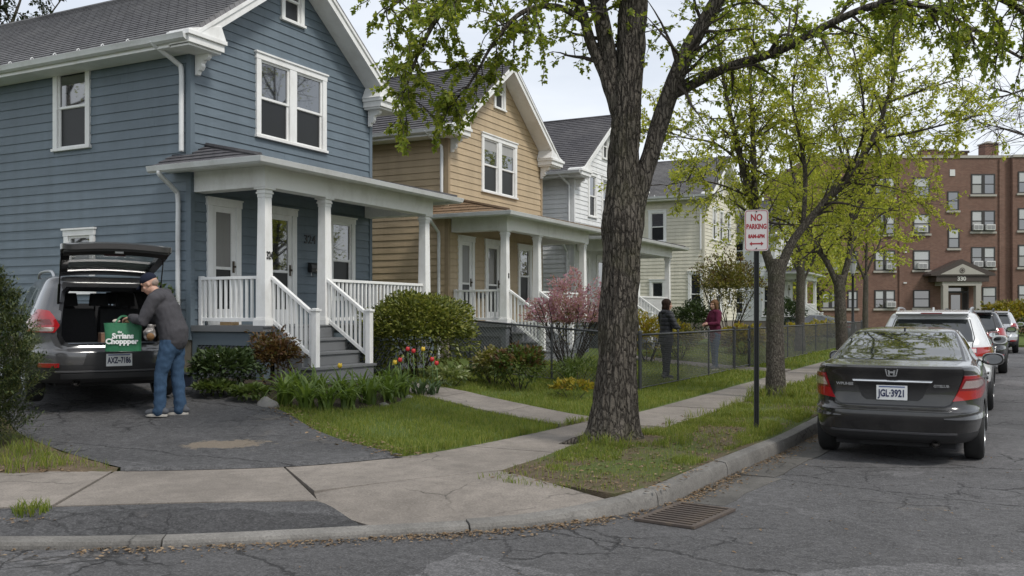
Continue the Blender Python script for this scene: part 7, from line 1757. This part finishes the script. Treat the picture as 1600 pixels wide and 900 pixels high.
def face_parts(parent, P, M, s=1.0):
    for sg in (-1, 1):
        e = MB(); ball(e, P(.0745, sg * .031, .008), .0085 * s, (.8, 1.2, .7), M, 10); e.build('eye', M_eye, parent, smooth=True)
        b = MB(); capsule(b, [P(.082, sg * .018, .030), P(.080, sg * .045, .030)], [.004 * s, .003 * s], None, (0, 0, 1), 6); b.build('eyebrow', M_brow, parent, smooth=True)
    m = MB(); capsule(m, [P(.086, -.02, -.058), P(.0905, 0, -.057), P(.086, .02, -.058)], [.0045 * s, .006 * s, .0045 * s], None, (0, 0, 1), 8); m.build('lips', M_lip, parent, smooth=True)
M_brow = paint('brow_hair', (.06, .04, .028), .8, .2)
def shoe(parent, ankle, d, mat, sole, L=.275, name='shoe'):
    a, d = Vector(ankle), Vector(d).normalized(); l = Vector((-d.y, d.x, 0)); g0 = Vector((a.x, a.y, 0)) - d * .075
    mb = MB(); capsule(mb, [g0 + Vector((0, 0, .062)), g0 + d * .09 + Vector((0, 0, .068)), g0 + d * .17 + Vector((0, 0, .055)), g0 + d * (L - .05) + Vector((0, 0, .046))], [.040, .046, .047, .040], .95, l); capsule(mb, [g0 + d * .03 + Vector((0, 0, .07)), g0 + d * .05 + Vector((0, 0, .12))], [.042, .046], None, l)
    o = blob(mb, name, mat, parent, .009, 4); sm = MB(); rows = []
    for z, k in ((0, .96), (.012, 1.0), (.030, .99), (.034, .9)):
        rows.append([g0 + d * (L * .42 + .140 * k * math.cos(a_) * (L / .275)) + l * (.044 + .005 * math.cos(a_)) * k * math.sin(a_) * 1.05 + Vector((0, 0, z + .002)) for a_ in [2 * math.pi * q / 24 for q in range(24)]])
    sm.grid(rows, closed=True); sm.f.append(tuple(range(24))); sm.m.append(0); sm.build('sole', sole, o, smooth='auto')
M_denim = paint('blue_denim', (.038, .072, .125), .85, .28, 7, (1, 1, .6), 180, .3, spec=.2); M_hood = cloth('charcoal_fleece', (.062, .060, .066)); M_cap = cloth('navy_cap', (.014, .017, .032))
M_shoe = cloth('grey_trainer', (.085, .09, .10)); M_sole = paint('shoe_sole', (.50, .47, .42), .7, .1)

# ---- man with the shopping bag at the open tailgate
mz = terrain(-9.13, 8.33) + .022
MAN = thing('person', 'man in navy cap, charcoal hoodie and jeans lifting a green bag at the SUV', 'person', (-9.07, 8.36, mz), R(207))
LA, RA = Vector((.085, .10, .10)), Vector((-.10, -.09, .10)); LK, RK = Vector((.075, .10, .50)), Vector((-.06, -.09, .50)); LH, RH = Vector((-.03, .085, .92)), Vector((-.04, -.085, .92))
PEL = Vector((-.045, 0, .98)); WA = Vector((-.01, 0, 1.10)); CH = Vector((.075, 0, 1.33)); NB = Vector((.155, 0, 1.50)); HC = Vector((.25, .0, 1.615))
LS, RS = Vector((.12, .185, 1.435)), Vector((.12, -.185, 1.435)); LE, RE = Vector((.24, .24, 1.165)), Vector((.27, -.22, 1.18)); LW, RW = Vector((.435, .13, 1.215)), Vector((.44, -.08, 1.20))
hf = Vector((.88, .10, -.46)); hu = Vector((.46, 0, .88))
mb = MB(); P, Mh = head(mb, HC, hf, hu, 1.06); capsule(mb, [NB - Vector((.03, 0, .04)), NB + Vector((.02, 0, .03)), HC - hu * .05], [.062, .06, .058], None)
capsule(mb, [PEL, WA, CH, NB - Vector((.02, 0, .05))], [.13, .125, .145, .10], .68)
for S_, E_, W_, H_ in ((LS, LE, LW, 1), (RS, RE, RW, -1)):
    capsule(mb, [S_, E_], [.052, .042]); capsule(mb, [E_, W_], [.042, .028]); hd_ = (W_ - E_).normalized() * .65 + Vector((.30, -.12 * H_, -.42)); hand(mb, W_, hd_, Vector((-.35, 0, -1)), 1.02, .75, H_)
for H_, K_, A_2 in ((LH, LK, LA), (RH, RK, RA)): capsule(mb, [H_, K_, A_2], [.075, .05, .036])
man_body = blob(mb, 'body', M_skin, MAN, .0075, 3); face_parts(man_body, P, Mh, 1.06)
hr = MB(); ball(hr, P(-.048, 0, .0), .074, (.9, .92, .75), Mh); hr = blob(hr, 'hair', paint('grey_hair', (.26, .20, .165), .8, .3, 40), MAN, .008, 3)
cp = MB(); ball(cp, P(-.012, 0, .062), .104, (1.02, .85, .80), Mh); cap_o = blob(cp, 'cap', M_cap, MAN, .008, 3)
br = MB(); rows = []
for j in range(7):
    f_ = j / 6; rows.append([P(.075 + .085 * f_ * math.cos(a * .9), .082 * math.sin(a) * (1 - .25 * f_), .055 - .035 * f_ - .012 * abs(math.sin(a))) for a in [lerp(-1.25, 1.25, k / 10) for k in range(11)]])
br.grid(rows); br.grid([[Vector(p) - hu * .006 for p in r] for r in rows]); br.build('cap_brim', M_cap, cap_o, smooth=True)
jk = MB(); capsule(jk, [Vector((-.05, 0, .97)), Vector((-.05, 0, 1.04)), Vector((-.01, 0, 1.14)), Vector((.055, 0, 1.32)), Vector((.10, 0, 1.42))], [.198, .203, .195, .196, .16], .86)
capsule(jk, [LS + Vector((-.03, -.05, .015)), RS + Vector((-.03, .05, .015))], [.095, .095]); capsule(jk, [Vector((.05, .02, 1.40)), Vector((.06, -.02, 1.40))], [.13, .13])
for S_, E_, W_ in ((LS, LE, LW), (RS, RE, RW)): capsule(jk, [S_, S_.lerp(E_, .5), E_, E_.lerp(W_, .6), W_ - (W_ - E_).normalized() * .02], [.088, .080, .074, .062, .046])
capsule(jk, [Vector((.13, .085, 1.485)), Vector((.055, .06, 1.51)), Vector((.03, 0, 1.515)), Vector((.055, -.06, 1.51)), Vector((.13, -.085, 1.485))], [.042, .052, .058, .052, .042])
capsule(jk, [Vector((.17, .07, 1.46)), Vector((.205, 0, 1.43)), Vector((.17, -.07, 1.46))], [.034, .036, .034])
blob(jk, 'hoodie', M_hood, MAN, .010, 6, .009, (11, 11, 9))
jn = MB(); capsule(jn, [LH + Vector((-.0, -.03, .10)), RH + Vector((0, .03, .10))], [.108, .108], None); capsule(jn, [Vector((-.045, 0, .95)), Vector((-.045, 0, .88))], [.150, .155], .82)
for H_, K_, A_2 in ((LH, LK, LA), (RH, RK, RA)): capsule(jn, [H_ + Vector((0, 0, -.02)), H_.lerp(K_, .5), K_, K_.lerp(A_2, .5), A_2 + Vector((0, 0, -.02)), A_2 + Vector((.01, 0, -.035))], [.112, .098, .078, .074, .072, .074])
blob(jn, 'jeans', M_denim, MAN, .010, 5, .010, (12, 12, 14))
shoe(MAN, LA, (.97, -.1, 0), M_shoe, M_sole); shoe(MAN, RA, (.99, .05, 0), M_shoe, M_sole)

# ---- bag and groceries in the boot (suv coordinates)
def from_suv(x, y, z): return Vector((SUV_POS.x + math.cos(SUV_ROT) * x - math.sin(SUV_ROT) * y, SUV_POS.y + math.sin(SUV_ROT) * x + math.cos(SUV_ROT) * y, suv_z + z))
bp = Vector((-9.07 - .891 * .53 + .454 * .10, 8.36 - .454 * .53 - .891 * .10, mz + .80)); BAG = thing('shopping_bag', 'green shopping bag with white lettering held at the open boot', 'bag', bp, R(44)); M_bag = paint('green_bag', (.018, .135, .060), .6, .22, 6, fine=30, bstr=.35)
mb = MB(); rows = []
for j in range(13):
    f_ = j / 12; z = .345 * f_; hw_ = lerp(.205, .222, f_) * (1 - .04 * math.sin(math.pi * f_)); hd_ = lerp(.085, .055, f_); ring = []
    for q in range(40):
        a = 2 * math.pi * q / 40; ca, sa = math.cos(a), math.sin(a); x = hw_ * math.copysign(abs(ca) ** .35, ca); y = hd_ * math.copysign(abs(sa) ** .45, sa) * (1 + .18 * math.sin(math.pi * f_))
        ring.append((x, y + .006 * noise.noise((x * 14, z * 9, 1)), z + .008 * noise.noise((x * 7, y * 9, 4)) * f_))
    rows.append(ring)
mb.grid(rows, closed=True); mb.f.append(tuple(range(40))); mb.m.append(0); mb.build('bag_body', M_bag, BAG, smooth='auto')
for yy in (-.05, .05):
    h = MB(); pts = catmull([(-.09, yy, .33), (-.055, yy * .7, .39), (-.02, yy * .2, .425), (.03, yy * .2, .425), (.06, yy * .7, .39), (.10, yy, .33)], 5)
    for a, b in zip(pts, pts[1:]): h.bar(a, b, .022, .004, up=(0, 1, 0.01))
    h.build('handle', M_bag, BAG)
M_let = paint('lettering_white', (.75, .77, .75), .6, .05, bstr=0)
text('Srrians', .088, M_let, BAG, (.005, -.101, .185), (1, 0, 0), (0, 0, 1), depth=.004, bold=.004); text('Choppper', .088, M_let, BAG, (-.008, -.1025, .120), (1, 0, 0), (0, 0, 1), depth=.004, bold=.004); text('the', .035, M_let, BAG, (-.03, -.100, .235), (1, 0, 0), (0, 0, 1), depth=.004, bold=.002)
gb = MB()
for k, (x, c) in enumerate(((-.08, 0), (.06, 1), (.13, 0))):
    g_ = MB(); ball(g_, (x, .0, .365), .045, (1, .7, .6)); g_.build('grocery', paint('bread_paper', (.45, .30, .16), .7, .2) if c else paint('pale_packet', (.5, .46, .38), .7, .2), BAG, smooth=True)
bs = from_suv(-.06, .34, .762); o = thing('grocery_carton', 'small printed carton left of the green bag in the boot', 'carton', bs, SUV_ROT + R(12)); mb = MB(); mb.box(-.06, .06, -.05, .05, 0, .12); mb.build('carton', paint('carton_print', (.20, .11, .07), .6, .5, 30), o, bevel=.004); mb = MB(); mb.box(-.062, .062, -.052, .052, .12, .128); mb.build('lid', paint('carton_lid', (.32, .24, .18), .6), o)
bs = from_suv(.48, .28, .762); o = thing('plastic_bag', 'crumpled pale plastic bag of food right of the green bag', 'bag', bs, SUV_ROT); mb = MB(); ball(mb, (0, 0, .10), .10, (.8, .8, 1.0)); capsule(mb, [(0, 0, .17), (.02, 0, .22)], [.04, .06]); b_ = blob(mb, 'plastic', paint('clear_plastic', (.30, .28, .27), .25, .4, 12, spec=.8), o, .01, 3, .02, (18, 18, 18)); mb = MB(); ball(mb, (-.01, -.075, .07), .05, (1, .7, 1)); mb.build('bread_roll', paint('bread_brown', (.28, .15, .06), .7, .25), o, smooth=True)

# ---- two women talking behind the fence
def woman(label, pos, face, jacket_m, trouser_m, hair_m, hair_len, rings, arms, H=1.66, shoes=None, hoodup=False, turn=0.0):
    z = max(terrain(pos[0], pos[1]), .15); t = thing('person', label, 'person', (pos[0], pos[1], z), math.atan2(face[1], face[0]), None); s = H / 1.66
    LA, RA = Vector((.03, .085, .085)), Vector((-.04, -.085, .085)); LK, RK = Vector((.03, .085, .46)), Vector((-.01, -.08, .46)); LH, RH = Vector((0, .08, .85)), Vector((0, -.08, .85))
    NB = Vector((-.01, 0, 1.40)); HC = Vector((.025, 0, 1.54)); LS, RS = Vector((-.01, .165, 1.345)), Vector((-.01, -.165, 1.345)); (LE, LW), (RE, RW) = [(Vector(a), Vector(b)) for a, b in arms]
    hf = Vector((math.cos(turn), math.sin(turn), -.05)); mb = MB(); P, M = head(mb, HC, hf, (0, 0, 1), .98); capsule(mb, [NB - Vector((0, 0, .06)), NB + Vector((.005, 0, .03)), HC - Vector((0.02, 0, .04))], [.055, .05, .05])
    capsule(mb, [Vector((0, 0, .88)), Vector((0, 0, 1.05)), Vector((0, 0, 1.25)), NB - Vector((0, 0, .06))], [.135, .11, .12, .08], .7)
    for S_, E_, W_, k in ((LS, LE, LW, 1), (RS, RE, RW, -1)): capsule(mb, [S_, E_], [.044, .036]); capsule(mb, [E_, W_], [.036, .025]); hand(mb, W_, (W_ - E_).normalized() + Vector((.1, -.35 * k, .05)), (0, -k, -.3), .88, .8, k)
    for H_, K_, A_2 in ((LH, LK, LA), (RH, RK, RA)): capsule(mb, [H_, K_, A_2], [.07, .045, .034])
    body = blob(mb, 'body', M_skin, t, .0085, 3); face_parts(body, P, M, .98)
    hb = MB(); ball(hb, P(-.022, 0, .042), .104, (1.0, .88, .92), M); capsule(hb, [P(-.05, 0, .03), P(-.065, 0, -.06), P(-.07, 0, -hair_len)], [.085, .08, .055], .6, M.col[1])
    for sg in (-1, 1): capsule(hb, [P(.01, sg * .075, .05), P(.0, sg * .085, -.04), P(-.02, sg * .08, -hair_len * .92)], [.035, .034, .026], .8, M.col[0])
    blob(hb, 'hair', hair_m, t, .009, 3, .007, (40, 40, 5))
    jk = MB(); capsule(jk, [Vector((0, 0, .80)), Vector((0, 0, .92)), Vector((0, 0, 1.08)), Vector((0, 0, 1.25)), Vector((-.005, 0, 1.33))], [.178, .175, .150, .160, .135], .75); capsule(jk, [LS + Vector((0, -.04, .01)), RS + Vector((0, .04, .01))], [.078, .078])
    for S_, E_, W_ in ((LS, LE, LW), (RS, RE, RW)): capsule(jk, [S_, S_.lerp(E_, .5), E_, E_.lerp(W_, .6), W_ - (W_ - E_).normalized() * .015], [.074, .068, .064, .055, .040])
    capsule(jk, [Vector((.06, .07, 1.39)), Vector((-.05, .075, 1.405)), Vector((-.085, 0, 1.40)), Vector((-.05, -.075, 1.405)), Vector((.06, -.07, 1.39))], [.03, .042, .056 if hoodup else .045, .042, .03])
    blob(jk, 'jacket', jacket_m, t, .011, 5, .006, (11, 11, 9), rings, .085)
    tr = MB(); capsule(tr, [LH + Vector((0, -.02, .02)), RH + Vector((0, .02, .02))], [.115, .115])
    for H_, K_, A_2 in ((LH, LK, LA), (RH, RK, RA)): capsule(tr, [H_, H_.lerp(K_, .5), K_, K_.lerp(A_2, .5), A_2], [.098, .084, .063, .058, .050])
    blob(tr, 'trousers', trouser_m, t, .011, 5, .006, (12, 12, 14))
    shoe(t, LA, (1, .12, 0), shoes or M_shoe, M_sole, .245); shoe(t, RA, (1, -.1, 0), shoes or M_shoe, M_sole, .245)
    t.scale = (s, s, s); return t
w1 = Vector((-6.22, atx(1041, -6.22))); w2 = Vector((-6.20, atx(1117, -6.20))); ap_ = [((.06, .24, 1.10), (.25, .13, 1.09)), ((.06, -.24, 1.10), (.25, -.10, 1.07))]
M_puff = paint('dark_puffer', (.014, .015, .019), .6, .2, 8, bstr=.1); M_dtrouser = cloth('dark_trousers', (.018, .019, .022)); M_maroon = cloth('maroon_jacket', (.105, .018, .042)); M_hairb = paint('dark_brown_hair', (.022, .012, .008), .75, .35, 30, (6, 6, 1), spec=.15); M_hairl = paint('light_brown_hair', (.13, .07, .035), .7, .35, 30, (6, 6, 1), spec=.15)
woman('woman with long dark hair in a black puffer jacket behind the fence', w1, (.62, .78), M_puff, M_dtrouser, M_hairb, .17, .010, ap_, 1.69, M_puff, True, -.35)
woman('woman with light brown hair in a maroon jacket and jeans behind the fence', w2, (-.70, -.71), M_maroon, M_denim, M_hairl, .16, .0, ap_, 1.72, None, False, .25)
